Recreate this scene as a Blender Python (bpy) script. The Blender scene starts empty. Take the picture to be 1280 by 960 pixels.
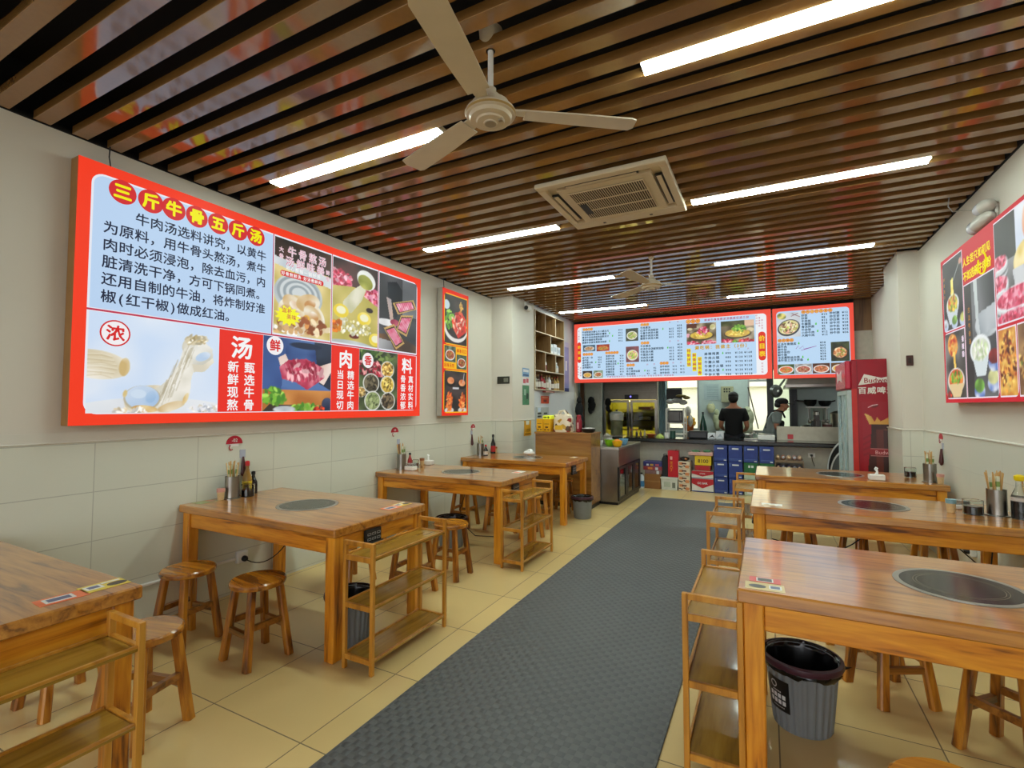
import bpy, math, random
import numpy as np
from mathutils import Vector, Matrix, Euler

random.seed(7)
PI = math.pi
SC = bpy.context.scene
COL = SC.collection

# ------------------------------------------------------------------ camera, world, exposure
CAM_H, YAW, PITCH, FPX = 1.45, -0.4787, 0.0446, 612.0
cam_data = bpy.data.cameras.new('camera')
cam_data.sensor_width = 36.0
cam_data.lens = 36.0 * FPX / 1280.0
cam_data.clip_start = 0.02
cam = bpy.data.objects.new('camera', cam_data)
COL.objects.link(cam)
cam.location = (0, 0, CAM_H)
cam.rotation_euler = (PI / 2 + PITCH, 0, -YAW)
SC.camera = cam

SKY = 3.4          # daylight through the open shopfront behind the camera and the kitchen windows
LAMP = 48.0         # ceiling strip lamps
SIGN = 0.92        # backlit signs
world = bpy.data.worlds.new('daylight')
SC.world = world
world.use_nodes = True
bg = world.node_tree.nodes['Background']
bg.inputs[0].default_value = (0.93, 0.97, 1.0, 1)
bg.inputs[1].default_value = SKY
SC.view_settings.view_transform = 'Standard'
SC.view_settings.look = 'None'
SC.view_settings.exposure = 0.0
SC.view_settings.gamma = 1.0
SC.view_settings.use_curve_mapping = False
SC.cycles.use_denoising = True
SC.cycles.max_bounces = 7
SC.cycles.diffuse_bounces = 4
SC.cycles.glossy_bounces = 3
SC.cycles.transmission_bounces = 5
SC.cycles.transparent_max_bounces = 6
SC.cycles.caustics_reflective = False
SC.cycles.caustics_refractive = False
SC.cycles.sample_clamp_indirect = 4.0

# room dimensions (metres; the camera stands at x = 0, y = 0 and looks down the room, +y)
XL, XR, XP, ZC = -3.70, 1.46, -3.34, 3.09
Y0, YB, YK = -3.2, 9.15, 11.4


# ------------------------------------------------------------------ materials
def lin(c):
    c = np.asarray(c, float) / 255.0
    return np.where(c <= 0.04045, c / 12.92, ((c + 0.055) / 1.055) ** 2.4)


def rgba(c):
    r = lin(c)
    return (float(r[0]), float(r[1]), float(r[2]), 1.0)


_M = {}


def nodes_of(name):
    m = bpy.data.materials.new(name)
    m.use_nodes = True
    nt = m.node_tree
    return m, nt, nt.nodes['Principled BSDF']


def mat(name, col=None, rough=0.5, metal=0.0, emit=None, es=1.0, trans=0.0, coat=0.0, spec=0.5, alpha=1.0, var=0.06, vs=14.0, ior=1.45):
    """plain surface with a slight procedural tone variation"""
    if name in _M:
        return _M[name]
    m, nt, b = nodes_of(name)
    c = rgba(col)
    if var > 0 and trans == 0:
        tc = nt.nodes.new('ShaderNodeTexCoord')
        n = nt.nodes.new('ShaderNodeTexNoise')
        n.inputs['Scale'].default_value = vs
        n.inputs['Detail'].default_value = 3
        nt.links.new(tc.outputs['Object'], n.inputs['Vector'])
        r = nt.nodes.new('ShaderNodeValToRGB')
        r.color_ramp.elements[0].position = 0.3
        r.color_ramp.elements[1].position = 0.7
        r.color_ramp.elements[0].color = tuple(x * (1 - var) for x in c[:3]) + (1,)
        r.color_ramp.elements[1].color = tuple(min(1, x * (1 + var)) for x in c[:3]) + (1,)
        nt.links.new(n.outputs['Fac'], r.inputs[0])
        nt.links.new(r.outputs[0], b.inputs['Base Color'])
    else:
        b.inputs['Base Color'].default_value = c
    b.inputs['Roughness'].default_value = rough
    b.inputs['Metallic'].default_value = metal
    b.inputs['Specular IOR Level'].default_value = spec
    b.inputs['IOR'].default_value = ior
    if coat:
        b.inputs['Coat Weight'].default_value = coat
        b.inputs['Coat Roughness'].default_value = 0.06
    if trans:
        b.inputs['Transmission Weight'].default_value = trans
    if alpha < 1:
        b.inputs['Alpha'].default_value = alpha
    if emit is not None:
        b.inputs['Emission Color'].default_value = rgba(emit)
        b.inputs['Emission Strength'].default_value = es
    _M[name] = m
    return m


def lit(col):
    """translucent backlit film of one colour"""
    return mat('lit_%02x%02x%02x' % tuple(int(x) for x in col), tuple(0.12 * x for x in col), 0.55, emit=col, es=SIGN, var=0.0, spec=0.25)


def print_mat(name, es, rough=0.55):
    """printed picture; the print's own colours ride on the mesh"""
    if name in _M:
        return _M[name]
    m, nt, b = nodes_of(name)
    a = nt.nodes.new('ShaderNodeAttribute')
    a.attribute_name = 'print'
    if es > 0:
        mx = nt.nodes.new('ShaderNodeVectorMath')
        mx.operation = 'SCALE'
        mx.inputs['Scale'].default_value = 0.06
        nt.links.new(a.outputs['Color'], mx.inputs[0])
        nt.links.new(mx.outputs[0], b.inputs['Base Color'])
        nt.links.new(a.outputs['Color'], b.inputs['Emission Color'])
        b.inputs['Emission Strength'].default_value = es
    else:
        nt.links.new(a.outputs['Color'], b.inputs['Base Color'])
    b.inputs['Roughness'].default_value = rough
    _M[name] = m
    return m


def wood(name, dark, mid, light, axis='X', rough=0.3, coat=0.4, coat_rough=0.08, plank=None, scale=9.0, bump=0.06, coat_ior=1.5):
    if name in _M:
        return _M[name]
    m, nt, b = nodes_of(name)
    N, L = nt.nodes, nt.links
    tc = N.new('ShaderNodeTexCoord')
    oi = N.new('ShaderNodeObjectInfo')
    ad = N.new('ShaderNodeVectorMath')
    ad.operation = 'MULTIPLY_ADD'
    sc = N.new('ShaderNodeCombineXYZ')
    for i in range(3):
        L.new(oi.outputs['Random'], sc.inputs[i])
    ad.inputs[1].default_value = (9.0, 7.0, 11.0)
    L.new(sc.outputs[0], ad.inputs[0])
    L.new(tc.outputs['Object'], ad.inputs[2])
    vec = ad.outputs[0]
    if plank:
        ax, wd = plank
        sx = N.new('ShaderNodeSeparateXYZ')
        L.new(tc.outputs['Object'], sx.inputs[0])
        mu = N.new('ShaderNodeMath'); mu.operation = 'DIVIDE'; mu.inputs[1].default_value = wd
        L.new(sx.outputs[ax], mu.inputs[0])
        fl = N.new('ShaderNodeMath'); fl.operation = 'FLOOR'
        L.new(mu.outputs[0], fl.inputs[0])
        wn = N.new('ShaderNodeTexWhiteNoise'); wn.noise_dimensions = '1D'
        L.new(fl.outputs[0], wn.inputs['W'])
        a2 = N.new('ShaderNodeVectorMath'); a2.operation = 'MULTIPLY_ADD'
        a2.inputs[1].default_value = (5, 5, 5)
        L.new(wn.outputs['Color'], a2.inputs[0]); L.new(vec, a2.inputs[2])
        vec = a2.outputs[0]
    mp = N.new('ShaderNodeMapping')
    s = [scale, scale, scale]
    s['XYZ'.index(axis)] = scale * 0.09
    mp.inputs['Scale'].default_value = s
    L.new(vec, mp.inputs['Vector'])
    n1 = N.new('ShaderNodeTexNoise')
    n1.inputs['Scale'].default_value = 1.0
    n1.inputs['Detail'].default_value = 5
    n1.inputs['Distortion'].default_value = 1.1
    L.new(mp.outputs[0], n1.inputs['Vector'])
    wv = N.new('ShaderNodeTexNoise')
    wv.inputs['Scale'].default_value = 5.0
    wv.inputs['Detail'].default_value = 3
    L.new(mp.outputs[0], wv.inputs['Vector'])
    mm = N.new('ShaderNodeMath'); mm.operation = 'MULTIPLY_ADD'
    mm.inputs[1].default_value = 0.35
    L.new(wv.outputs['Fac'], mm.inputs[0]); L.new(n1.outputs['Fac'], mm.inputs[2])
    r = N.new('ShaderNodeValToRGB')
    e = r.color_ramp.elements
    e[0].position, e[0].color = 0.48, rgba(dark)
    e[1].position, e[1].color = 0.82, rgba(light)
    k = e.new(0.62); k.color = rgba(mid)
    L.new(mm.outputs[0], r.inputs[0])
    L.new(r.outputs[0], b.inputs['Base Color'])
    bp = N.new('ShaderNodeBump'); bp.inputs['Strength'].default_value = bump; bp.inputs['Distance'].default_value = 0.004
    L.new(wv.outputs['Fac'], bp.inputs['Height']); L.new(bp.outputs[0], b.inputs['Normal'])
    b.inputs['Roughness'].default_value = rough
    b.inputs['Coat Weight'].default_value = coat
    b.inputs['Coat IOR'].default_value = coat_ior
    b.inputs['Coat Roughness'].default_value = coat_rough
    _M[name] = m
    return m


def grid_mat(name, ua, va, pu, pv, ou, ov, tile, joint, gap, rough, tone=0.05, bump=0.0, coat=0.0):
    """tiles with thin joints laid out in world metres"""
    if name in _M:
        return _M[name]
    m, nt, b = nodes_of(name)
    N, L = nt.nodes, nt.links
    g = N.new('ShaderNodeNewGeometry')
    sp = N.new('ShaderNodeSeparateXYZ')
    L.new(g.outputs['Position'], sp.inputs[0])

    def math_(op, a, bb):
        q = N.new('ShaderNodeMath'); q.operation = op
        for i, v in enumerate((a, bb)):
            if v is None:
                continue
            if isinstance(v, (int, float)):
                q.inputs[i].default_value = v
            else:
                L.new(v, q.inputs[i])
        return q.outputs[0]
    masks, cells = [], []
    for ax, p, o in ((ua, pu, ou), (va, pv, ov)):
        t = math_('DIVIDE', math_('SUBTRACT', sp.outputs[ax], o), p)
        f = math_('FRACT', t, None)
        cells.append(math_('FLOOR', t, None))
        d = math_('ABSOLUTE', math_('SUBTRACT', f, 0.5), None)
        masks.append(math_('GREATER_THAN', d, 0.5 - gap / p / 2))
    jm = math_('MAXIMUM', masks[0], masks[1])
    cv = N.new('ShaderNodeCombineXYZ')
    L.new(cells[0], cv.inputs[0]); L.new(cells[1], cv.inputs[1])
    wn = N.new('ShaderNodeTexWhiteNoise'); wn.noise_dimensions = '2D'
    L.new(cv.outputs[0], wn.inputs['Vector'])
    ns = N.new('ShaderNodeTexNoise'); ns.inputs['Scale'].default_value = 3.0; ns.inputs['Detail'].default_value = 6
    L.new(g.outputs['Position'], ns.inputs['Vector'])
    f1 = math_('ADD', math_('MULTIPLY', wn.outputs['Value'], 0.5), math_('MULTIPLY', ns.outputs['Fac'], 0.5))
    rp = N.new('ShaderNodeValToRGB')
    c = rgba(tile)
    rp.color_ramp.elements[0].position = 0.25
    rp.color_ramp.elements[1].position = 0.75
    rp.color_ramp.elements[0].color = tuple(x * (1 - tone) for x in c[:3]) + (1,)
    rp.color_ramp.elements[1].color = tuple(min(1, x * (1 + tone)) for x in c[:3]) + (1,)
    L.new(f1, rp.inputs[0])
    mx = N.new('ShaderNodeMix'); mx.data_type = 'RGBA'
    L.new(jm, mx.inputs['Factor'])
    L.new(rp.outputs[0], mx.inputs[6])
    mx.inputs[7].default_value = rgba(joint)
    L.new(mx.outputs[2], b.inputs['Base Color'])
    rr = math_('MULTIPLY_ADD', jm, 0.5)
    N[rr.node.name].inputs[2].default_value = rough
    L.new(rr, b.inputs['Roughness'])
    if bump:
        bp = N.new('ShaderNodeBump'); bp.inputs['Strength'].default_value = bump; bp.inputs['Distance'].default_value = 0.002
        bp.invert = True
        L.new(jm, bp.inputs['Height']); L.new(bp.outputs[0], b.inputs['Normal'])
    if coat:
        b.inputs['Coat Weight'].default_value = coat
        b.inputs['Coat Roughness'].default_value = 0.05
    _M[name] = m
    return m


def mat_rubber():
    m, nt, b = nodes_of('ribbed_rubber')
    N, L = nt.nodes, nt.links
    g = N.new('ShaderNodeNewGeometry')
    mp = N.new('ShaderNodeMapping')
    mp.inputs['Rotation'].default_value = (0, 0, 0)
    mp.inputs['Scale'].default_value = (1, 1, 1)
    L.new(g.outputs['Position'], mp.inputs['Vector'])
    ck = N.new('ShaderNodeTexChecker'); ck.inputs['Scale'].default_value = 30.0
    ck.inputs['Color1'].default_value = rgba((92, 93, 92)); ck.inputs['Color2'].default_value = rgba((76, 78, 78))
    L.new(mp.outputs[0], ck.inputs['Vector'])
    ns = N.new('ShaderNodeTexNoise'); ns.inputs['Scale'].default_value = 2.0; ns.inputs['Detail'].default_value = 5
    L.new(g.outputs['Position'], ns.inputs['Vector'])
    mx = N.new('ShaderNodeMix'); mx.data_type = 'RGBA'; mx.blend_type = 'MULTIPLY'
    mx.inputs['Factor'].default_value = 0.35
    L.new(ck.outputs['Color'], mx.inputs[6]); L.new(ns.outputs['Fac'], mx.inputs[7])
    L.new(mx.outputs[2], b.inputs['Base Color'])
    # woven raised ribs: alternating squares carry ribs across or along
    sp = N.new('ShaderNodeSeparateXYZ'); L.new(mp.outputs[0], sp.inputs[0])
    w = []
    for i in (0, 1):
        q = N.new('ShaderNodeMath'); q.operation = 'MULTIPLY'; q.inputs[1].default_value = 30 * PI
        L.new(sp.outputs[i], q.inputs[0])
        s = N.new('ShaderNodeMath'); s.operation = 'SINE'; L.new(q.outputs[0], s.inputs[0])
        a = N.new('ShaderNodeMath'); a.operation = 'ABSOLUTE'; L.new(s.outputs[0], a.inputs[0])
        w.append(a.outputs[0])
    mw = N.new('ShaderNodeMix'); mw.data_type = 'FLOAT'
    L.new(ck.outputs['Fac'], mw.inputs[0]); L.new(w[0], mw.inputs[2]); L.new(w[1], mw.inputs[3])
    bp = N.new('ShaderNodeBump'); bp.inputs['Strength'].default_value = 0.5; bp.inputs['Distance'].default_value = 0.004
    L.new(mw.outputs[0], bp.inputs['Height']); L.new(bp.outputs[0], b.inputs['Normal'])
    b.inputs['Roughness'].default_value = 0.5
    return m


# ------------------------------------------------------------------ mesh builder
def frame_to(p, q):
    """matrix with its z axis from p to q, origin p"""
    p, q = Vector(p), Vector(q)
    z = (q - p)
    ln = z.length
    z.normalize()
    up = Vector((0, 0, 1)) if abs(z.z) < 0.95 else Vector((0, 1, 0))
    x = up.cross(z).normalized()
    y = z.cross(x)
    M = Matrix((x, y, z)).transposed().to_4x4()
    M.translation = p
    return M, ln


_GL = {}


def glyphs(s, bold):
    k = (s, bold)
    if k not in _GL and bold > 0:
        vs, fs = [], []
        v0, f0 = glyphs(s, 0)
        ring = [(0, 0)] + [(math.cos(q * PI / 4), math.sin(q * PI / 4)) for q in range(8 if bold > 0.015 else 0)] + ([(1, 0), (-1, 0)] if bold <= 0.015 else [])
        for dx, dy in ring:                       # heavier strokes from copies shifted by the stroke weight
            n = len(vs)
            vs += [(x + dx * bold, y + dy * bold, z + 0.00012 * (n // max(1, len(v0)))) for x, y, z in v0]; fs += [tuple(i + n for i in f) for f in f0]
        _GL[k] = (vs, fs)
    if k not in _GL:
        c = bpy.data.curves.new('letters', 'FONT')
        c.body = s; c.resolution_u = 2
        o = bpy.data.objects.new('letters', c)
        me = o.to_mesh()
        _GL[k] = ([tuple(v.co) for v in me.vertices], [tuple(p.vertices) for p in me.polygons])
        o.to_mesh_clear()
        bpy.data.objects.remove(o); bpy.data.curves.remove(c)
    return _GL[k]


class MB:
    def __init__(self):
        self.v, self.f, self.m, self.T = [], [], [], None

    def add(self, vs, fs, mi=0, M=None):
        n = len(self.v)
        for p in vs:
            p = Vector(p)
            if M is not None:
                p = M @ p
            if self.T is not None:
                p = self.T @ p
            self.v.append(p)
        for f in fs:
            self.f.append(tuple(i + n for i in f)); self.m.append(mi)
        return self

    def box(self, x0, x1, y0, y1, z0, z1, mi=0, c=0.0, M=None):
        if x0 > x1: x0, x1 = x1, x0
        if y0 > y1: y0, y1 = y1, y0
        if z0 > z1: z0, z1 = z1, z0
        c = min(c, (x1 - x0) * 0.45, (y1 - y0) * 0.45, (z1 - z0) * 0.45)
        if c <= 0:
            vs = [(x, y, z) for x in (x0, x1) for y in (y0, y1) for z in (z0, z1)]
            fs = [(0, 1, 3, 2), (4, 6, 7, 5), (0, 4, 5, 1), (2, 3, 7, 6), (0, 2, 6, 4), (1, 5, 7, 3)]
            return self.add(vs, fs, mi, M)
        lo, hi = (x0, y0, z0), (x1, y1, z1)
        vs, ix = [], {}
        for sx in (0, 1):
            for sy in (0, 1):
                for sz in (0, 1):
                    s = (sx, sy, sz)
                    for a in range(3):
                        p = []
                        for k in range(3):
                            e = hi[k] if s[k] else lo[k]
                            if k != a:
                                e += -c if s[k] else c
                            p.append(e)
                        ix[(s, a)] = len(vs); vs.append(tuple(p))
        fs = []
        for a in range(3):
            b, d = (a + 1) % 3, (a + 2) % 3
            for sa in (0, 1):
                def S(i, j):
                    t = [0, 0, 0]; t[a] = sa; t[b] = i; t[d] = j
                    return ix[(tuple(t), a)]
                q = [S(0, 0), S(1, 0), S(1, 1), S(0, 1)]
                fs.append(tuple(q if sa else q[::-1]))
        for a in range(3):
            b, d = (a + 1) % 3, (a + 2) % 3
            for i in (0, 1):
                for j in (0, 1):
                    t0 = [0, 0, 0]; t0[b] = i; t0[d] = j
                    t1 = list(t0); t1[a] = 1
                    t0, t1 = tuple(t0), tuple(t1)
                    q = [ix[(t0, b)], ix[(t1, b)], ix[(t1, d)], ix[(t0, d)]]
                    fs.append(tuple(q if i == j else q[::-1]))
        for s in [(x, y, z) for x in (0, 1) for y in (0, 1) for z in (0, 1)]:
            q = [ix[(s, 0)], ix[(s, 1)], ix[(s, 2)]]
            fs.append(tuple(q if sum(s) % 2 else q[::-1]))
        return self.add(vs, fs, mi, M)

    def bar(self, p, q, w, h, mi=0, c=0.0, tw=None):
        """square-section bar from p to q; tw = (w, h) at q for a taper"""
        M, ln = frame_to(p, q)
        if tw is None:
            return self.box(-w / 2, w / 2, -h / 2, h / 2, 0, ln, mi, c, M)
        vs = []
        for z, (a, b) in ((0, (w, h)), (ln, tw)):
            k = min(a, b) * 0.18
            for x, y in ((-a/2+k, -b/2), (a/2-k, -b/2), (a/2, -b/2+k), (a/2, b/2-k), (a/2-k, b/2), (-a/2+k, b/2), (-a/2, b/2-k), (-a/2, -b/2+k)):
                vs.append((x, y, z))
        fs = [(i, (i + 1) % 8, 8 + (i + 1) % 8, 8 + i) for i in range(8)] + [tuple(range(7, -1, -1)), tuple(range(8, 16))]
        return self.add(vs, fs, mi, M)

    def tube(self, pts, r, n=8, mi=0, cap=True):
        pts = [Vector(p) for p in pts]
        rs = r if isinstance(r, (list, tuple)) else [r] * len(pts)
        t0 = (pts[1] - pts[0]).normalized()
        up = Vector((0, 0, 1)) if abs(t0.z) < 0.9 else Vector((1, 0, 0))
        x = up.cross(t0).normalized()
        vs, fs = [], []
        for i, p in enumerate(pts):
            a, b = pts[max(i - 1, 0)], pts[min(i + 1, len(pts) - 1)]
            t = (b - a).normalized()
            x = (x - t * x.dot(t)).normalized()
            y = t.cross(x)
            for k in range(n):
                an = 2 * PI * k / n
                vs.append(p + (x * math.cos(an) + y * math.sin(an)) * rs[i])
        for i in range(len(pts) - 1):
            for k in range(n):
                fs.append((i * n + k, i * n + (k + 1) % n, (i + 1) * n + (k + 1) % n, (i + 1) * n + k))
        if cap:
            fs.append(tuple(range(n - 1, -1, -1)))
            fs.append(tuple(range((len(pts) - 1) * n, len(pts) * n)))
        return self.add(vs, fs, mi)

    def lathe(self, prof, n=24, mi=0, M=None, close=True, flute=0.0, nf=0, sx=1.0, sy=1.0):
        vs, fs = [], []
        for (r, z) in prof:
            for k in range(n):
                a = 2 * PI * k / n
                rr = r * (1 - (flute if (nf and (k * nf // n * 2) % 2 == 0 and k % 2) else 0))
                vs.append((rr * math.cos(a) * sx, rr * math.sin(a) * sy, z))
        for i in range(len(prof) - 1):
            for k in range(n):
                fs.append((i * n + k, i * n + (k + 1) % n, (i + 1) * n + (k + 1) % n, (i + 1) * n + k))
        if close:
            if prof[0][0] > 1e-6: fs.append(tuple(range(n - 1, -1, -1)))
            if prof[-1][0] > 1e-6: fs.append(tuple(range((len(prof) - 1) * n, len(prof) * n)))
        return self.add(vs, fs, mi, M)

    def ball(self, c, r, n=12, mi=0, wob=0.0, seed=0):
        rx, ry, rz = (r, r, r) if isinstance(r, (int, float)) else r
        rng = random.Random(seed)
        m = max(6, n // 2)
        vs, fs = [], []
        for i in range(m + 1):
            ph = PI * i / m
            for k in range(n):
                th = 2 * PI * k / n
                w = 1 + wob * (rng.random() - 0.5)
                vs.append((c[0] + rx * w * math.sin(ph) * math.cos(th), c[1] + ry * w * math.sin(ph) * math.sin(th), c[2] - rz * w * math.cos(ph)))
        for i in range(m):
            for k in range(n):
                fs.append((i * n + k, i * n + (k + 1) % n, (i + 1) * n + (k + 1) % n, (i + 1) * n + k))
        return self.add(vs, fs, mi)

    def prism(self, poly, z0, z1, mi=0, M=None):
        n = len(poly)
        vs = [(x, y, z0) for x, y in poly] + [(x, y, z1) for x, y in poly]
        fs = [tuple(range(n - 1, -1, -1)), tuple(range(n, 2 * n))] + [(i, (i + 1) % n, n + (i + 1) % n, n + i) for i in range(n)]
        return self.add(vs, fs, mi, M)

    def face(self, poly, z=0.0, mi=0, M=None):
        return self.add([(x, y, z) for x, y in poly], [tuple(range(len(poly)))], mi, M)

    def text(self, s, x, y, size, z=0.0, pitch=None, bold=0.0, mi=0, vertical=False, M=None, center=False, sx=1.0):
        """letters in the local xy plane; x, y = middle of the first letter (or of the whole line)"""
        if pitch is None:
            p = size
            if all(ord(c) < 256 for c in s) and not vertical:
                vs, fs = glyphs(s, bold)
                xs = [v[0] for v in vs]
                wd = (max(xs) + min(xs)) * size * sx
                x0 = x - wd / 2 if center else x
                return self.add([(x0 + v[0] * size * sx, y + (v[1] - 0.36) * size, z + v[2]) for v in vs], fs, mi, M)
        else:
            p = pitch
        n = len(s)
        if center:
            if vertical: y += p * (n - 1) / 2
            else: x -= p * (n - 1) / 2
        cjk = any(ord(c) > 255 for c in s)
        adv = 0.0
        for ch in s:
            i = adv
            adv += 0.56 if (cjk and ord(ch) < 256 and not vertical) else 1.0
            if ch in ' \u3000':
                continue
            vs, fs = glyphs(ch, bold)
            hw = 0.5 if ord(ch) > 255 else (max(v[0] for v in vs) + min(v[0] for v in vs)) / 2
            cx, cy = (x, y - i * p) if vertical else (x + (i - (0.22 if (cjk and ord(ch) < 256) else 0)) * p, y)
            self.add([(cx + (v[0] - hw) * size * sx, cy + (v[1] - 0.37) * size, z + v[2]) for v in vs], fs, mi, M)
        return self

    def build(self, name, mats, parent=None, label=None, smooth=True, angle=38):
        me = bpy.data.meshes.new(name)
        me.from_pydata([tuple(p) for p in self.v], [], self.f)
        for q in (mats if isinstance(mats, (list, tuple)) else [mats]):
            me.materials.append(q)
        me.polygons.foreach_set('material_index', self.m)
        if smooth:
            me.polygons.foreach_set('use_smooth', [True] * len(self.f))
            me.set_sharp_from_angle(angle=math.radians(angle))
        me.update()
        o = bpy.data.objects.new(name, me)
        COL.objects.link(o)
        if parent is not None:
            o.parent = parent
        if label:
            o['label'] = label
        return o


def tag(o, label, cat, group=None):
    o['label'] = label; o['category'] = cat
    if group: o['group'] = group
    return o


def thing(name, label, cat, loc=(0, 0, 0), rz=0.0, group=None):
    o = bpy.data.objects.new(name, None)
    o.empty_display_size = 0.1
    COL.objects.link(o)
    o.location = loc; o.rotation_euler = (0, 0, rz)
    return tag(o, label, cat, group)


def struct(name, mb, mats, parent=None):
    o = mb.build(name, mats, parent)
    o['kind'] = 'structure'
    return o


def copy_tree(o, parent=None, loc=None, rz=None, label=None, group=None):
    c = o.copy()
    COL.objects.link(c)
    if parent is not None: c.parent = parent
    if loc is not None: c.location = loc
    if rz is not None: c.rotation_euler = (0, 0, rz)
    if label: c['label'] = label
    if group: c['group'] = group
    for ch in list(o.children):
        copy_tree(ch, c)
    return c


def rrect(x0, x1, y0, y1, r, n=6, corners=(1, 1, 1, 1)):
    """rounded rectangle outline, counter-clockwise from the lower left corner"""
    out = []
    for (cx, cy, a0), on in zip(((x0 + r, y0 + r, PI), (x1 - r, y0 + r, 1.5 * PI), (x1 - r, y1 - r, 0), (x0 + r, y1 - r, 0.5 * PI)), corners):
        if on:
            for k in range(n + 1):
                a = a0 + PI / 2 * k / n
                out.append((cx + r * math.cos(a), cy + r * math.sin(a)))
        else:
            out.append((cx + (r if math.cos(a0 + PI / 4) > 0 else -r), cy + (r if math.sin(a0 + PI / 4) > 0 else -r)))
    return out


def disc(cx, cy, r, n=28, ry=None):
    return [(cx + r * math.cos(2 * PI * k / n), cy + (ry or r) * math.sin(2 * PI * k / n)) for k in range(n)]


# ------------------------------------------------------------------ printed pictures (colours computed here, carried by a fine mesh)
class Pic:
    def __init__(self, w, h, bg, asp=None, seed=1):
        self.w, self.h = w, h
        self.rng = np.random.default_rng(seed)
        self.a = np.zeros((h, w, 3)) + np.array(bg, float)
        y, x = np.mgrid[0:h, 0:w]
        self.asp = asp or w / h                      # true width : height
        self.X = (x + 0.5) / w * self.asp            # units: picture height = 1
        self.Y = (y + 0.5) / h

    def noise(self, k):
        g = self.rng.random((k + 2, int(k * self.asp) + 2))
        yy, xx = self.Y * k, self.X / self.asp * (g.shape[1] - 2)
        yi, xi = np.floor(yy).astype(int), np.floor(xx).astype(int)
        fy, fx = yy - yi, xx - xi
        return (g[yi, xi] * (1 - fx) + g[yi, xi + 1] * fx) * (1 - fy) + (g[yi + 1, xi] * (1 - fx) + g[yi + 1, xi + 1] * fx) * fy

    def put(self, m, col, col2=None, k=10, al=1.0):
        c = np.array(col, float)
        if col2 is not None:
            n = np.clip((self.noise(k) - 0.25) * 2, 0, 1)[..., None]
            c = c * (1 - n) + np.array(col2, float) * n
        m = (m * al)[..., None]
        self.a = self.a * (1 - m) + c * m
        return self

    def fill(self, col, col2, k=8):
        return self.put(np.ones((self.h, self.w)), col, col2, k)

    def ell(self, cx, cy, rx, ry, col, col2=None, rot=0.0, k=10, al=1.0):
        """cx as a share of the width, the rest in picture heights"""
        dx, dy = self.X - cx * self.asp, self.Y - cy
        c, s = math.cos(rot), math.sin(rot)
        u, v = (dx * c + dy * s) / rx, (-dx * s + dy * c) / ry
        return self.put(np.clip((1 - (u * u + v * v)) * min(rx, ry) * self.h * 0.6, 0, 1), col, col2, k, al)

    def poly(self, pts, col, col2=None, k=10, al=1.0):
        P = [(a * self.asp, b) for a, b in pts]
        ins = np.zeros((self.h, self.w), bool)
        j = len(P) - 1
        for i in range(len(P)):
            (xi, yi), (xj, yj) = P[i], P[j]
            if abs(yj - yi) > 1e-9:
                cnd = ((yi > self.Y) != (yj > self.Y)) & (self.X < (xj - xi) * (self.Y - yi) / (yj - yi) + xi)
                ins ^= cnd
            j = i
        return self.put(ins.astype(float), col, col2, k, al)

    def rect(self, x0, x1, y0, y1, col, col2=None, k=10, al=1.0):
        return self.poly([(x0, y0), (x1, y0), (x1, y1), (x0, y1)], col, col2, k, al)

    def line(self, pts, w, col, al=1.0):
        for (a, b), (c, d) in zip(pts[:-1], pts[1:]):
            ax, ay, bx, by = a * self.asp, b, c * self.asp, d
            ll = (bx - ax) ** 2 + (by - ay) ** 2 + 1e-9
            t = np.clip(((self.X - ax) * (bx - ax) + (self.Y - ay) * (by - ay)) / ll, 0, 1)
            ds = np.hypot(self.X - ax - t * (bx - ax), self.Y - ay - t * (by - ay))
            self.put(np.clip((w / 2 - ds) * self.h + 0.5, 0, 1), col, None, 10, al)
        return self

    def bits(self, cx, cy, rx, ry, n, cols, size, long=1.0, rot=0.0):
        """chopped food scattered over an ellipse"""
        for i in range(n):
            r, t = math.sqrt(self.rng.random()), self.rng.random() * 2 * PI
            u, v = r * math.cos(t) * rx, r * math.sin(t) * ry
            c, s = math.cos(rot), math.sin(rot)
            col = cols[int(self.rng.random() * len(cols))]
            sh = 0.82 + 0.36 * self.rng.random()
            f = 0.75 + 0.5 * self.rng.random()
            self.ell(cx + (u * c - v * s) / self.asp, cy + u * s + v * c, size * f * long, size * f, tuple(q * sh for q in col), None, self.rng.random() * PI)
        return self

    def mesh(self, name, W, H, M, material, parent, label=None):
        """a printed sheet W x H in the local xy plane, lower left corner at the origin of M"""
        h, w = self.h, self.w
        xs, ys = np.linspace(0, W, w), np.linspace(H, 0, h)
        gx, gy = np.meshgrid(xs, ys)
        R = np.array(M.to_3x3()); t = np.array(M.translation)
        P = np.stack([gx, gy, np.zeros_like(gx)], -1).reshape(-1, 3) @ R.T + t
        i = np.arange(h * w).reshape(h, w)
        F = np.stack([i[1:, :-1], i[1:, 1:], i[:-1, 1:], i[:-1, :-1]], -1).reshape(-1, 4)
        me = bpy.data.meshes.new(name)
        me.vertices.add(len(P)); me.vertices.foreach_set('co', P.astype(np.float32).ravel())
        me.loops.add(F.size); me.loops.foreach_set('vertex_index', F.astype(np.int32).ravel())
        me.polygons.add(len(F)); me.polygons.foreach_set('loop_start', (np.arange(len(F)) * 4).astype(np.int32))
        me.update(calc_edges=True)
        me.materials.append(material)
        at_ = me.attributes.new('print', 'FLOAT_COLOR', 'POINT')
        c = np.ones((h * w, 4), np.float32)
        c[:, :3] = lin(np.clip(self.a, 0, 255).reshape(-1, 3))
        at_.data.foreach_set('color', c.ravel())
        o = bpy.data.objects.new(name, me)
        COL.objects.link(o)
        if parent is not None: o.parent = parent
        if label: o['label'] = label
        return o


def T(x=0, y=0, z=0):
    return Matrix.Translation((x, y, z))


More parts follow.
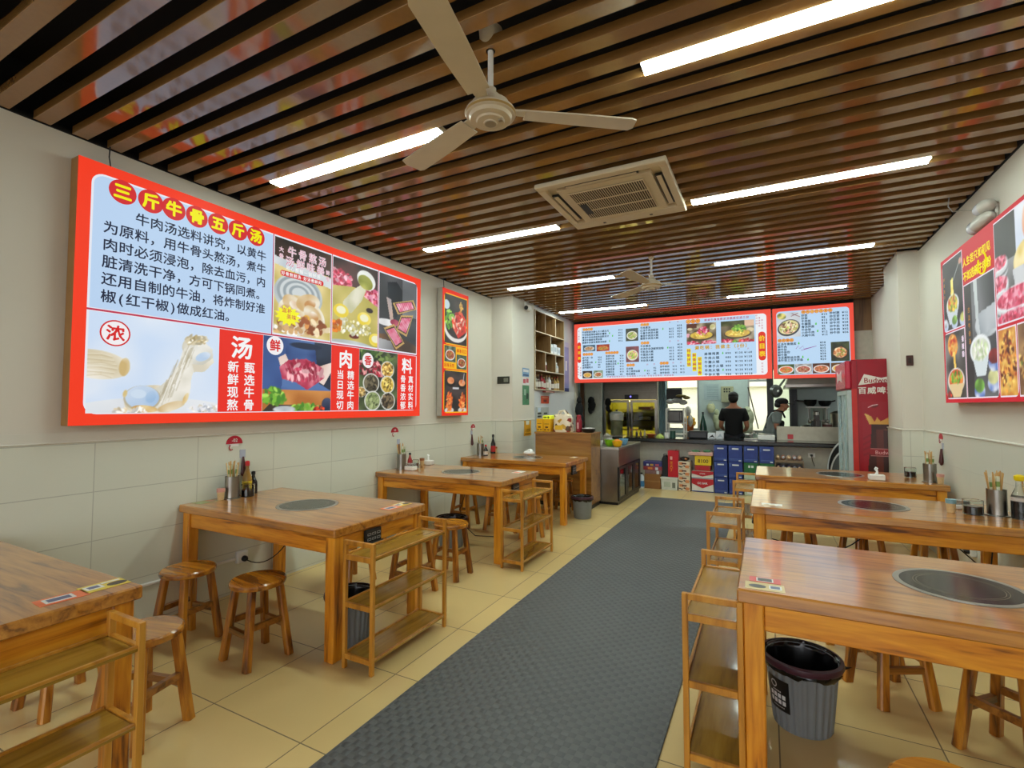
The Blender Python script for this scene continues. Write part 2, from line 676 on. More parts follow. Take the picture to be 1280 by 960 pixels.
def axes(origin, u, v, n):
    M = Matrix((Vector(u), Vector(v), Vector(n))).transposed().to_4x4()
    M.translation = Vector(origin)
    return M


def at(px, py, Y):
    """the point of the plane y = Y that the photograph shows at a pixel (1280 x 960)"""
    f = Vector((math.sin(YAW) * math.cos(PITCH), math.cos(YAW) * math.cos(PITCH), math.sin(PITCH)))
    r = Vector((math.cos(YAW), -math.sin(YAW), 0)); u = r.cross(f)
    d = r * ((px - 640) / FPX) + u * ((480 - py) / FPX) + f
    return Vector((0, 0, CAM_H)) + d * (Y / d.y)

# ================================================================== THE ROOM
m_paint = mat('wall_paint', (216, 210, 198), 0.6, var=0.015, vs=2)
m_tile_l = grid_mat('wall_tile_side', 1, 2, 0.62, 0.30, 1.512, 0.02, (212, 213, 199), (176, 176, 164), 0.005, 0.22, 0.02)
m_tile_f = grid_mat('wall_tile_front', 0, 2, 0.62, 0.30, 0.1, 0.02, (212, 213, 199), (176, 176, 164), 0.005, 0.22, 0.02)
m_floor = grid_mat('floor_tile', 0, 1, 0.61, 0.61, -1.81, 2.73, (216, 188, 128), (120, 103, 66), 0.006, 0.22, 0.05)
m_black = mat('plenum_black', (9, 9, 10), 0.9)
m_slat = mat('slat_film', (142, 104, 60), 0.09, spec=0.5, var=0.03, vs=40, ior=1.95)
m_white = mat('white_plastic', (228, 226, 220), 0.35, var=0.02)
m_cream = mat('cream_plastic', (214, 200, 172), 0.35, var=0.02)
m_dark = mat('black_plastic', (22, 22, 23), 0.35)
m_steel = mat('brushed_steel', (150, 146, 138), 0.28, 1.0, var=0.08, vs=5)
m_chrome = mat('chrome', (205, 205, 205), 0.12, 1.0)
m_glass = mat('clear_glass', (245, 250, 248), 0.03, trans=1.0, ior=1.3)
m_wire = mat('black_wire', (20, 20, 20), 0.5)

b = MB(); b.box(-3.85, 1.95, Y0, YK + 0.1, -0.1, 0)
struct('floor', b, m_floor)
b = MB(); b.box(-14, 14, -16, Y0, -0.12, -0.02); b.box(-14, 14, YK + 0.1, 22, -0.12, -0.02)
struct('pavement', b, mat('pavement', (150, 148, 140), 0.8))

b = MB()
b.box(-3.85, XL, Y0, 6.45, 0, ZC + 0.02)
struct('wall_left', b, m_paint)
b = MB(); b.box(-3.85, XP, 6.45, 7.22, 0, ZC + 0.02)
struct('pillar_left', b, m_paint)
b = MB()
b.box(-3.85, XP - 0.02, 7.22, YB, 0, 1.715); b.box(-3.85, XP - 0.02, 7.22, YB, 3.035, ZC + 0.02)
b.box(-3.85, XP - 0.02, 8.53, YB, 1.715, 3.035); b.box(-3.85, -3.62, 7.22, 8.53, 1.715, 3.035)
struct('wall_left_rear', b, mat('cool_wall_paint', (205, 206, 208), 0.5, var=0.01))
b = MB(); b.box(XR, XR + 0.15, Y0, YB, 0, ZC + 0.02)
struct('wall_right', b, m_paint)
b = MB(); b.box(1.283, XR, 6.54, 7.22, 0, ZC + 0.02)
struct('pillar_right', b, m_paint)
b = MB()
b.box(XP - 0.5, 1.18, YB, YB + 0.12, 2.05, ZC + 0.3); b.box(1.18, XR + 0.15, YB, YB + 0.12, 0, 2.61)
b.box(-2.36, 1.18, YB, YB + 0.1, 0, 0.798); b.box(-3.85, -3.33, YB, YB + 0.12, 0, 2.05)
struct('wall_back', b, mat('back_wall_tile', (178, 172, 158), 0.4))
b = MB(); b.box(1.18, XR + 0.15, YB, YB + 0.12, 2.61, ZC + 0.3)
struct('trim_1', b, wood('panel_brown', (84, 56, 32), (104, 72, 42), (122, 88, 52), 'Z', 0.4, 0.1))

# tiled dado with a thin ledge on top
b = MB()
b.box(XL, XL + 0.012, Y0, 6.4378, 0, 1.225)
b.box(XP, XP + 0.012, 6.4502, 7.22, 0, 1.225, 0)
o = struct('trim_6', b, m_tile_l)
b = MB(); b.box(XL + 0.012, XP + 0.012, 6.438, 6.45, 0, 1.225)
struct('trim_7', b, m_tile_f)
b = MB(); b.box(XL, XL + 0.017, Y0, 6.42, 1.225, 1.236, 0, 0.004); b.box(XL, XL + 0.008, Y0, 6.42, 1.236, 1.29)
b.box(XL, XP + 0.017, 6.433, 6.45, 1.225, 1.236, 0, 0.004); b.box(XP, XP + 0.017, 6.45, 7.22, 1.225, 1.236, 0, 0.004)
struct('trim_2', b, mat('ledge_white', (214, 210, 198), 0.4, var=0.01))
b = MB(); b.box(XR - 0.012, XR, Y0, 6.5278, 0, 1.19); b.box(1.271, 1.283, 6.5402, 7.22, 0, 1.19)
struct('trim_8', b, m_tile_l)
b = MB(); b.box(1.271, XR - 0.012, 6.528, 6.54, 0, 1.19)
struct('trim_9', b, m_tile_f)
b = MB(); b.box(XR - 0.02, XR, Y0, 6.51, 1.19, 1.205, 0, 0.004); b.box(1.263, XR, 6.52, 6.54, 1.19, 1.205, 0, 0.004)
b.box(1.263, 1.283, 6.54, 7.22, 1.19, 1.205, 0, 0.004)
struct('trim_3', b, mat('ledge_white', (214, 210, 198), 0.4))
b = MB(); b.box(XL + 0.012, XL + 0.034, 1.55, 2.43, 0.255, 0.275, 0, 0.004); b.box(XL + 0.012, XL + 0.034, 4.7, 5.7, 0.44, 0.46, 0, 0.004)
struct('trim_4', b, m_white)

# slatted ceiling under a black plenum
b = MB()
b.box(-3.95, 1.65, Y0, YB + 0.1, ZC + 0.36, ZC + 0.5)
b.box(-3.95, -3.80, Y0, YB + 0.1, ZC + 0.02, ZC + 0.42); b.box(1.56, 1.65, Y0, YB + 0.1, ZC + 0.02, ZC + 0.42)
b.box(-3.80, XL + 0.012, Y0, 6.45, ZC - 0.004, ZC + 0.02); b.box(XR - 0.012, 1.6, Y0, 6.5, ZC - 0.004, ZC + 0.02)
ceil = struct('ceiling', b, m_black)
b = MB()
y = 1.239 - 25 * 0.177
while y < YB - 0.02:
    if y > Y0 + 0.1:
        xa = XL + 0.014 if y < 6.44 else XP + 0.014
        xb = XR - 0.014 if (y < 6.5 or y > 7.32) else 1.27
        b.box(xa, xb, y - 0.078, y, ZC, ZC + 0.048, 0, 0.0015)
    y += 0.177
struct('slats', b, m_slat, ceil)
b = MB(); b.box(XP + 0.005, 1.22, YB - 0.09, YB - 0.001, 3.04, ZC)  # black strip put in so the gap above the boards stays dark
struct('dark_gap_strip', b, m_black)

# kitchen shell behind the hatch
m_kit = mat('kitchen_wall', (178, 192, 188), 0.5, var=0.03)
b = MB()
b.box(-3.95, -3.80, YB + 0.12, YK, 0, 2.75); b.box(1.95, 2.05, YB, YK, 0, 2.75)
struct('kitchen_side_wall', b, m_kit)
kx = [at(p, 500, YK).x for p in (832, 874, 935, 967, 986)]
b = MB()
zlo, zhi = 1.02, 2.25
b.box(-3.95, kx[0], YK, YK + 0.12, 0, 2.75); b.box(kx[1], kx[2], YK, YK + 0.12, 0, 2.75); b.box(kx[4] + 0.05, 2.05, YK, YK + 0.12, 0, 2.75)
b.box(kx[0], kx[1], YK, YK + 0.12, 0, zlo - 0.1); b.box(kx[2], kx[4] + 0.05, YK, YK + 0.12, 0, zlo - 0.12)
b.box(kx[0], kx[1], YK, YK + 0.12, zhi, 2.75); b.box(kx[2], kx[4] + 0.05, YK, YK + 0.12, zhi, 2.75)
struct('kitchen_wall', b, m_kit)
b = MB(); b.box(-3.95, 2.05, YB + 0.12, YK + 0.12, 2.75, 2.85)
struct('kitchen_ceiling', b, mat('kitchen_ceiling', (150, 150, 146), 0.7))
m_frame = mat('window_frame_black', (26, 27, 29), 0.4)
b = MB()
b.box(kx[0], kx[0] + 0.04, YK, YK + 0.06, zlo - 0.1, zhi); b.box(kx[1] - 0.04, kx[1], YK, YK + 0.06, zlo - 0.1, zhi)
b.box(kx[0] + 0.04, kx[1] - 0.04, YK, YK + 0.06, zlo - 0.1, zlo - 0.06); b.box(kx[0] + 0.04, kx[1] - 0.04, YK, YK + 0.06, zhi - 0.04, zhi)
w1 = struct('window_1', b, mat('window_frame_grey', (150, 152, 150), 0.4))
b = MB(); b.box(kx[0] + 0.04, kx[1] - 0.04, YK + 0.025, YK + 0.031, zlo - 0.06, zhi - 0.04)
struct('pane', b, m_glass, w1)
b = MB()
b.box(kx[2], kx[2] + 0.03, YK, YK + 0.06, zlo - 0.12, zhi); b.box(kx[2] + 0.03, kx[3], YK, YK + 0.06, zlo - 0.12, zlo - 0.08)
b.box(kx[2] + 0.03, kx[3] - 0.12, YK, YK + 0.06, 1.955, 2.0)
xm = at(948, 480, YK).x
b.box(xm - 0.03, xm + 0.02, YK, YK + 0.06, 2.0, zhi)
w2 = struct('window_2', b, mat('window_frame_grey', (150, 152, 150), 0.4))
b = MB(); b.box(kx[3] - 0.12, kx[3], YK - 0.02, YK + 0.08, zlo - 0.12, zhi); b.box(kx[4] + 0.01, kx[4] + 0.06, YK - 0.02, YK + 0.08, zlo - 0.12, zhi)
w3 = struct('window_3', b, m_frame)
b = MB(); b.box(kx[2] + 0.03, kx[3] - 0.12, YK + 0.025, YK + 0.031, zlo - 0.08, zhi)
struct('pane', b, m_glass, w2)
b = MB(); b.box(kx[3], kx[4] + 0.01, YK + 0.025, YK + 0.031, zlo - 0.12, zhi)
struct('pane', b, mat('frosted_glass', (214, 232, 228), 0.4, trans=0.9), w3)
# the house across the yard
b = MB(); b.box(-9, 8, 14.2, 14.5, 0, 1.95); b.box(-9, 8, 14.05, 14.5, 1.95, 2.10); b.box(-9, 8, 14.3, 14.5, 2.10, 6)
for q in range(-8, 8):
    b.box(q * 1.0, q * 1.0 + 0.5, 14.26, 14.3, 2.3, 3.6)
struct('wall_outside', b, mat('cream_render', (250, 240, 208), 0.8, var=0.03))

# ---------------------------------------------------------------- long rubber runner
b = MB(); b.box(-1.652, -0.42, Y0 + 0.3, 8.0, 0.001, 0.009, 0, 0.003)
tag(b.build('floor_mat', mat_rubber()), 'long grey ribbed rubber runner down the middle of the floor', 'mat')

# ---------------------------------------------------------------- ceiling strip lamps
m_lamp = mat('lamp_diffuser', (240, 250, 250), 0.4, emit=(234, 252, 242), es=LAMP, var=0)
def strip(label, xc, yc, z=ZC - 0.006):
    t = thing('ceiling_light', label, 'light', (xc, yc, z), 0, 'strip lights under the ceiling slats')
    b = MB(); b.box(-0.755, 0.755, -0.048, 0.048, 0.008, 0.044, 0, 0.003)
    b.build('housing', m_white, t)
    b = MB(); b.box(-0.75, 0.75, -0.047, 0.047, 0.0, 0.008, 0, 0.002)
    b.build('diffuser', m_lamp, t)
for lab, xc, yc in (
        ('white strip light under the slats above the big red framed sign, beside the big fan', -2.445, 2.350),
        ('white strip light between the air conditioner and the end of the big red framed sign', -2.415, 4.120),
        ('white strip light near the wall pillar with the security camera', -2.445, 6.067),
        ('white strip light in front of the wall cabinet with cubbyholes', -2.455, 8.014),
        ('widest bright strip light, cut by the top edge of the picture', 0.250, 2.350),
        ('white strip light beside the air conditioner on the side of the emergency lamp', 0.250, 4.120),
        ('white strip light ending near the bare pillar, between air conditioner and short menu board', 0.255, 6.067),
        ('white strip light hanging directly before the short menu board', 0.255, 8.014)):
    strip(lab, xc, yc)
strip('unseen strip light added to brighten the kitchen above the hatch', -0.9, 10.45, 2.715); strip('unseen strip light added to brighten the kitchen over the stove', 0.75, 10.45, 2.715)  # unseen lamps, added to brighten the dark kitchen

# ---------------------------------------------------------------- cassette air conditioner
t = thing('air_conditioner', 'square cream cassette air conditioner set in the slatted ceiling', 'air conditioner', (-1.025, 3.720, 3.058))
b = MB()
S, I = 0.475, 0.27
ring = [(-S, -S, S, -0.40), ]
b.box(-S, S, -S, -0.405, 0, 0.035, 0, 0.006); b.box(-S, S, 0.335, S, 0, 0.035, 0, 0.006)
b.box(-S, -0.42, -0.405, 0.335, 0, 0.035, 0, 0.004); b.box(0.42, S, -0.405, 0.335, 0, 0.035, 0, 0.004)
b.box(-0.42, 0.42, -0.405, 0.335, 0.03, 0.06)
b.box(-0.35, 0.35, -0.345, 0.335, 0.004, 0.03, 0, 0.004)
b.build('panel', m_cream, t)
b = MB()
b.box(-0.28, 0.28, -0.27, 0.27, -0.001, 0.004)
b.build('grille', mat('grille_dark', (58, 46, 34), 0.6), t)
g = [c for c in t.children if c.name.startswith('grille')][0]
b = MB()
for i in range(33):
    q = -0.28 + i * 0.0175
    b.box(q - 0.0025, q + 0.0025, -0.27, 0.27, -0.004, 0.0)
for q in (-0.27, -0.09, 0.09, 0.27):
    b.box(-0.285, 0.285, q - 0.006, q + 0.006, -0.005, 0.0)
b.box(-0.285, -0.275, -0.27, 0.27, -0.005, 0); b.box(0.275, 0.285, -0.27, 0.27, -0.005, 0)
b.build('bars', m_cream, g)
b = MB(); b.box(-0.27, -0.215, -0.05, 0.16, -0.006, -0.003)
b.build('receiver_window', m_dark, t)
for x0, x1, y0, y1 in ((-0.27, 0.27, -0.40, -0.355), (-0.415, -0.36, -0.27, 0.27), (0.36, 0.415, -0.27, 0.27)):
    b = MB(); b.box(x0, x1, y0, y1, 0.012, 0.02)
    v = b.build('air_slot', m_dark, t)
    b = MB()
    if x1 - x0 > y1 - y0: b.box(x0 + 0.01, x1 - 0.01, y0 + 0.012, y1 - 0.008, 0.002, 0.006)
    else: b.box(x0 + 0.012, x1 - 0.010, y0 + 0.01, y1 - 0.01, 0.002, 0.006)
    b.build('flap', m_cream, v)
b = MB()
for q in (-0.2, 0.2): b.box(q - 0.012, q + 0.012, 0.40, 0.42, -0.003, 0)
b.build('catch', m_dark, t)

# ---------------------------------------------------------------- ceiling fans
m_fan = mat('fan_cream', (206, 192, 168), 0.4, var=0.02)
def fan(label, x, y, zc, angles):
    t = thing('ceiling_fan', label, 'fan', (x, y, zc), 0, 'ceiling fans over the aisle')
    b = MB()
    b.lathe([(0.0, -0.045), (0.03, -0.045), (0.032, -0.04), (0.062, -0.038), (0.066, -0.03), (0.092, -0.026), (0.1, -0.012), (0.112, -0.008), (0.118, 0.004), (0.112, 0.016), (0.10, 0.02), (0.1, 0.026), (0.085, 0.05), (0.05, 0.062), (0.045, 0.085), (0.028, 0.09), (0.026, 0.12), (0, 0.12)], 40)
    mo = b.build('motor', m_fan, t)
    b = MB(); b.lathe([(0.0, -0.0465), (0.026, -0.0465), (0.026, -0.044), (0, -0.044)], 24); b.box(0.045, 0.065, -0.012, 0.004, -0.047, -0.036)
    b.build('badge', mat('fan_badge', (150, 138, 118), 0.4), mo)
    b = MB(); b.lathe([(0.1055, -0.010), (0.1135, -0.006), (0.1185, 0.001)], 40, close=False)
    b.build('trim_ring', mat('fan_gold', (176, 148, 96), 0.3, 0.6), mo)
    b = MB(); b.tube([(0, 0, 0.11), (0, 0, 0.37)], 0.013, 12)
    b.build('rod', m_white, t)
    b = MB(); b.lathe([(0.0, 0.30), (0.022, 0.30), (0.05, 0.345), (0.055, 0.40), (0, 0.40)], 24)
    b.build('canopy', m_fan, t)
    for a in angles:
        b = MB()
        R = Matrix.Rotation(math.radians(a), 4, 'Z') @ Matrix.Translation((0, 0, 0.012)) @ Matrix.Rotation(math.radians(9), 4, 'X')
        pl = [(0.16, -0.05), (0.40, -0.062), (0.66, -0.066), (0.685, -0.055), (0.70, 0.03), (0.685, 0.062), (0.40, 0.058), (0.16, 0.05)]
        b.prism(pl, -0.003, 0.003, 0, R)
        bl = b.build('blade', m_fan, t)
        b = MB()
        b.prism([(0.085, -0.022), (0.15, -0.03), (0.21, -0.03), (0.21, 0.03), (0.15, 0.03), (0.085, 0.022)], 0.004, 0.012, 0, R)
        b.build('bracket', m_fan, bl)
fan('big cream ceiling fan cut by the top edge of the picture', -1.10, 1.905, 2.79, (36, 160, 281))
fan('small looking cream ceiling fan between air conditioner and long menu board', -1.10, 5.46, 2.77, (20, 140, 260))

# ================================================================== BACKLIT SIGNS
RED, WHT, BLUEW = (250, 62, 34), (236, 238, 248), (190, 216, 246)
P_LIT = print_mat('print_backlit', SIGN)
P_FLAT = print_mat('print_flat', 0.0, 0.3)


def light_box(name, label, W, H, D, origin, u, v, n, border, inner, side, pad, rad=0.05):
    M = axes(origin, u, v, n)
    t = bpy.data.objects.new(name, None); COL.objects.link(t)
    t.matrix_world = M
    tag(t, label, 'sign')
    b = MB(); b.box(0, W, 0, H, -D, -0.004, 0, 0.003)
    b.build('housing', mat('sign_side_%d' % side[0], side, 0.45), t)
    b = MB(); b.box(0.0, W, 0.0, H, -0.004, 0)
    b.build('border', lit(border), t)
    if inner:
        b = MB(); b.face(rrect(pad, W - pad, pad, H - pad, rad), 0.0012)
        b.build('face', lit(inner), t)
    return t


def pic_on(t, p, x0, x1, y0, y1, z=0.0022, name='photo_print', m=None):
    return p.mesh(name, x1 - x0, y1 - y0, T(x0, y0, z), m or P_LIT, t)


FOOD = [(214, 178, 90), (196, 120, 60), (236, 208, 140), (150, 70, 40), (110, 140, 50), (240, 230, 200)]
GREEN = [(110, 165, 50), (70, 130, 40), (150, 195, 80)]
REDS = [(190, 40, 30), (220, 70, 40), (150, 25, 25)]
MEAT = [(220, 90, 120), (200, 50, 80), (240, 170, 185), (170, 30, 60)]


def dish(w, h, bg, bg2, bowl, cols, seed, rx=0.42, ry=0.34, garnish=GREEN, asp=None, cy=0.55):
    p = Pic(w, h, bg, asp, seed)
    p.fill(bg, bg2, 6)
    A = p.asp
    p.ell(0.5, cy + 0.02, rx * A, ry, tuple(q * 0.78 for q in bowl))
    p.ell(0.5, cy, rx * A, ry * 0.97, bowl)
    p.ell(0.5, cy, rx * A * 0.85, ry * 0.8, cols[0], cols[1], 0, 14)
    p.bits(0.5, cy, rx * A * 0.75, ry * 0.7, 70, cols, 0.045, 1.8)
    p.bits(0.5, cy, rx * A * 0.6, ry * 0.5, 16, garnish, 0.035, 1.4)
    return p


def pic_bone():
    p = Pic(180, 142, (206, 222, 244), None, 3)
    p.fill((204, 222, 246), (222, 232, 246), 4)
    p.ell(0.5, 1.05, 0.9, 0.22, (224, 224, 224), (238, 238, 236), 0, 6, 0.7)
    C1, C2, C3 = (214, 202, 172), (240, 234, 220), (190, 168, 122)
    # sawn bone end lying at the edge
    p.ell(0.06, 0.52, 0.29, 0.145, C1, C2, 0.10, 9)
    for k in range(22):
        y = 0.42 + 0.010 * k
        p.line([(0.0, y), (0.09, y - 0.012 + 0.01 * (k % 3)), (0.20 - 0.004 * abs(k - 11), y + 0.012)], 0.007, (C2, C3, C1, (226, 214, 186))[k % 4], 0.55)
    p.ell(0.245, 0.53, 0.05, 0.10, (206, 178, 120), (236, 226, 200), 0.1, 14)
    # big knuckle with shaft running up to the head
    p.ell(0.46, 0.87, 0.27, 0.17, C1, C2, -0.1, 9)
    p.poly([(0.42, 0.78), (0.52, 0.70), (0.60, 0.58), (0.66, 0.42), (0.68, 0.30), (0.78, 0.30), (0.80, 0.44), (0.76, 0.60), (0.75, 0.78), (0.70, 0.92), (0.56, 1.0), (0.44, 0.96)], (216, 212, 196), (240, 236, 226), 8)
    p.ell(0.78, 0.27, 0.14, 0.13, (206, 200, 180), (238, 234, 224), 0.3, 10)
    p.poly([(0.74, 0.24), (0.84, 0.16), (0.94, 0.26), (0.945, 0.40), (0.87, 0.46), (0.77, 0.46)], (204, 202, 190), (236, 234, 226), 9)
    p.ell(0.855, 0.355, 0.095, 0.050, (184, 206, 232), (214, 226, 242), -0.45)
    p.poly([(0.76, 0.45), (0.86, 0.45), (0.945, 0.36), (0.955, 0.41), (0.87, 0.53), (0.78, 0.54)], (216, 208, 188), (236, 230, 214), 9)
    p.poly([(0.70, 0.16), (0.78, 0.12), (0.88, 0.11), (0.90, 0.17), (0.80, 0.21), (0.72, 0.24)], (200, 186, 150), (232, 226, 208), 12)
    p.bits(0.80, 0.17, 0.12, 0.05, 40, [(176, 158, 116), (236, 230, 214), (206, 194, 164)], 0.016, 2.4)
    r = np.random.default_rng(8)
    for i in range(70):
        t = r.random(); o = (r.random() - 0.5)
        a = (0.52 + 0.20 * t + 0.10 * o, 0.92 - 0.56 * t + 0.04 * o); q = 0.05 + 0.06 * r.random()
        p.line([a, (a[0] + q * 0.42, a[1] - q * 1.6)], 0.006 + 0.006 * r.random(), [(184, 176, 152), (246, 244, 238), (200, 192, 170), (168, 156, 128)][i % 4], 0.55)
    p.ell(0.38, 0.845, 0.175, 0.135, (186, 176, 150)); p.ell(0.38, 0.835, 0.160, 0.125, (168, 196, 228), (200, 216, 236), 0, 7)
    p.ell(0.35, 0.80, 0.075, 0.05, (206, 222, 240)); p.ell(0.44, 0.83, 0.05, 0.07, (150, 184, 220), (190, 210, 234), 0.3, 8, 0.8)
    p.ell(0.255, 0.80, 0.022, 0.045, (214, 190, 130), (236, 226, 200), 0.2)
    p.ell(0.40, 0.955, 0.13, 0.040, (196, 144, 70), (232, 206, 150), 0.1, 12); p.ell(0.60, 0.93, 0.15, 0.05, (206, 176, 124), (236, 222, 192), -0.3, 10)
    p.ell(0.715, 0.84, 0.028, 0.07, (206, 166, 96), (234, 214, 166), 0.35, 12)
    p.bits(0.90, 0.97, 0.22, 0.05, 60, [(226, 226, 230), (200, 204, 212), (244, 242, 238), (214, 206, 190)], 0.018, 2.0)
    p.bits(0.30, 0.98, 0.16, 0.03, 24, [(226, 222, 214), (206, 190, 160)], 0.016, 2.0)
    return p


def pic_pot():
    p = Pic(90, 126, (196, 178, 92), None, 5)
    p.fill((190, 170, 84), (226, 206, 140), 7)
    p.poly([(0, 0), (1, 0), (1, 0.27), (0, 0.20)], (34, 26, 26), (70, 44, 34), 8)
    p.poly([(0, 0.20), (1, 0.28), (1, 0.40), (0, 0.28)], (190, 200, 208), (216, 220, 222), 8)
    p.ell(0.42, 0.56, 0.30, 0.23, (172, 182, 186), (202, 208, 208))
    for k in range(6):
        r = 0.27 - k * 0.035
        p.ell(0.42, 0.54, r, r * 0.7, (150, 160, 166) if k % 2 == 0 else (206, 212, 214))
    p.ell(0.48, 0.78, 0.30, 0.22, (214, 190, 140), (240, 234, 220), 0.2, 12)
    for cx, cy, rx, ry, r in ((0.30, 0.66, .12, .09, .4), (0.58, 0.62, .16, .10, -.3), (0.66, 0.74, .13, .09, .6), (0.36, 0.80, .16, .08, .1), (0.70, 0.90, .18, .07, -.2), (0.20, 0.78, .08, .1, 0)):
        p.ell(cx, cy, rx, ry, (236, 226, 206), (206, 168, 110), r, 10)
        p.ell(cx + .03, cy + .01, rx * .5, ry * .5, (250, 246, 238), (196, 140, 80), r, 9)
    p.ell(0.55, 0.79, 0.045, 0.04, (226, 170, 60), (250, 220, 130))
    p.bits(0.55, 0.88, 0.32, 0.07, 50, [(150, 80, 40), (226, 206, 170), (190, 130, 70)], 0.03, 1.7)
    p.bits(0.25, 0.95, 0.2, 0.04, 40, [(240, 236, 226), (200, 160, 110)], 0.03)
    pts = []
    for k in range(26):
        a = 2 * PI * k / 26; r = 0.20 if k % 2 == 0 else 0.14
        pts.append((0.24 + r * math.cos(a) / p.asp * 0.8, 0.80 + r * math.sin(a) * 0.55))
    p.poly(pts, (244, 240, 20))
    return p


def pic_pour():
    p = Pic(88, 130, (180, 160, 60), None, 6)
    p.fill((168, 156, 66), (206, 186, 96), 7)
    p.poly([(0, 0), (1, 0), (1, 0.30), (0, 0.30)], (40, 24, 26), (84, 40, 40), 8)
    p.ell(0.12, 0.26, 0.20, 0.12, (206, 60, 96), (240, 190, 205), 0.2, 16)
    p.bits(0.12, 0.24, 0.2, 0.1, 60, MEAT, 0.022, 1.6)
    p.ell(0.95, 0.36, 0.18, 0.10, (206, 80, 120), (240, 190, 210), 0.4, 16)
    p.bits(0.92, 0.36, 0.16, 0.08, 40, MEAT, 0.02, 1.6)
    p.poly([(0, 0.34), (0.4, 0.30), (1, 0.48), (1, 1), (0, 1)], (176, 164, 76), (206, 190, 110), 6)
    p.poly([(0.60, 0.24), (0.72, 0.28), (0.62, 0.44), (0.40, 0.62), (0.20, 0.64), (0.22, 0.50), (0.42, 0.34)], (198, 196, 160), (226, 222, 200), 9)
    p.poly([(0.18, 0.58), (0.30, 0.60), (0.26, 0.82), (0.14, 0.80)], (206, 206, 176), (232, 230, 214), 9)
    p.ell(0.72, 0.17, 0.15, 0.12, (206, 208, 200), (236, 238, 234), 0.3)
    p.ell(0.70, 0.20, 0.12, 0.09, (130, 136, 44), (190, 186, 90), 0.3)
    for cx, cy in ((0.18, 0.62), (0.68, 0.66), (0.95, 0.90)):
        p.ell(cx, cy, 0.11, 0.085, (232, 206, 60), (246, 226, 110)); p.ell(cx, cy - 0.01, 0.07, 0.05, (240, 238, 200))
    p.ell(0.80, 0.54, 0.06, 0.035, (46, 30, 34)); p.ell(0.46, 0.90, 0.08, 0.03, (96, 26, 26))
    p.bits(0.4, 0.80, 0.30, 0.10, 70, [(226, 222, 190), (200, 190, 130), (240, 238, 220)], 0.022)
    p.bits(0.1, 0.80, 0.06, 0.08, 14, [(226, 130, 30), (200, 90, 30)], 0.025, 1.6)
    p.ell(0.35, 1.05, 0.45, 0.10, (176, 184, 186), (200, 206, 206))
    return p


def pic_chef():
    p = Pic(92, 130, (40, 40, 44), None, 8)
    p.fill((48, 48, 52), (84, 84, 88), 5)
    p.poly([(0.6, 0), (1, 0), (1, 0.5), (0.6, 0.5)], (140, 142, 146), (90, 92, 96), 4)
    p.poly([(0.20, 0.10), (0.44, 0.06), (0.60, 0.16), (0.60, 0.38), (0.42, 0.56), (0.24, 0.40)], (18, 20, 30), (34, 38, 48), 6)
    p.poly([(0.18, 0.30), (0.30, 0.32), (0.36, 0.58), (0.28, 0.60)], (206, 170, 150), (150, 150, 160), 6)
    p.ell(0.20, 0.64, 0.20, 0.05, (206, 206, 206), (236, 236, 236)); p.ell(0.40, 0.62, 0.09, 0.045, (150, 40, 70), (206, 110, 130))
    p.poly([(0.0, 0.80), (0.5, 0.78), (1, 0.90), (1, 1), (0, 1)], (120, 84, 56), (70, 54, 46), 6)
    p.poly([(0, 0.86), (0.3, 0.88), (0.4, 1), (0, 1)], (170, 170, 172), (120, 120, 122), 5)
    for pts in (((0.34, 0.36), (0.90, 0.24), (1.0, 0.36), (0.48, 0.50)), ((0.56, 0.50), (0.90, 0.46), (0.72, 0.78), (0.44, 0.72)), ((0.12, 0.72), (0.38, 0.64), (0.66, 0.88), (0.44, 0.98))):
        p.poly(pts, (196, 160, 96))
        cx, cy = sum(a for a, _ in pts) / 4, sum(b_ for _, b_ in pts) / 4
        q = [(cx + (a - cx) * 0.86, cy + (b_ - cy) * 0.82) for a, b_ in pts]
        p.poly(q, (40, 26, 24))
        q = [(cx + (a - cx) * 0.76, cy + (b_ - cy) * 0.70) for a, b_ in pts]
        p.poly(q, (222, 110, 140), (240, 190, 206), 24)
        for i in range(7):
            s = (i + 1) / 8
            p.line([(q[0][0] * (1 - s) + q[1][0] * s, q[0][1] * (1 - s) + q[1][1] * s), (q[3][0] * (1 - s) + q[2][0] * s, q[3][1] * (1 - s) + q[2][1] * s)], 0.010, (190, 40, 80), 0.7)
    return p


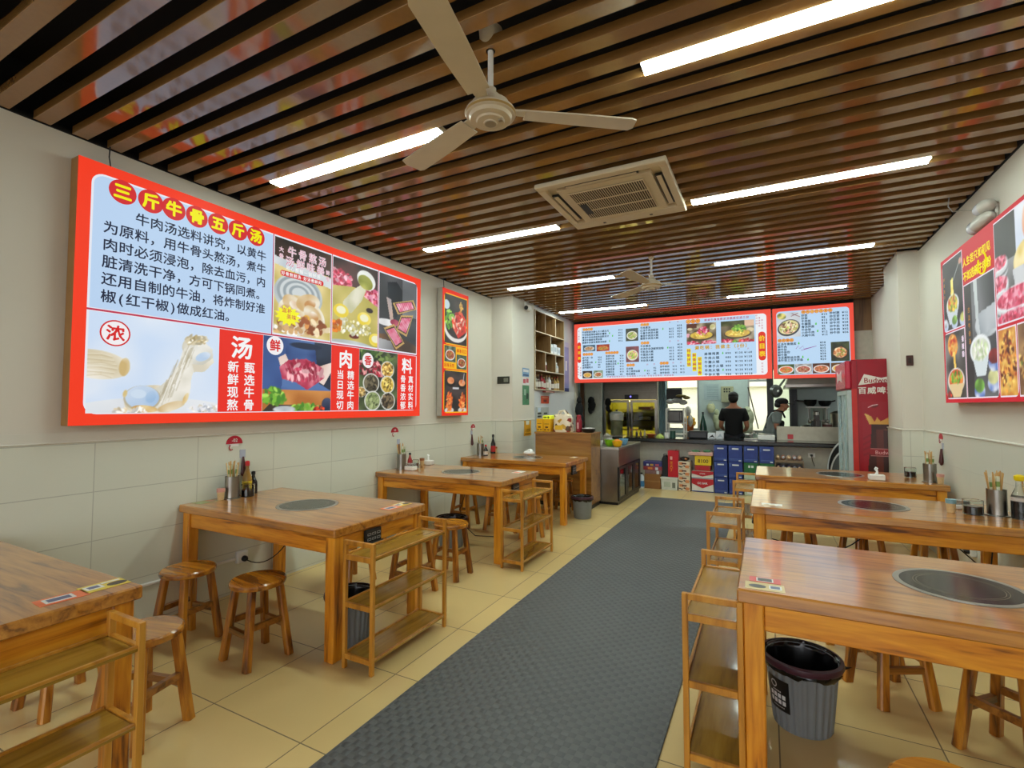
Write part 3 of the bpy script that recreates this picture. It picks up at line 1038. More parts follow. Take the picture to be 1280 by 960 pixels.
def pic_meat():
    p = Pic(116, 108, (40, 62, 110), None, 9)
    p.fill((40, 64, 118), (84, 116, 170), 5)
    p.poly([(0.72, 0.0), (1, 0), (1, 0.7), (0.80, 0.6)], (24, 30, 46), (44, 54, 76), 5)
    p.poly([(0.0, 0.0), (0.32, 0), (0.25, 0.70), (0, 0.70)], (44, 66, 120), (62, 92, 150), 5)
    p.ell(0.60, 0.08, 0.28, 0.05, (30, 40, 66)); 
    p.poly([(0.78, 0.36), (1.0, 0.28), (1.0, 0.42), (0.88, 0.62), (0.80, 0.58)], (222, 190, 176), (238, 216, 206), 6)
    p.poly([(0.20, 0.28), (0.30, 0.22), (0.36, 0.34), (0.26, 0.48)], (222, 196, 184), (238, 216, 206), 6)
    p.poly([(0.22, 0.40), (0.34, 0.30), (0.60, 0.26), (0.84, 0.36), (0.88, 0.52), (0.74, 0.62), (0.62, 0.70), (0.46, 0.60), (0.26, 0.56)], (176, 44, 76), (214, 110, 130), 13)
    p.bits(0.56, 0.45, 0.32, 0.14, 46, [(190, 56, 86), (232, 170, 176), (150, 26, 56)], 0.03, 2.4)
    for k in range(9):
        p.line([(0.30 + .06 * k, 0.36), (0.36 + .055 * k, 0.50), (0.34 + .06 * k, 0.58)], 0.008, (240, 200, 200), 0.6)
    p.poly([(0, 0.70), (1, 0.70), (1, 1), (0, 1)], (176, 106, 46), (206, 140, 74), 6)
    p.poly([(0.1, 0.90), (1, 0.92), (1, 1), (0, 1)], (54, 46, 40), (110, 86, 60), 8)
    p.bits(0.14, 0.80, 0.16, 0.10, 40, GREEN, 0.03, 2.0)
    p.bits(0.60, 0.95, 0.22, 0.05, 40, GREEN, 0.028, 1.8)
    p.ell(0.30, 0.97, 0.18, 0.05, (170, 176, 182), (210, 214, 216)); p.ell(0.94, 0.90, 0.1, 0.1, (26, 34, 60), (90, 100, 130))
    p.bits(0.80, 0.97, 0.1, 0.03, 14, REDS, 0.025)
    return p


def pic_spice():
    p = Pic(96, 118, (40, 44, 34), None, 10)
    p.fill((34, 38, 30), (90, 104, 64), 8)
    p.bits(0.3, 0.12, 0.45, 0.12, 50, [(60, 90, 40), (110, 130, 70), (30, 40, 26)], 0.035, 2.6)
    p.bits(0.3, 0.30, 0.3, 0.14, 60, [(170, 40, 60), (220, 150, 150), (110, 20, 36)], 0.026, 2.0)
    for cx, cy, r, c1, c2 in ((0.72, 0.30, .15, (200, 150, 60), (240, 206, 120)), (0.30, 0.55, .17, (70, 62, 46), (120, 110, 86)), (0.72, 0.56, .16, (206, 170, 60), (240, 214, 120)), (0.34, 0.84, .17, (120, 136, 84), (160, 172, 120)), (0.74, 0.84, .16, (70, 58, 44), (130, 112, 84)), (0.06, 0.70, .09, (190, 150, 80), (230, 200, 130))):
        p.ell(cx, cy, r, r * 0.98, (214, 214, 206)); p.ell(cx, cy, r * .88, r * .86, c1, c2, 0, 22)
        p.bits(cx, cy, r * .75, r * .75, 40, [c1, c2, tuple(q * .6 for q in c1)], 0.02, 1.7)
    return p


# ---------------------------------------------------------------- the big sign on the wall above the tables
SW, SH = 3.25, 1.610
s = light_box('light_box_sign', 'big red framed backlit sign with white text panel and food photos', SW, SH, 0.095, (-3.60, 1.342, 1.333), (0, 1, 0), (0, 0, 1), (1, 0, 0), RED, WHT, (152, 112, 62), 0.066, 0.07)
b = MB(); b.face(rrect(0.078, 1.297, 0.712, SH - 0.078, 0.06, corners=(0, 0, 0, 1)), 0.0020)
b.build('text_panel', lit(BLUEW), s)
MAG = (196, 58, 84)
b = MB()
b.box(0.066, SW - 0.066, 0.695, 0.707, 0.0012, 0.0026); b.box(1.297, 1.305, 0.706, SH - 0.066, 0.0012, 0.0026)
b.box(1.915, 1.922, 0.706, SH - 0.066, 0.0012, 0.0026); b.box(2.540, 2.547, 0.706, SH - 0.066, 0.0012, 0.0026)
b.build('divider_lines', lit(MAG), s)
pic_on(s, pic_pot(), 1.313, 1.907, 0.722, SH - 0.080)
pic_on(s, pic_pour(), 1.930, 2.532, 0.722, SH - 0.080)
pic_on(s, pic_chef(), 2.555, 3.172, 0.722, SH - 0.080)
pic_on(s, pic_bone(), 0.078, 0.868, 0.072, 0.690)
pic_on(s, pic_meat(), 1.228, 1.925, 0.072, 0.690)
pic_on(s, pic_spice(), 2.282, 2.852, 0.072, 0.690)
for x0, x1 in ((0.870, 1.226), (1.927, 2.280), (2.854, 3.172)):
    b = MB(); b.box(x0, x1, 0.072, 0.690, 0.0012, 0.0024); b.build('red_column', lit((238, 52, 40)), s)
TU = (0.228, 0.388, 0.530, 0.684, 0.838, 0.992, 1.142)
for q, ch in zip(TU, '三斤牛骨五斤汤'):
    b = MB(); b.face(disc(q, 1.472, 0.076), 0.0030); td = b.build('title_dot', lit((214, 44, 48)), s)
    b = MB(); b.text(ch, q, 1.472, 0.104, 0.0036, 1, 0.045); b.build('letter', lit((246, 240, 10)), td)
b = MB()
for k, ln in enumerate(('\u3000\u3000牛肉汤选料讲究，以黄牛', '为原料，用牛骨头熬汤，煮牛', '肉时必须浸泡，除去血污，内', '脏清洗干净，方可下锅同煮。', '还用自制的牛油，将炸制好淮', '椒(红干椒)做成红油。')):
    b.text(ln, 0.172, 1.330 - 0.1075 * k, 0.084, 0.0030, 0.0852, 0.017)
b.build('body_lettering', lit((30, 36, 62)), s)
b = MB(); b.face(disc(0.215, 0.570, 0.082), 0.0030); b.build('badge_ring', lit((214, 44, 48)), s)
for q, zc, r, ch in ((0.215, 0.570, 0.073, '浓'), (1.335, 0.615, 0.078, '鲜'), (2.40, 0.580, 0.078, '香')):
    b = MB(); b.face(disc(q, zc, r), 0.0034); bd = b.build('round_badge', lit((248, 244, 246)), s)
    b = MB(); b.text(ch, q, zc, 0.102, 0.0040, 1, 0.03); b.build('letter', lit((218, 38, 40)), bd)
b = MB(); b.face(rrect(1.37, 1.82, 1.215, 1.262, 0.02), 0.0030); b.build('red_strip', lit((218, 38, 40)), s)
for cx, big, c1, c2 in ((1.048, '汤', '甄选牛骨', '新鲜现熬'), (2.104, '肉', '精选牛肉', '当日现切'), (3.013, '料', '真材实料', '骨香浓郁')):
    b = MB(); b.text(big, cx, 0.565, 0.180, 0.0030, 1, 0.028); b.build('large_letter', lit((250, 250, 250)), s)
    for col, dx in ((c1, 0.066), (c2, -0.066)):
        b = MB(); b.text(col, cx + dx, 0.415, 0.090, 0.0030, 0.097, 0.02, vertical=True); b.build('white_lettering', lit((250, 250, 250)), s)
b = MB(); b.text('好骨熬鲜汤·好汤煮鲜肉', 1.395, 1.238, 0.036, 0.0036, 0.040, 0.02)
b.build('strip_lettering', lit((250, 250, 250)), s)
b = MB(); b.text('用心熬每一锅好汤', 1.44, 1.290, 0.040, 0.0030, 0.046, 0.02); b.build('strip_lettering', lit((250, 250, 250)), s)
for nm, col, bo, z in (('outline_lettering', (240, 222, 232), 0.05, 0.0028), ('headline_lettering', (206, 40, 84), 0.012, 0.0034)):
    for tx, x, y, sz, pt, ver in (('牛骨熬汤', 1.48, 1.440, 0.088, 0.108, False), ('汤鲜味美', 1.46, 1.350, 0.088, 0.108, False), ('大骨', 1.375, 1.435, 0.046, 0.058, True), ('鲜香', 1.868, 1.352, 0.046, 0.058, True), ('滋补', 1.415, 0.925, 0.046, 0.05, False), ('美味', 1.460, 0.875, 0.046, 0.05, False)):
        if sz < 0.05 and not ver and z < 0.003: continue
        b = MB(); b.text(tx, x, y, sz, z, pt, bo, vertical=ver); b.build(nm, lit(col), s)

# ---------------------------------------------------------------- the narrow sign beside it
s = light_box('light_box_sign', 'tall narrow red backlit sign with dishes, next to the pillar', 0.60, 1.625, 0.085, (-3.60, 5.038, 1.325), (0, 1, 0), (0, 0, 1), (1, 0, 0), (236, 48, 30), None, (176, 170, 158), 0.04)
b = MB()
for y0, y1 in ((0.915, 1.575), (0.035, 0.590)):
    b.face(rrect(0.028, 0.572, y0, y1, 0.07, corners=(1, 0, 0, 1)), 0.0012)
b.box(0.028, 0.572, 0.600, 0.905, 0.0002, 0.0012)
b.build('yellow_edge', lit((248, 186, 30)), s)
p = Pic(66, 80, (40, 30, 30), None, 12); p.fill((34, 28, 28), (60, 48, 44), 6)
p.ell(0.50, 0.66, 0.44, 0.30, (226, 222, 216)); p.ell(0.52, 0.62, 0.40, 0.26, (44, 34, 34)); p.ell(0.08, 0.22, 0.12, 0.10, (196, 214, 220))
p.bits(0.22, 0.52, 0.16, 0.18, 50, GREEN, 0.035, 1.6)
p.poly([(0.45, 0.40), (0.70, 0.26), (0.96, 0.44), (0.95, 0.70), (0.60, 0.86), (0.36, 0.66)], (200, 36, 30), (236, 110, 80), 9)
p.bits(0.66, 0.54, 0.26, 0.22, 40, REDS + [(240, 190, 170)], 0.03, 2.4); p.bits(0.74, 0.20, 0.06, 0.10, 16, [(230, 190, 90), (190, 130, 50)], 0.025, 2)
pic_on(s, p, 0.042, 0.558, 0.930, 1.560)
for x0, x1, y0, y1, sd, bg in ((0.042, 0.295, 0.690, 0.895, 13, (120, 136, 110)), (0.315, 0.558, 0.610, 0.800, 14, (90, 110, 80))):
    pic_on(s, dish(40, 34, bg, (60, 70, 54), (226, 224, 214), [(160, 60, 40), (206, 120, 70), (110, 40, 30)], sd), x0, x1, y0, y1)
p = Pic(66, 70, (44, 36, 36), None, 15); p.fill((40, 34, 34), (70, 58, 56), 6)
for cx, cy in ((0.28, 0.28), (0.78, 0.32)):
    p.ell(cx, cy, 0.20, 0.12, (24, 20, 20)); p.ell(cx, cy - 0.04, 0.15, 0.09, (206, 110, 60), (236, 170, 120), 0, 12)
p.line([(0.82, 0.28), (0.88, 0.04)], 0.02, (200, 200, 204)); p.rect(0.36, 0.64, 0.40, 0.44, (200, 200, 204))
for cx in (0.22, 0.80):
    p.ell(cx, 0.96, 0.20, 0.08, (210, 206, 198)); p.bits(cx, 0.76, 0.11, 0.22, 60, [(226, 110, 40), (240, 150, 80), (190, 70, 30)], 0.03, 2.2)
pic_on(s, p, 0.042, 0.558, 0.050, 0.575)
b = MB(); b.text('鲜香可口', 0.345, 0.850, 0.052, 0.003, 0.058, 0.02); b.text('回味无穷', 0.060, 0.645, 0.052, 0.003, 0.058, 0.02)
b.build('lettering', lit((214, 60, 20)), s)

# ---------------------------------------------------------------- the sign on the opposite wall
RW, RH = 1.95, 1.225
s = light_box('light_box_sign', 'dark red framed backlit sign below the twin emergency lamp, cut by the picture edge', RW, RH, 0.075, (1.38, 5.490, 1.476), (0, -1, 0), (0, 0, 1), (-1, 0, 0), (206, 34, 48), None, (150, 30, 34), 0.04)
R3 = lambda yw: 5.490 - yw
b = MB()
for x0, x1, y0, y1 in ((0.040, 0.522, 0.598, 1.195), (0.040, 0.522, 0.030, 0.588), (0.528, 1.108, 0.030, 0.905), (1.120, RW - 0.03, 0.500, 1.195), (1.120, 1.390, 0.030, 0.480), (1.400, RW - 0.03, 0.030, 0.480)):
    b.face(rrect(x0, x1, y0, y1, 0.05, corners=(x0 < 0.1, x1 > 1, x1 > 1.5, x0 < 0.1)), 0.001)
b.build('white_edge', lit((240, 226, 236)), s)
p = Pic(50, 64, (50, 48, 48), None, 21); p.fill((44, 42, 42), (66, 62, 60), 5)
p.line([(0.95, 0.08), (0.55, 0.32)], 0.02, (170, 170, 174)); p.ell(0.92, 0.12, 0.07, 0.05, (206, 150, 130))
p.poly([(0.42, 0.30), (0.54, 0.28), (0.56, 0.62), (0.40, 0.64)], (236, 206, 60), (246, 232, 130), 14)
p.ell(0.48, 0.66, 0.26, 0.16, (232, 234, 236)); p.poly([(0.14, 0.68), (0.80, 0.68), (0.62, 0.92), (0.30, 0.92)], (206, 214, 220)); p.ell(0.48, 0.64, 0.21, 0.12, (220, 200, 80), (110, 150, 50), 0, 14)
p.bits(0.48, 0.64, 0.18, 0.1, 40, [(230, 200, 70), (120, 160, 60), (200, 80, 50)], 0.03, 1.8)
for cx, c in ((0.55, (150, 200, 90)), (0.95, (220, 220, 120)), (0.08, (226, 230, 236))):
    p.ell(cx, 0.92, 0.13, 0.09, (190, 204, 226)); p.ell(cx, 0.88, 0.11, 0.07, c, tuple(q * .7 for q in c), 0, 14)
pic_on(s, p, 0.050, 0.512, 0.608, 1.185)
p = Pic(50, 60, (70, 66, 62), None, 22); p.fill((60, 56, 52), (130, 128, 124), 4)
p.ell(0.40, 0.20, 0.22, 0.18, (206, 90, 40), (240, 180, 90), 0.2, 14); p.bits(0.40, 0.20, 0.18, 0.15, 40, [(226, 140, 50), (190, 50, 30), (240, 200, 110)], 0.03, 2)
p.poly([(0.40, 0.30), (0.52, 0.30), (0.54, 0.66), (0.46, 0.66)], (236, 180, 60), (250, 220, 120), 12)
p.ell(0.50, 0.74, 0.36, 0.20, (230, 226, 220)); p.ell(0.50, 0.72, 0.31, 0.16, (206, 60, 30), (236, 140, 50), 0, 10)
p.poly([(0.12, 0.78), (0.90, 0.78), (0.70, 0.98), (0.34, 0.98)], (226, 200, 150)); p.bits(0.5, 0.68, 0.24, 0.08, 30, GREEN + [(236, 200, 70)], 0.03, 1.6)
p.bits(0.1, 0.95, 0.15, 0.04, 20, REDS, 0.03)
pic_on(s, p, 0.050, 0.512, 0.040, 0.578)
p = Pic(58, 84, (60, 60, 62), None, 23); p.fill((50, 50, 52), (120, 122, 124), 4)
p.rect(0.0, 0.26, 0, 1, (50, 46, 46), (62, 58, 56), 4)
p.poly([(0.34, 0), (0.46, 0), (0.50, 0.55), (0.42, 0.55)], (206, 214, 212), (176, 184, 184), 8)
p.ell(0.74, 0.40, 0.28, 0.12, (170, 178, 182), (200, 206, 208)); p.poly([(0.46, 0.30), (1, 0.26), (1, 0.46), (0.52, 0.48)], (150, 160, 166), (186, 192, 196), 6)
p.ell(0.48, 0.60, 0.24, 0.13, (236, 240, 240)); p.poly([(0.20, 0.62), (0.78, 0.62), (0.64, 0.82), (0.34, 0.82)], (214, 224, 226)); p.ell(0.48, 0.60, 0.20, 0.10, (206, 214, 190), (232, 234, 220), 0, 16)
p.bits(0.48, 0.60, 0.17, 0.08, 40, [(190, 206, 160), (236, 236, 224)], 0.02, 1.8)
for cx, cy, c in ((0.42, 0.90, (130, 190, 80)), (0.86, 0.84, (226, 226, 160)), (0.90, 0.68, (150, 40, 40))):
    p.ell(cx, cy + 0.05, 0.13, 0.075, (90, 120, 190), (226, 230, 240), 0, 14); p.ell(cx, cy, 0.12, 0.065, c, tuple(q * .7 for q in c), 0, 14)
pic_on(s, p, 0.538, 1.098, 0.040, 0.895)
p = Pic(86, 76, (150, 150, 154), None, 24); p.fill((70, 68, 66), (150, 150, 152), 3)
p.rect(0.0, 0.40, 0, 0.42, (58, 56, 54), (66, 64, 62), 4); p.rect(0.40, 1, 0, 0.42, (206, 214, 230), (230, 234, 240), 4)
p.ell(0.62, 0.16, 0.12, 0.20, (226, 150, 110), (240, 210, 180), 0.2)
p.ell(0.60, 0.50, 0.30, 0.18, (226, 200, 110), (242, 226, 170), 0, 12); p.poly([(0.32, 0.54), (0.9, 0.54), (0.86, 0.70), (0.36, 0.70)], (206, 208, 210), (170, 174, 178), 8)
for cx, cy, rx, ry in ((0.06, 0.42, 0.22, 0.08), (0.06, 0.62, 0.22, 0.09), (0.38, 0.80, 0.50, 0.12), (0.30, 0.97, 0.4, 0.08)):
    for k in range(4):
        p.ell(cx, cy + 0.11 - 0.025 * k, rx, ry, (206, 208, 210) if k % 2 else (110, 112, 114))
    p.ell(cx, cy, rx, ry, (232, 234, 236)); p.ell(cx, cy - 0.01, rx * .9, ry * .85, (206, 50, 86), (240, 160, 180), 0, 18)
    p.bits(cx, cy - 0.01, rx * .8, ry * .75, 60, MEAT, 0.02, 1.6)
pic_on(s, p, 1.130, RW - 0.04, 0.510, 1.185)
p = Pic(34, 56, (190, 120, 50), None, 25); p.fill((206, 130, 50), (236, 190, 90), 10); p.bits(0.5, 0.5, 0.28, 0.45, 120, [(226, 150, 60), (150, 60, 30), (246, 206, 110), (90, 40, 24)], 0.03, 1.8)
pic_on(s, p, 1.130, 1.382, 0.040, 0.470)
p = Pic(52, 48, (150, 100, 60), None, 26); p.fill((120, 84, 54), (180, 140, 90), 6); p.bits(0.4, 0.5, 0.4, 0.35, 90, [(226, 170, 80), (110, 60, 30), (60, 90, 30), (240, 206, 120)], 0.035, 1.8)
pic_on(s, p, 1.410, RW - 0.04, 0.040, 0.470)
b = MB(); b.text('人生若只如初见', 0.575, 1.075, 0.072, 0.003, 0.076, 0.03); b.text('不如选碗牛肉粉', 0.575, 0.965, 0.078, 0.003, 0.076, 0.03)
b.tube([(0.915 + 0.075 * math.cos(a), 0.985 + 0.075 * math.sin(a), 0.003) for a in [PI * k / 12 + 2.6 for k in range(20)]], 0.006, 5)
b.build('headline_lettering', lit((248, 232, 20)), s)
b = MB(); b.text('鲜香面条', 0.085, 1.05, 0.034, 0.003, 0.05, 0.0, vertical=True); b.build('gold_lettering', lit((214, 150, 60)), s)
b = MB(); b.text('古法牛骨汤', 0.625, 0.70, 0.045, 0.003, 0.06, 0.01, vertical=True)
b.build('gold_lettering', lit((214, 150, 60)), s)
b = MB(); b.text('香辣粉', 0.475, 0.50, 0.05, 0.003, 0.06, 0.05, vertical=True)
b.build('pale_lettering', lit((240, 220, 236)), s)

# ---------------------------------------------------------------- menu boards over the hatch
MRED, MBL, INK = (246, 84, 66), (192, 222, 250), (40, 62, 80)
BX0, BZ0, BW, BH = -3.30, 1.895, 3.395, 1.140
s = light_box('menu_board', 'long backlit menu board with red frame over the kitchen hatch', BW, BH, 0.148, (BX0, 9.0, BZ0), (1, 0, 0), (0, 0, 1), (0, -1, 0), MRED, (244, 246, 250), (200, 50, 40), 0.065, 0.06)
b = MB(); b.face(rrect(0.150, 3.170, 0.085, BH - 0.075, 0.02), 0.0018); b.build('panel', lit(MBL), s)
dots, ringl = MB(), MB()
heads, ink, redink, yel, grn = MB(), MB(), MB(), MB(), MB()
def pills(x, y, txt, r=0.028, p=0.050):
    for i, ch in enumerate(txt):
        dots.face(disc(x + i * p, y, r, 18), 0.0024); ringl.face(disc(x + i * p, y, r * 0.78, 18), 0.0028)
        heads.text(ch, x + i * p, y, r * 1.25, 0.0032, 1, 0.03)
def rows(x, y, y1, lines, size, px=(), prices=(), adv=1.05):
    """menu lines from y down to y1, prices in columns at px"""
    dy = (y - y1) / max(1, len(lines) - 1)
    for i, ln in enumerate(lines):
        ink.text(ln, x, y - i * dy, size, 0.0026, size * adv, 0.03)
        for k, c in enumerate(prices[i] if i < len(prices) else ()):
            if c: ink.text(c, px[k], y - i * dy, size, 0.0026, size * 0.62, 0.03)
def leaf(x, y):
    grn.face([(x, y - 0.02), (x + 0.014, y - 0.006), (x + 0.005, y + 0.028), (x - 0.012, y - 0.004)], 0.003)
pills(0.200, 1.026, '牛肉小吃')
rows(0.185, 0.972, 0.770, ('牛肉粉面大碗七元小碗五元', '牛杂粉面宽粉细粉红薯粉', '骨汤牛肉米线加肉加粉另计', '清汤牛腩面免费加面', '麻辣牛杂面免费续汤加粉'), 0.042, (0.885,), (('¥10',), ('¥12',), ('¥15',), ('¥10',), ('¥12',)))
leaf(0.70, 0.925); leaf(0.76, 0.87); leaf(0.70, 0.775)
pills(0.200, 0.545, '鲜卤系列'); pills(0.645, 0.552, '特色凉菜类')
rows(0.185, 0.478, 0.290, ('卤牛肉一份', '卤牛肚', '卤牛筋小料', '卤豆腐干', '卤鸡蛋两只'), 0.040, (0.485,), (('¥38',), ('¥35',), ('¥32',), ('¥8',), ('¥4',)))
rows(0.645, 0.490, 0.142, ('凉拌牛肉', '凉拌木耳', '凉拌黄瓜丝', '拍黄瓜花生', '凉拌毛豆', '皮蛋豆腐', '老醋花生', '凉拌时蔬'), 0.040, (0.905,), (('¥28',), ('¥12',), ('¥10',), ('¥10',), ('¥12',), ('¥12',), ('¥10',), ('¥8',)))
leaf(0.43, 0.385); leaf(0.86, 0.345)
pills(1.310, 1.036, '牛肉汤'); pills(1.310, 0.700, '牛杂汤'); pills(1.045, 0.306, '单点类'); pills(1.645, 0.318, '加料类')
rows(1.300, 0.978, 0.780, ('牛肉清汤', '红汤牛肉汤配饼', '牛骨牛肉汤大碗', '番茄牛肉汤大碗', '酸菜牛肉汤大碗'), 0.044, (1.80, 1.94), (('', '¥18'), ('¥15', '¥20'), ('¥15', '¥20'), ('¥15', '¥20'), ('¥15', '¥20')))
rows(1.300, 0.642, 0.378, ('牛杂清汤', '红汤牛杂汤配饼加粉', '牛肚汤大碗', '牛筋汤大碗', '羊肉汤大碗', '羊杂汤大碗'), 0.044, (1.80, 1.94), (('', '¥18'), ('¥15', '¥20'), ('¥15', '¥20'), ('¥15', '¥20'), ('¥15', '¥20'), ('¥18', '¥22')))
rows(1.035, 0.240, 0.142, ('白米饭', '手工烧饼加蛋', '粉丝面条'), 0.040, (1.40, 1.52), (('', '¥2'), ('¥3', '¥5'), ('¥3', '¥5')))
rows(1.640, 0.258, 0.146, ('加牛肉份', '加牛杂份', '加牛肚份'), 0.040, (1.85, 1.98), (('¥10', '¥15'), ('¥10', '¥15'), ('¥10', '¥15')))
leaf(1.68, 0.935); leaf(1.76, 0.592); leaf(1.35, 0.195)
for x, y in ((1.80, 1.045), (1.94, 1.045), (1.80, 0.705), (1.94, 0.705), (1.40, 0.306), (1.52, 0.306), (1.85, 0.318), (1.98, 0.318)):
    redink.text('份', x, y, 0.034, 0.003, 1)
pills(2.115, 1.030, '火锅类', 0.040, 0.078)
rows(2.395, 0.448, 0.092, ('麻辣鸡煲', '牛肉火锅', '牛腩火锅', '牛蹄子火锅', '羊肉火锅', '牛杂火锅'), 0.052, (), (), 1.18)
for i in range(6):
    for k, c in enumerate((('¥98', '¥138', '¥168'), ('¥88', '¥128', '¥158'))[i % 2]):
        ink.text(c, (2.715, 2.865, 3.005)[k], 0.448 - 0.0712 * i, 0.044, 0.0026, 0.030, 0.03)
leaf(2.66, 0.45); leaf(2.66, 0.165)
for k in range(3): redink.text('小中大'[k], (2.75, 2.91, 3.05)[k], 0.508, 0.034, 0.003, 1)
redink.text('鲜卤牛骨现熬浓汤锅底任选三份', 2.400, 1.034, 0.044, 0.003, 0.050, 0.02)
yel2 = MB(); yel2.text('涮吃锅：我做主（3份）', 2.250, 0.562, 0.070, 0.003, 0.083, 0.035)
for i, (x, y0, y1) in enumerate(((2.115, 0.555, 0.240), (2.205, 0.475, 0.155), (2.292, 0.402, 0.080))):
    yel.box(x - 0.034, x + 0.034, y1, y0, 0.0018, 0.0024)
    redink.text(('特制拼锅', '鲜香麻辣', '浓鲜牛骨')[i], x, y0 - 0.04, 0.060, 0.003, 0.078, 0.02, vertical=True)
redink.text('牛腩汤底香浓可口 牛骨慢熬八个小时 牛肉当日现切 欢迎品尝', 0.665, 0.100, 0.036, 0.003, 0.044, 0.01)
redink.text('匠心慢熬', 0.095, 1.000, 0.034, 0.003, 0.050, vertical=True); redink.text('真材实料', 0.080, 0.310, 0.036, 0.003, 0.050, vertical=True); redink.text('滋补暖胃', 0.125, 0.290, 0.036, 0.003, 0.050, vertical=True)
redink.text('好汤好料', 3.185, 1.045, 0.032, 0.003, 0.044, vertical=True); redink.text('健康美味', 3.225, 1.005, 0.032, 0.003, 0.044, vertical=True); redink.text('用心做菜', 3.265, 0.965, 0.032, 0.003, 0.044, vertical=True); redink.text('欢迎光临', 3.255, 0.250, 0.034, 0.003, 0.046, vertical=True)
for x0, x1, y0, y1, ys in ((0.066, 0.136, 0.385, 0.785, 0.69), (3.205, 3.312, 0.300, 0.775, 0.665)):
    b = MB(); b.face(rrect(x0, x1, y0, y1, (x1 - x0) * 0.48), 0.0024); tb = b.build('red_tab', lit((226, 58, 40)), s)
    b = MB(); b.text('价目表', (x0 + x1) / 2, ys, (x1 - x0) * 0.86, 0.0032, (y1 - y0) * 0.27, 0.04, vertical=True); b.build('tab_lettering', lit((250, 206, 40)), tb)
dots.build('heading_border', lit((224, 110, 40)), s); ringl.build('heading_dots', lit((246, 206, 110)), s)
heads.build('heading_lettering', lit((222, 110, 20)), s)
ink.build('dish_lettering', lit(INK), s); redink.build('red_lettering', lit((190, 60, 90)), s)
yel.build('yellow_strip', lit((246, 236, 20)), s); yel2.build('yellow_lettering', lit((206, 160, 20)), s); grn.build('green_leaf', lit((90, 200, 60)), s)
for x0, x1, y0, y1, bg, bowl, cols, sd in (
        (1.010, 1.240, 0.750, 0.985, (70, 74, 60), (232, 232, 222), [(206, 190, 130), (150, 160, 80), (236, 226, 190)], 31),
        (1.010, 1.250, 0.360, 0.650, (150, 84, 90), (226, 222, 210), [(190, 200, 80), (220, 210, 140), (230, 150, 150)], 32),
        (0.178, 0.425, 0.600, 0.724, (90, 120, 140), (216, 220, 220), [(206, 160, 110), (150, 90, 60), (230, 230, 220)], 33),
        (0.447, 0.699, 0.592, 0.719, (190, 70, 40), (206, 120, 60), [(206, 60, 40), (150, 170, 60), (236, 190, 80)], 34),
        (0.165, 0.360, 0.082, 0.225, (60, 44, 40), (230, 220, 190), [(226, 180, 70), (200, 110, 50), (240, 210, 120)], 35),
        (0.382, 0.569, 0.086, 0.227, (150, 170, 140), (236, 236, 230), [(190, 100, 60), (150, 60, 40), (220, 200, 150)], 36)):
    pic_on(s, dish(44, max(20, int(44 * (y1 - y0) / (x1 - x0))), bg, tuple(q * .7 for q in bg), bowl, cols, sd), x0, x1, y0, y1)
for x0, x1, sd in ((2.083, 2.565, 37), (2.639, 3.147, 38)):
    p = Pic(74, 54, (110, 84, 56), None, sd); p.fill((84, 72, 50), (190, 176, 150), 5)
    if sd == 37:
        p.rect(0, 0.35, 0, 0.22, (96, 56, 44)); p.ell(0.12, 0.26, 0.14, 0.07, (226, 214, 190), (196, 180, 120))
        p.ell(0.88, 0.22, 0.14, 0.14, (196, 190, 130), (226, 220, 190)); p.ell(0.06, 0.55, 0.10, 0.10, (230, 150, 170), (240, 200, 210))
    else:
        p.rect(0, 0.75, 0, 0.25, (66, 70, 40), (96, 96, 60)); p.rect(0.72, 1, 0, 0.28, (226, 190, 160))
        p.ell(0.88, 0.45, 0.16, 0.10, (214, 196, 150), (236, 226, 200))
    p.ell(0.5, 0.60, 0.42 * p.asp, 0.22, (70, 60, 46)); p.ell(0.5, 0.57, 0.39 * p.asp, 0.19, (222, 196, 80), (206, 160, 80), 0, 12)
    p.bits(0.55, 0.38, 0.26, 0.18, 50, MEAT if sd == 37 else GREEN, 0.045, 1.6); p.bits(0.45, 0.60, 0.30, 0.10, 30, [(240, 220, 120), (206, 170, 60)], 0.04, 1.6)
    p.bits(0.2, 0.94, 0.30, 0.10, 50, MEAT, 0.04, 1.6); p.bits(0.75, 0.94, 0.34, 0.09, 50, MEAT if sd == 37 else REDS + MEAT, 0.04, 1.6)
    if sd == 38: p.bits(0.42, 0.95, 0.12, 0.06, 20, GREEN, 0.04)
    pic_on(s, p, x0, x1, 0.620, 0.988)

s = light_box('menu_board', 'short square backlit menu board next to the red drinks fridge', 1.095, BH, 0.148, (0.118, 9.0, BZ0 - 0.005), (1, 0, 0), (0, 0, 1), (0, -1, 0), MRED, MBL, (200, 50, 40), 0.055, 0.05)
dots, ringl, heads, ink, redink, grn = MB(), MB(), MB(), MB(), MB(), MB()
pills(0.435, 1.050, '特色小炒主食类', 0.030, 0.060)
rows(0.425, 0.995, 0.675, ('炒饭', '炒面', '牛肉饭', '牛腩面', '骨汤拌面', '牛杂饭', '小炒牛肉', '大碗牛肉'), 0.042, (0.690,), (('¥10',), ('¥8',), ('¥15',), ('¥18',), ('¥6',), ('¥5',), ('¥12',), ('¥15',)))
rows(0.805, 1.003, 0.695, ('炒时蔬', '炒豆芽', '炒白菜', '炒牛河', '炒牛肚', '炒牛肉', '炒牛杂'), 0.042, (0.960,), (('¥12',), ('¥15',), ('¥15',), ('¥28',), ('¥38',), ('¥42',), ('¥36',)))
pills(0.095, 0.613, '锅底涮品', 0.030, 0.056)
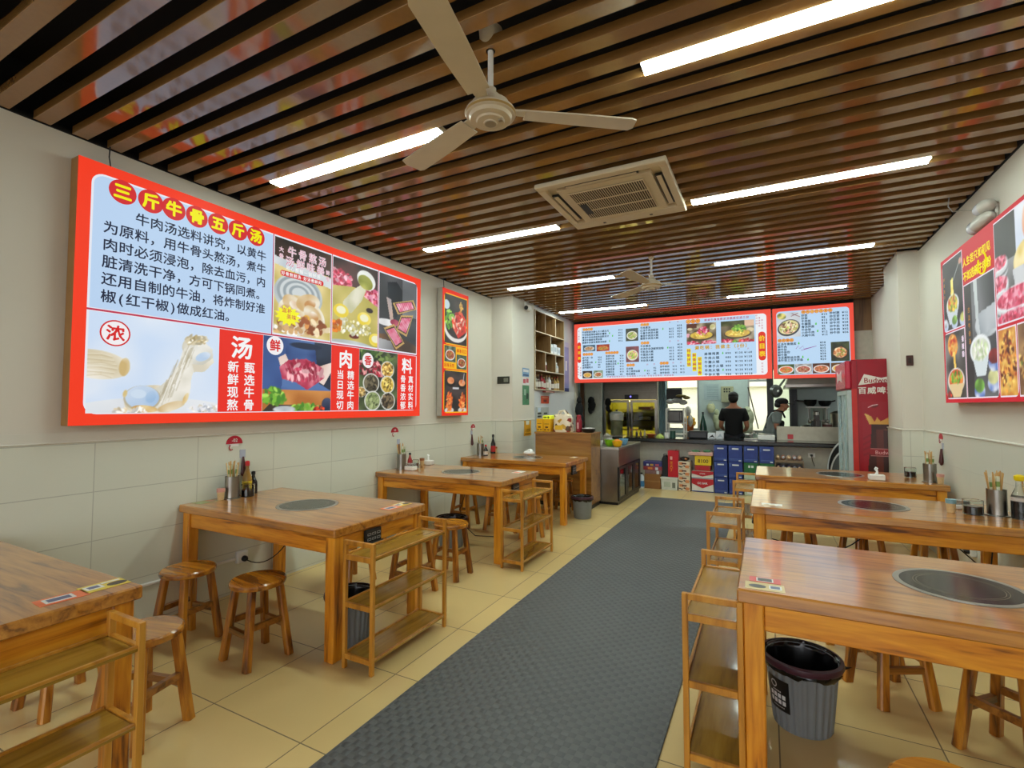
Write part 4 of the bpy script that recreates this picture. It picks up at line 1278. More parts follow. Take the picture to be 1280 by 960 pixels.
rows(0.085, 0.552, 0.292, ('红汤牛骨锅底', '鲜牛肉', '鲜牛肚', '鲜牛杂份', '鲜牛筋', '冻豆腐粉丝白菜', '金针菇土豆片拼盘'), 0.042, (0.660,), (('¥38',), ('¥42',), ('¥35',), ('¥32',), ('¥38',), ('¥18',), ('¥20',)))
leaf(0.60, 0.85); leaf(0.62, 0.735); leaf(0.36, 0.555); leaf(0.41, 0.335); leaf(0.48, 0.29)
redink.tube([(0.32, 0.47, 0.003), (0.36, 0.52, 0.003), (0.37, 0.47, 0.003), (0.42, 0.51, 0.003), (0.43, 0.46, 0.003), (0.60, 0.50, 0.003), (0.39, 0.44, 0.003)], 0.0035, 4)
dots.build('heading_border', lit((224, 110, 40)), s); ringl.build('heading_dots', lit((246, 206, 110)), s)
heads.build('heading_lettering', lit((206, 100, 20)), s); ink.build('dish_lettering', lit(INK), s); redink.build('handwriting', lit((150, 80, 160)), s); grn.build('green_leaf', lit((90, 200, 60)), s)
p = Pic(66, 76, (206, 210, 214), None, 41); p.fill((190, 196, 204), (216, 220, 224), 4)
p.ell(0.2, 0.14, 0.18, 0.13, (110, 120, 60), (230, 216, 120), 0.2, 10); p.line([(0.65, 0.06), (0.98, 0.2)], 0.02, (120, 50, 50)); p.line([(0.62, 0.16), (0.9, 0.06)], 0.02, (120, 50, 50))
p.ell(0.50, 0.62, 0.43, 0.33, (46, 46, 56), None, -0.3); p.ell(0.50, 0.60, 0.38, 0.28, (206, 190, 130), (226, 216, 170), -0.3, 12); p.bits(0.5, 0.6, 0.32, 0.22, 130, [(190, 200, 90), (226, 160, 140), (236, 226, 190), (120, 90, 50)], 0.035, 1.8)
pic_on(s, p, 0.066, 0.388, 0.665, 1.060)
pic_on(s, dish(46, 50, (40, 44, 36), (70, 80, 50), (60, 50, 40), [(226, 170, 120), (240, 210, 170), (190, 110, 60)], 42), 0.790, 1.030, 0.250, 0.550)
for x0, sd, bg, cols in ((0.060, 43, (90, 110, 60), [(236, 120, 70), (226, 90, 50), (150, 180, 80)]), (0.300, 44, (200, 200, 200), [(150, 60, 40), (220, 130, 110), (190, 160, 140)]), (0.540, 45, (110, 60, 40), [(226, 150, 110), (190, 90, 60), (150, 60, 40)]), (0.785, 46, (120, 80, 40), [(226, 170, 70), (190, 120, 50), (240, 210, 130)])):
    pic_on(s, dish(44, 30, bg, tuple(q * .7 for q in bg), (232, 230, 224), cols, sd, 0.46, 0.40), x0, x0 + 0.232, 0.068, 0.226)

# hanging wires and small fittings on walls and ceiling
b = MB(); b.tube([(-3.66, 1.52, 3.09), (-3.655, 1.515, 3.02), (-3.66, 1.53, 2.945)], 0.004, 6)
tag(b.build('sign_wire', m_wire), 'short black wire from the ceiling to the corner of the big red framed sign', 'wire')
b = MB(); b.tube([(-3.66, 5.14, 3.09), (-3.655, 5.135, 3.02), (-3.66, 5.15, 2.945)], 0.004, 6)
tag(b.build('sign_wire', m_wire), 'short black wire above the tall narrow sign', 'wire')
b = MB(); b.tube([(1.32, 4.98, 3.10), (1.315, 4.99, 3.03), (1.335, 4.97, 2.98), (1.42, 4.9, 2.95), (1.445, 4.86, 2.93)], 0.004, 6)
tag(b.build('lamp_wire', mat('pale_wire', (170, 165, 155), 0.5)), 'thin pale wire dangling from the slats above the emergency lamp', 'wire')
t = thing('emergency_lamp', 'white twin head emergency lamp above the dark red framed sign', 'lamp', (XR, 4.62, 2.80))
m_shell = mat('lamp_shell', (196, 192, 184), 0.35, var=0.02); m_lens = mat('lamp_lens', (208, 210, 220), 0.12, spec=0.8)
b = MB(); b.ball((-0.055, 0.01, -0.03), (0.055, 0.165, 0.055), 28); b.box(-0.02, 0.0, -0.11, 0.12, -0.06, 0.06, 0, 0.006); b.build('body', m_shell, t)
b = MB(); b.ball((-0.062, 0.125, -0.035), (0.050, 0.062, 0.050), 20); h = b.build('lamp_head', m_lens, t)
b = MB(); b.ball((-0.055, -0.055, 0.055), (0.055, 0.085, 0.050), 24); h = b.build('lamp_head', m_shell, t)
b = MB(); b.ball((-0.078, -0.030, 0.052), (0.040, 0.062, 0.042), 20); b.build('lens', m_lens, h)
t = thing('security_camera', 'small white security camera under the ceiling on the pillar edge', 'camera', (-3.30, 6.86, 3.02))
b = MB(); b.box(-0.035, -0.0, -0.03, 0.03, -0.01, 0.05, 0, 0.008); b.box(-0.03, 0.07, -0.06, 0.06, -0.085, 0.0, 0, 0.02); b.build('body', m_white, t)
b = MB(); M = T(0.02, -0.06, -0.045) @ Euler((PI / 2, 0, 0)).to_matrix().to_4x4(); b.lathe([(0.034, -0.002), (0.034, 0.006), (0.018, 0.008), (0, 0.004)], 20, M=M); b.build('lens', m_dark, t)
t = thing('wall_switch', 'black metal switch plate on the front of the pillar', 'switch', (-3.49, 6.45, 1.835))
b = MB(); b.box(-0.105, 0.105, -0.012, 0.0, -0.055, 0.055, 0, 0.004); b.build('plate', mat('plate_black', (40, 40, 32), 0.3), t)
b = MB(); b.box(0.01, 0.085, -0.016, -0.012, -0.03, 0.03, 0, 0.003); b.build('rocker', mat('rocker_grey', (120, 122, 112), 0.3), t)
t = thing('wall_switch', 'small dark switch plate on the bare pillar above the red drinks fridge', 'switch', (1.36, 6.54, 1.93))
b = MB(); b.box(-0.03, 0.03, -0.01, 0, -0.055, 0.055, 0, 0.004); b.build('plate', mat('plate_brown', (72, 40, 36), 0.35), t)
b = MB(); b.box(-0.015, 0.015, -0.014, -0.01, -0.03, 0.03, 0, 0.002); b.build('rocker', mat('rocker_dark', (50, 30, 28), 0.35), t)

# ================================================================== FURNITURE
TD, TM, TL = (120, 68, 14), (170, 106, 32), (196, 132, 50)
m_top = wood('table_top_wood', TD, TM, TL, 'X', 0.3, 0.9, 0.10, plank=('Y', 0.14), scale=18, bump=0.012, coat_ior=1.85)
OD, OM, OL = (106, 54, 4), (200, 122, 22), (226, 154, 40)
m_leg = wood('table_leg_wood', OD, OM, OL, 'Z', 0.3, 0.25, 0.1, scale=15)
m_apx = wood('table_rail_wood', OD, OM, OL, 'X', 0.3, 0.25, 0.1, scale=15)
m_apy = wood('table_rail_wood_across', OD, OM, OL, 'Y', 0.3, 0.25, 0.1, scale=15)
SD, SM, SL = (88, 46, 6), (156, 92, 18), (200, 134, 38)
m_seat = wood('stool_seat_wood', SD, SM, SL, 'X', 0.25, 0.6, 0.1, plank=('Y', 0.075), scale=11)
m_sleg = wood('stool_leg_wood', SD, SM, SL, 'Z', 0.32, 0.4, 0.1, scale=13)
m_sbar = wood('stool_bar_wood', (84, 48, 12), (134, 82, 24), (166, 108, 40), 'X', 0.35, 0.3, 0.1, scale=13)
m_rack = wood('rack_wood', (150, 96, 24), (184, 122, 36), (202, 142, 52), 'Z', 0.35, 0.15, 0.1, scale=12)
m_shelf = wood('rack_shelf_wood', (120, 84, 18), (148, 110, 30), (166, 126, 44), 'Y', 0.25, 0.35, 0.08, scale=12)
m_cookglass = mat('cooktop_glass', (30, 31, 32), 0.14, spec=0.35)
m_alu = mat('alu_rim', (170, 168, 162), 0.3, 0.8)
m_ringmark = mat('ring_mark', (120, 108, 82), 0.3)

TLN, TW, TH = 1.52, 0.83, 0.755


def table(label, xc, yc, wall):
    """wall = -1 when the short end by -x touches the wall, +1 for +x; the free end carries the control box"""
    t = thing('dining_table', label, 'table', (xc, yc, 0), 0, 'hot pot tables')
    hx, hy = TLN / 2, TW / 2
    b = MB(); b.box(-hx, hx, -hy, hy, TH - 0.052, TH, 0, 0.006)
    b.build('tabletop', m_top, t)
    for sx in (-1, 1):
        for sy in (-1, 1):
            b = MB(); cx, cy = sx * (hx - 0.055), sy * (hy - 0.055)
            b.box(cx - 0.036, cx + 0.036, cy - 0.036, cy + 0.036, 0, TH - 0.052, 0, 0.005)
            b.build('leg', m_leg, t)
    for sy in (-1, 1):
        b = MB(); y = sy * (hy - 0.045)
        b.box(-hx + 0.091, hx - 0.091, y - 0.013, y + 0.013, TH - 0.155, TH - 0.052, 0, 0.004); b.build('apron', m_apx, t)
    for sx in (-1, 1):
        b = MB(); x = sx * (hx - 0.045)
        b.box(x - 0.013, x + 0.013, -hy + 0.091, hy - 0.091, TH - 0.155, TH - 0.052, 0, 0.004); b.build('apron', m_apy, t)
    cx = -wall * -0.0 + (0.05 if wall < 0 else 0.0)
    b = MB(); b.lathe([(0.180, -0.004), (0.196, -0.004), (0.205, 0.0005), (0.204, 0.003), (0.186, 0.0035), (0.180, 0.002)], 56, 0, T(cx, 0, TH), close=False)
    ck = b.build('cooktop', m_alu, t)
    b = MB(); b.lathe([(0.186, -0.002), (0.186, 0.0028), (0.0, 0.0028)], 56, 0, T(cx, 0, TH)); b.build('glass_plate', m_cookglass, ck)
    b = MB()
    for r in (0.128, 0.138):
        b.lathe([(r, 0.0030), (r + 0.002, 0.0030)], 56, 0, T(cx, 0, TH), close=False)
    b.build('ring_mark', m_ringmark, ck)
    b = MB(); s = -wall
    X = s * (hx - 0.032)
    b.box(min(X, X + s * 0.022), max(X, X + s * 0.022), -0.16, -0.02, TH - 0.16, TH - 0.065, 0, 0.006)
    b.box(min(X, X + s * 0.03), max(X, X + s * 0.03), -0.175, -0.005, TH - 0.172, TH - 0.145, 0, 0.006)
    cb = b.build('control_box', m_dark, t)
    b = MB(); q = X + s * 0.0225
    for y0, y1, z0, z1 in ((-0.145, -0.115, 0.655, 0.668), (-0.105, -0.075, 0.655, 0.668), (-0.065, -0.035, 0.655, 0.668), (-0.145, -0.115, 0.625, 0.638), (-0.105, -0.075, 0.625, 0.638), (-0.065, -0.035, 0.625, 0.638)):
        for a, c, d, e in ((y0, y1, z0, z0 + 0.002), (y0, y1, z1 - 0.002, z1), (y0, y0 + 0.002, z0, z1), (y1 - 0.002, y1, z0, z1)):
            b.box(min(q, q + s * 0.001), max(q, q + s * 0.001), a, c, d, e)
    b.build('button_marks', mat('button_white', (200, 200, 196), 0.5), cb)
    return t


LX, RX = -2.926, 0.645
table('wooden table cut by the picture edge, orange and yellow cards at its corner', LX, 0.645, -1)
table('wooden table under the big red framed sign with two stools before it', LX, 2.425, -1)
table('wooden table holding a steel cup and a small white box, second rack beside it', LX, 4.375, -1)
table('wooden table pushed against the front of the wooden cashier counter', LX, 6.005, -1)
table('wooden table above the grey bin with the black label', RX, 2.495, 1)
table('wooden table holding a steel cup of chopsticks and a yellow capped bottle', RX, 4.225, 1)
table('wooden table in front of the red drinks fridge, white tissue box on it', RX, 5.965, 1)


def make_stool(label):
    t = thing('stool', label, 'stool', (0, 0, 0), 0, 'round wooden stools')
    b = MB(); b.lathe([(0.0, 0.412), (0.135, 0.412), (0.148, 0.418), (0.152, 0.430), (0.150, 0.442), (0.142, 0.449), (0.0, 0.45)], 40)
    b.build('seat', m_seat, t)
    tops, feet = 0.082, 0.125
    for sx in (-1, 1):
        for sy in (-1, 1):
            b = MB(); b.bar((sx * feet, sy * feet, 0), (sx * tops, sy * tops, 0.413), 0.046, 0.038, 0, 0, (0.042, 0.036)); b.build('leg', m_sleg, t)
    for ax, z, k in ((0, 0.175, 1), (0, 0.175, -1), (1, 0.215, 1), (1, 0.215, -1)):
        r = feet + (tops - feet) * z / 0.413
        b = MB()
        if ax == 0: b.bar((-r + 0.012, k * r, z), (r - 0.012, k * r, z), 0.024, 0.030)
        else: b.bar((k * r, -r + 0.012, z), (k * r, r - 0.012, z), 0.024, 0.030)
        b.build('stretcher', m_sbar, t)
    return t


st0 = make_stool('')
STOOLS = (
    ('wooden stool beside the wall, before the table under the big sign', -3.205, 1.815, 0.12),
    ('wooden stool in front of the wall socket, before the table under the big sign', -2.650, 1.895, -0.10),
    ('wooden stool behind the foremost rack and the table cut by the picture edge', -2.50, 1.235, 0.25),
    ('wooden stool half hidden under the table cut by the picture edge, closer to the wall', -3.10, 1.18, 0.05),
    ('wooden stool seen through the rack at the table under the big sign', -2.46, 3.07, 0.05),
    ('wooden stool by the wall on the far side of the table under the big sign', -3.08, 3.05, -0.12),
    ('wooden stool with its seat in view between the first two racks, beside a black bag', -2.43, 3.54, 0.08),
    ('wooden stool by the wall under the far side of the table with the white box', -3.29, 5.08, 0.05),
    ('wooden stool between two others under the far side of the table with the white box', -2.88, 5.16, 0.35),
    ('wooden stool seen through the second rack, turned by forty five degrees', -2.40, 5.03, 0.70),
    ('wooden stool in front of the table that touches the cashier counter', -2.46, 5.46, 0.20),
    ('wooden stool squeezed between the last table and the cashier counter', -2.52, 6.36, 0.10),
    ('wooden stool right beside the grey bin with a black label', 0.520, 3.12, 0.48),
    ('wooden stool under the table above the labelled bin, cut by the picture edge', 0.875, 2.79, 0.80),
    ('wooden stool at the bottom edge of the picture of which only the seat shows', 0.42, 1.685, 0.0),
    ('wooden stool under the table with the yellow capped bottle, one leg by the grey bin', 0.47, 3.52, 0.3),
    ('wooden stool at the aisle end, far side of the table with the yellow capped bottle', 0.22, 4.86, 0.2),
    ('middle stool on the far side of the table with the yellow capped bottle', 0.66, 4.84, 0.5),
    ('stool by the wall on the far side of the table with the yellow capped bottle', 1.12, 4.88, 0.1),
)
for i, (lab, x, y, r) in enumerate(STOOLS):
    if i == 0:
        st0.location = (x, y, 0); st0.rotation_euler = (0, 0, r); st0['label'] = lab
    else:
        copy_tree(st0, None, (x, y, 0), r, lab)


def make_rack():
    t = thing('shelf_rack', '', 'rack', (0, 0, 0), 0, 'slim three tier racks at the table ends')
    hx, hy, H = 0.111, 0.345, 0.700
    for sx in (-1, 1):
        for sy in (-1, 1):
            b = MB(); x, y = sx * (hx - 0.011), sy * (hy - 0.011)
            b.box(x - 0.011, x + 0.011, y - 0.011, y + 0.011, 0, H, 0, 0.002); b.build('post', m_rack, t)
    for sy in (-1, 1):
        b = MB(); y = sy * (hy - 0.011)
        b.box(-hx + 0.022, hx - 0.022, y - 0.010, y + 0.010, H - 0.024, H, 0, 0.002); b.build('handle_rail', m_rack, t)
    for z in (0.065, 0.345, 0.605):
        b = MB(); b.box(-hx + 0.004, hx - 0.004, -hy + 0.022, hy - 0.022, z, z + 0.010, 0, 0.001)
        sh = b.build('shelf', m_shelf, t)
        b = MB()
        for sx in (-1, 1):
            x = sx * (hx - 0.009); b.box(x - 0.005, x + 0.005, -hy + 0.022, hy - 0.022, z + 0.010, z + 0.020, 0, 0.001)
        for sy in (-1, 1):
            y = sy * (hy - 0.011); b.box(-hx + 0.022, hx - 0.022, y - 0.009, y + 0.009, z - 0.012, z + 0.016, 0, 0.002)
        b.build('shelf_edge', m_rack, sh)
    return t


rk0 = make_rack()
for i, (lab, x, y) in enumerate((
        ('slim wooden rack cut by the picture edge beside the foremost table', -2.045, 0.615),
        ('slim wooden rack at the end of the table under the big red sign', -2.010, 2.378),
        ('slim wooden rack at the end of the second table along the sign wall', -2.030, 4.245),
        ('slim wooden rack beside the table with the grey labelled bin', -0.207, 2.435),
        ('slim wooden rack beside the table with the yellow capped bottle', -0.285, 4.105),
        ('slim wooden rack just in front of the blue cartons', -0.209, 5.79))):
    if i == 0:
        rk0.location = (x, y, 0); rk0['label'] = lab
    else:
        copy_tree(rk0, None, (x, y, 0), 0, lab)

# ---------------------------------------------------------------- bins
m_bin = mat('bin_grey', (124, 128, 131), 0.45, var=0.03)
m_bag = mat('bin_bag', (12, 12, 14), 0.22, spec=0.6)
m_ring = mat('bin_ring', (66, 32, 46), 0.4)


def make_bin(label, loc, rz, fluted=True, badge=False, h=0.29, r=0.138, rb=0.112):
    t = thing('waste_bin', label, 'bin', loc, rz, 'grey waste bins with black bags')
    b = MB(); n = 96
    prof = [(rb * 0.97, 0.0), (rb, 0.006), (r * 0.97, h * 0.86), (r, h)]
    vs, fs = [], []
    for k, (q, z) in enumerate(prof + [(r - 0.006, h), (rb - 0.006, 0.012)]):
        for i in range(n):
            a = 2 * PI * i / n
            f = 0.962 if (fluted and 0 < k < 3 and (i // 2) % 2) else 1.0
            vs.append((q * f * math.cos(a), q * f * math.sin(a), z))
    for k in range(5):
        fs += [(k * n + i, k * n + (i + 1) % n, (k + 1) * n + (i + 1) % n, (k + 1) * n + i) for i in range(n)]
    fs.append(tuple(range(n - 1, -1, -1))); fs.append(tuple(range(5 * n, 6 * n)))
    b.add(vs, fs); b.build('body', m_bin, t, angle=14 if fluted else 60)
    rng = random.Random(int(loc[0] * 100))
    b = MB(); n = 48; vs, fs = [], []
    prof = [(r + 0.006, h - 0.042, .010), (r + 0.012, h - 0.03, .006), (r + 0.009, h + 0.006, .001), (r - 0.002, h + 0.008, .001), (r - 0.012, h - 0.02, .002), (r - 0.028, h * 0.5, .008), (rb * 0.75, 0.03, .006), (0.001, 0.024, 0)]
    for k, (q, z, wob) in enumerate(prof):
        for i in range(n):
            a = 2 * PI * i / n
            e = rng.uniform(-wob, wob)
            tail = 0.045 if (k == 0 and 0.2 < a < 0.7) else 0
            vs.append(((q + e + tail) * math.cos(a), (q + e + tail) * math.sin(a), z + e * 1.6))
    for k in range(len(prof) - 1):
        fs += [(k * n + i, k * n + (i + 1) % n, (k + 1) * n + (i + 1) % n, (k + 1) * n + i) for i in range(n)]
    b.add(vs, fs); b.build('bag', m_bag, t, angle=80)
    b = MB(); b.lathe([(r + 0.013, h - 0.020), (r + 0.019, h - 0.008), (r + 0.016, h + 0.008), (r + 0.002, h + 0.012)], 48, close=False)
    b.build('clamp_ring', m_ring, t)
    if badge:
        b = MB(); vs, fs = [], []
        a0, a1, z0, z1 = -2.78, -1.98, 0.085, 0.225
        for k in range(9):
            a = a0 + (a1 - a0) * k / 8
            for z in (z0, z1):
                q = rb + (r * 0.97 - rb) * z / (h * 0.86) + 0.0015
                vs.append((q * math.cos(a), q * math.sin(a), z))
        fs = [(2 * k, 2 * k + 2, 2 * k + 3, 2 * k + 1) for k in range(8)]
        b.add(vs, fs); lb = b.build('sticker', m_dark, t)
        b = MB()
        def onbin(u, z):
            a = a0 + (a1 - a0) * u; q = rb + (r * 0.97 - rb) * z / (h * 0.86) + 0.0032
            return Vector((q * math.cos(a), q * math.sin(a), z))
        def cell(u0, u1, zz0, zz1):
            p = [onbin(u0, zz0), onbin(u1, zz0), onbin(u1, zz1), onbin(u0, zz1)]
            b.add(p, [(0, 1, 2, 3)])
        for rrow in (0.140, 0.114):
            for k in range(4):
                u0 = 0.14 + 0.19 * k; cell(u0, u0 + 0.14, rrow, rrow + 0.019)
        for k in range(14):
            a_, c_ = 2 * PI * k / 14, 2 * PI * (k + 1) / 14
            p = [onbin(0.36 + 0.15 * f * math.cos(q), 0.196 + 0.016 * f * math.sin(q)) for f, q in ((1, a_), (1, c_), (.72, c_), (.72, a_))]
            b.add(p, [(0, 1, 2, 3)])
        b.box(0, 0, 0, 0, 0, 0)
        for k in range(5): cell(0.30 + 0.08 * k, 0.35 + 0.08 * k, 0.167, 0.172)
        for k in range(7): cell(0.25 + 0.08 * k, 0.30 + 0.08 * k, 0.100, 0.103)
        b.build('printed_marks', mat('sticker_white', (214, 214, 214), 0.5), lb, smooth=False)
    return t


make_bin('fluted grey bin with black label, black bag and maroon ring', (0.118, 2.66, 0), 0.0, True, True, 0.30, 0.150, 0.120)
make_bin('fluted grey bin behind the rack of the table under the big sign', (-2.30, 2.27, 0), 0.4, True, False, 0.30)
make_bin('smooth grey bin with a puffy black bag between last table and steel counter fridge', (-2.15, 6.13, 0), 2.2, False, False, 0.27, 0.13, 0.11)
make_bin('grey bin with wide black bag under the table with the white box', (-2.93, 4.28, 0), 1.1, True, False, 0.29, 0.15, 0.12)

# ---------------------------------------------------------------- cards stuck on the table corners
m_paper = mat('card_white', (232, 230, 224), 0.35, var=0.02)
m_or = mat('card_orange', (232, 116, 66), 0.35, var=0.03)
m_ye = mat('card_yellow', (222, 196, 62), 0.35, var=0.03)
m_rd = mat('card_red', (206, 58, 50), 0.35, var=0.03)
m_cr = mat('card_cream', (206, 182, 120), 0.35, var=0.03)
m_bl = mat('card_print_blue', (90, 100, 130), 0.4)
m_bk = mat('card_print_black', (52, 50, 46), 0.4)
def card(label, x, y, rz, w, h, ma, marks, zt=TH):
    t = thing('table_card', label, 'card', (x, y, zt), rz, 'printed cards on the table corners')
    b = MB(); b.box(-w / 2, w / 2, -h / 2, h / 2, 0.0002, 0.0012); b.build('sheet', ma, t)
    for k, (nm, mm, x0, x1, y0, y1) in enumerate(marks):
        b = MB()
        if nm == 'oval': b.lathe([((x1 - x0) / 2, 0.0012), ((x1 - x0) / 2, 0.0018 + k * 0.0002)], 28, 0, T((x0 + x1) / 2, (y0 + y1) / 2, 0), sy=(y1 - y0) / (x1 - x0))
        else: b.box(x0, x1, y0, y1, 0.0012, 0.0018 + k * 0.0002)
        b.build('printed_' + ('oval' if nm == 'oval' else 'block'), mm, t)
A_OR = (('b', m_paper, -0.05, 0.035, -0.028, 0.028), ('b', m_bl, -0.04, 0.025, -0.018, 0.018))
A_YE = (('oval', m_bk, 0.005, 0.07, -0.032, 0.012), ('b', m_paper, -0.06, -0.005, -0.02, 0.03), ('b', m_bl, -0.05, -0.015, -0.01, 0.02), ('b', m_paper, 0.0, 0.06, 0.022, 0.034))
card('orange card lying on the table cut by the picture edge', -2.275, 0.850, 1.5, 0.14, 0.085, m_or, A_OR)
card('yellow card with a dark oval on the table cut by the picture edge', -2.290, 0.985, 1.55, 0.14, 0.095, m_ye, A_YE)
card('orange card on the corner of the table under the big sign', -2.285, 2.615, 1.5, 0.13, 0.085, m_or, A_OR)
card('yellow card on the corner of the table under the big sign', -2.300, 2.740, 1.55, 0.12, 0.09, m_ye, A_YE)
card('green and pink worn card by the wall on the table under the big sign', -3.62, 2.155, 0.1, 0.10, 0.14, mat('card_green', (150, 158, 104), 0.35), (('b', mat('card_pink', (206, 140, 110), 0.4), -0.04, 0.04, 0.02, 0.06),))
card('red card on the corner of the table above the labelled bin', -0.020, 2.225, 0.03, 0.11, 0.06, m_rd, (('b', m_paper, -0.03, 0.03, -0.022, 0.022), ('b', m_bk, -0.025, 0.025, -0.018, 0.018)))
card('cream card with a dark oval on the table above the labelled bin', -0.020, 2.145, 0.03, 0.135, 0.085, m_cr, (('oval', m_bk, -0.055, 0.005, -0.022, 0.016), ('b', m_paper, 0.015, 0.058, -0.02, 0.02), ('b', m_bl, 0.02, 0.052, -0.014, 0.014)))
card('white card on the corner of the table with the yellow capped bottle', 0.02, 3.93, 0.0, 0.13, 0.08, m_paper, (('b', m_cr, -0.05, 0.02, -0.03, -0.01),))
card('pale card on the corner of the table with the white box', -2.32, 4.62, 1.5, 0.16, 0.09, m_paper, (('b', m_or, -0.06, 0.0, -0.03, 0.03),))
card('pale card on the corner of the table touching the cashier counter', -2.32, 6.28, 1.5, 0.14, 0.07, m_paper, (('b', m_ye, -0.05, 0.0, -0.02, 0.02),))

# ---------------------------------------------------------------- condiments
m_stick = wood('chopstick_wood', (150, 104, 48), (196, 150, 84), (220, 184, 120), 'Z', 0.5, 0.1)
m_wrap = mat('chopstick_wrapper', (214, 216, 190), 0.4, var=0.1, vs=60)
m_wrapg = mat('wrapper_green', (120, 150, 80), 0.4)
def holder(label, x, y, n_w, n_p, where, grp, h=0.165, r=0.049, tall=0.272):
    t = thing('chopstick_holder', label, 'chopstick holder', (x, y, TH + 0.001), 0, 'steel chopstick cups')
    b = MB(); b.lathe([(r + 0.012, 0.0), (r + 0.012, 0.004), (r, 0.008), (r, h), (r - 0.0015, h), (r - 0.0015, 0.012), (0, 0.012)], 32)
    b.build('cup', m_steel, t)
    rng = random.Random(int(x * 10 + y * 100))
    first = None
    for i in range(n_w):
        a, q = rng.random() * 2 * PI, r * 0.75 * math.sqrt(rng.random())
        tx, ty = rng.uniform(-.03, .03), rng.uniform(-.03, .03)
        p0 = (q * math.cos(a) * .7, q * math.sin(a) * .7, 0.014); p1 = (q * math.cos(a) + tx, q * math.sin(a) + ty, tall + rng.uniform(-.012, .012))
        b = MB(); b.bar(p0, p1, 0.0055, 0.0055)
        o = b.build('chopstick', m_stick); o.location = (x, y, TH + 0.001)
        tag(o, 'bare wooden chopstick in the steel cup ' + where, 'chopstick', 'chopsticks in the steel cup ' + grp)
    for i in range(n_p):
        a, q = rng.random() * 2 * PI, r * 0.7
        p0 = (q * math.cos(a) * .6, q * math.sin(a) * .6, 0.014); p1 = (q * math.cos(a), q * math.sin(a), tall * 0.93 + rng.uniform(-.02, .0))
        t2 = thing('chopstick_packet', 'wrapped chopstick packet in the steel cup ' + where, 'chopstick packet', (x, y, TH + 0.001), 0, 'packets in the steel cup ' + grp)
        b = MB(); b.bar(p0, p1, 0.016, 0.005); b.build('wrapper', m_wrap, t2)
        P0, P1 = Vector(p0), Vector(p1); b = MB(); b.bar(P0.lerp(P1, .72), P0.lerp(P1, .86), 0.0165, 0.0056); b.build('printed_band', m_wrapg, t2)
def lathe_thing(name, label, cat, x, y, z, parts, group=None):
    t = thing(name, label, cat, (x, y, z), 0, group)
    for nm, ma, prof in parts:
        b = MB(); b.lathe(prof, 24); b.build(nm, ma, t)
    return t
m_redoil = mat('chili_oil', (104, 30, 16), 0.15, spec=0.7)
m_redplastic = mat('red_cap', (196, 30, 34), 0.35)
m_soy = mat('soy_sauce', (20, 12, 10), 0.12, spec=0.7)
m_label_y = mat('bottle_label_yellow', (226, 190, 40), 0.4)
m_label_r = mat('bottle_label_red', (176, 36, 34), 0.4)
m_label_w = mat('bottle_label_white', (214, 206, 196), 0.4)
def jar(label, x, y, r=0.048):
    lathe_thing('chili_jar', label, 'jar', x, y, TH + 0.001, (
        ('chili_oil', m_redoil, [(0.0, 0.004), (r - 0.004, 0.004), (r - 0.004, 0.052), (0, 0.052)]),
        ('glass_jar', m_glass, [(r, 0.0), (r, 0.088), (r + 0.003, 0.090), (r - 0.003, 0.092), (r - 0.003, 0.003), (0, 0.003)])), 'chili jars')
def tooth(label, x, y, cap):
    lathe_thing('toothpick_tub', label, 'toothpick tub', x, y, TH + 0.001, (
        ('tub', mat('tub_cream', (206, 176, 128), 0.4, var=0.1, vs=120), [(0.021, 0.0), (0.025, 0.062), (0, 0.062)]),
        ('lid', cap, [(0.028, 0.060), (0.028, 0.086), (0, 0.088)])), 'toothpick tubs')
def sauce(label, x, y, body, cap, labcol, h=0.20, r=0.032, grp='sauce bottles'):
    lathe_thing('sauce_bottle', label, 'bottle', x, y, TH + 0.001, (
        ('bottle', body, [(r, 0.0), (r, h * 0.52), (r * 0.55, h * 0.70), (r * 0.38, h * 0.80), (r * 0.38, h * 0.9), (0, h * 0.9)]),
        ('paper_label', labcol, [(r + 0.001, h * 0.10), (r + 0.001, h * 0.42)]),
        ('cap', cap, [(r * 0.5, h * 0.88), (r * 0.5, h), (r * 0.3, h * 1.03), (0, h * 1.03)])), grp)
m_pinkcap = mat('pink_cap', (206, 150, 136), 0.4); m_bluecap = mat('blue_cap', (120, 160, 172), 0.4); m_brown = mat('brown_tub', (150, 96, 60), 0.5)
m_yelcap = mat('yellow_cap', (230, 200, 20), 0.35)
holder('steel cup of chopsticks on the table under the big sign', -3.585, 2.330, 9, 7, 'on the table under the big sign', 'under the big sign')
tooth('pink lidded toothpick tub on the table under the big sign', -3.585, 2.245, m_pinkcap)
jar('glass jar of chili oil on the table under the big sign', -3.560, 2.440, 0.048)
sauce('brown sauce bottle with red neck and yellow label on the table under the big sign', -3.630, 2.480, mat('amber_glass', (150, 110, 40), 0.12, spec=0.7), m_redplastic, m_label_y, 0.255, 0.034)
sauce('short dark sauce bottle behind the chili jar on the table under the big sign', -3.640, 2.540, m_soy, m_dark, m_soy, 0.17, 0.03)
holder('steel cup of chopsticks on the table with the white box', -3.585, 4.265, 6, 3, 'on the table with the white box', 'by the white box')
sauce('red sauce bottle with black cap on the table with the white box', -3.56, 4.375, m_label_r, m_dark, m_label_r, 0.165, 0.026)
jar('small glass jar on the table with the white box', -3.50, 4.40, 0.036)
t = thing('napkin_box', 'small white open box beside the steel cup on a table by the sign wall', 'box', (-3.42, 4.22, TH + 0.001))
b = MB(); b.box(-0.06, 0.06, -0.04, 0.04, 0, 0.045, 0, 0.006); b.build('tray', m_white, t)
b = MB(); b.box(-0.052, 0.052, -0.033, 0.033, 0.04, 0.075, 0, 0.004); b.build('clear_lid', mat('clear_plastic', (214, 216, 214), 0.15, trans=0.7), t)
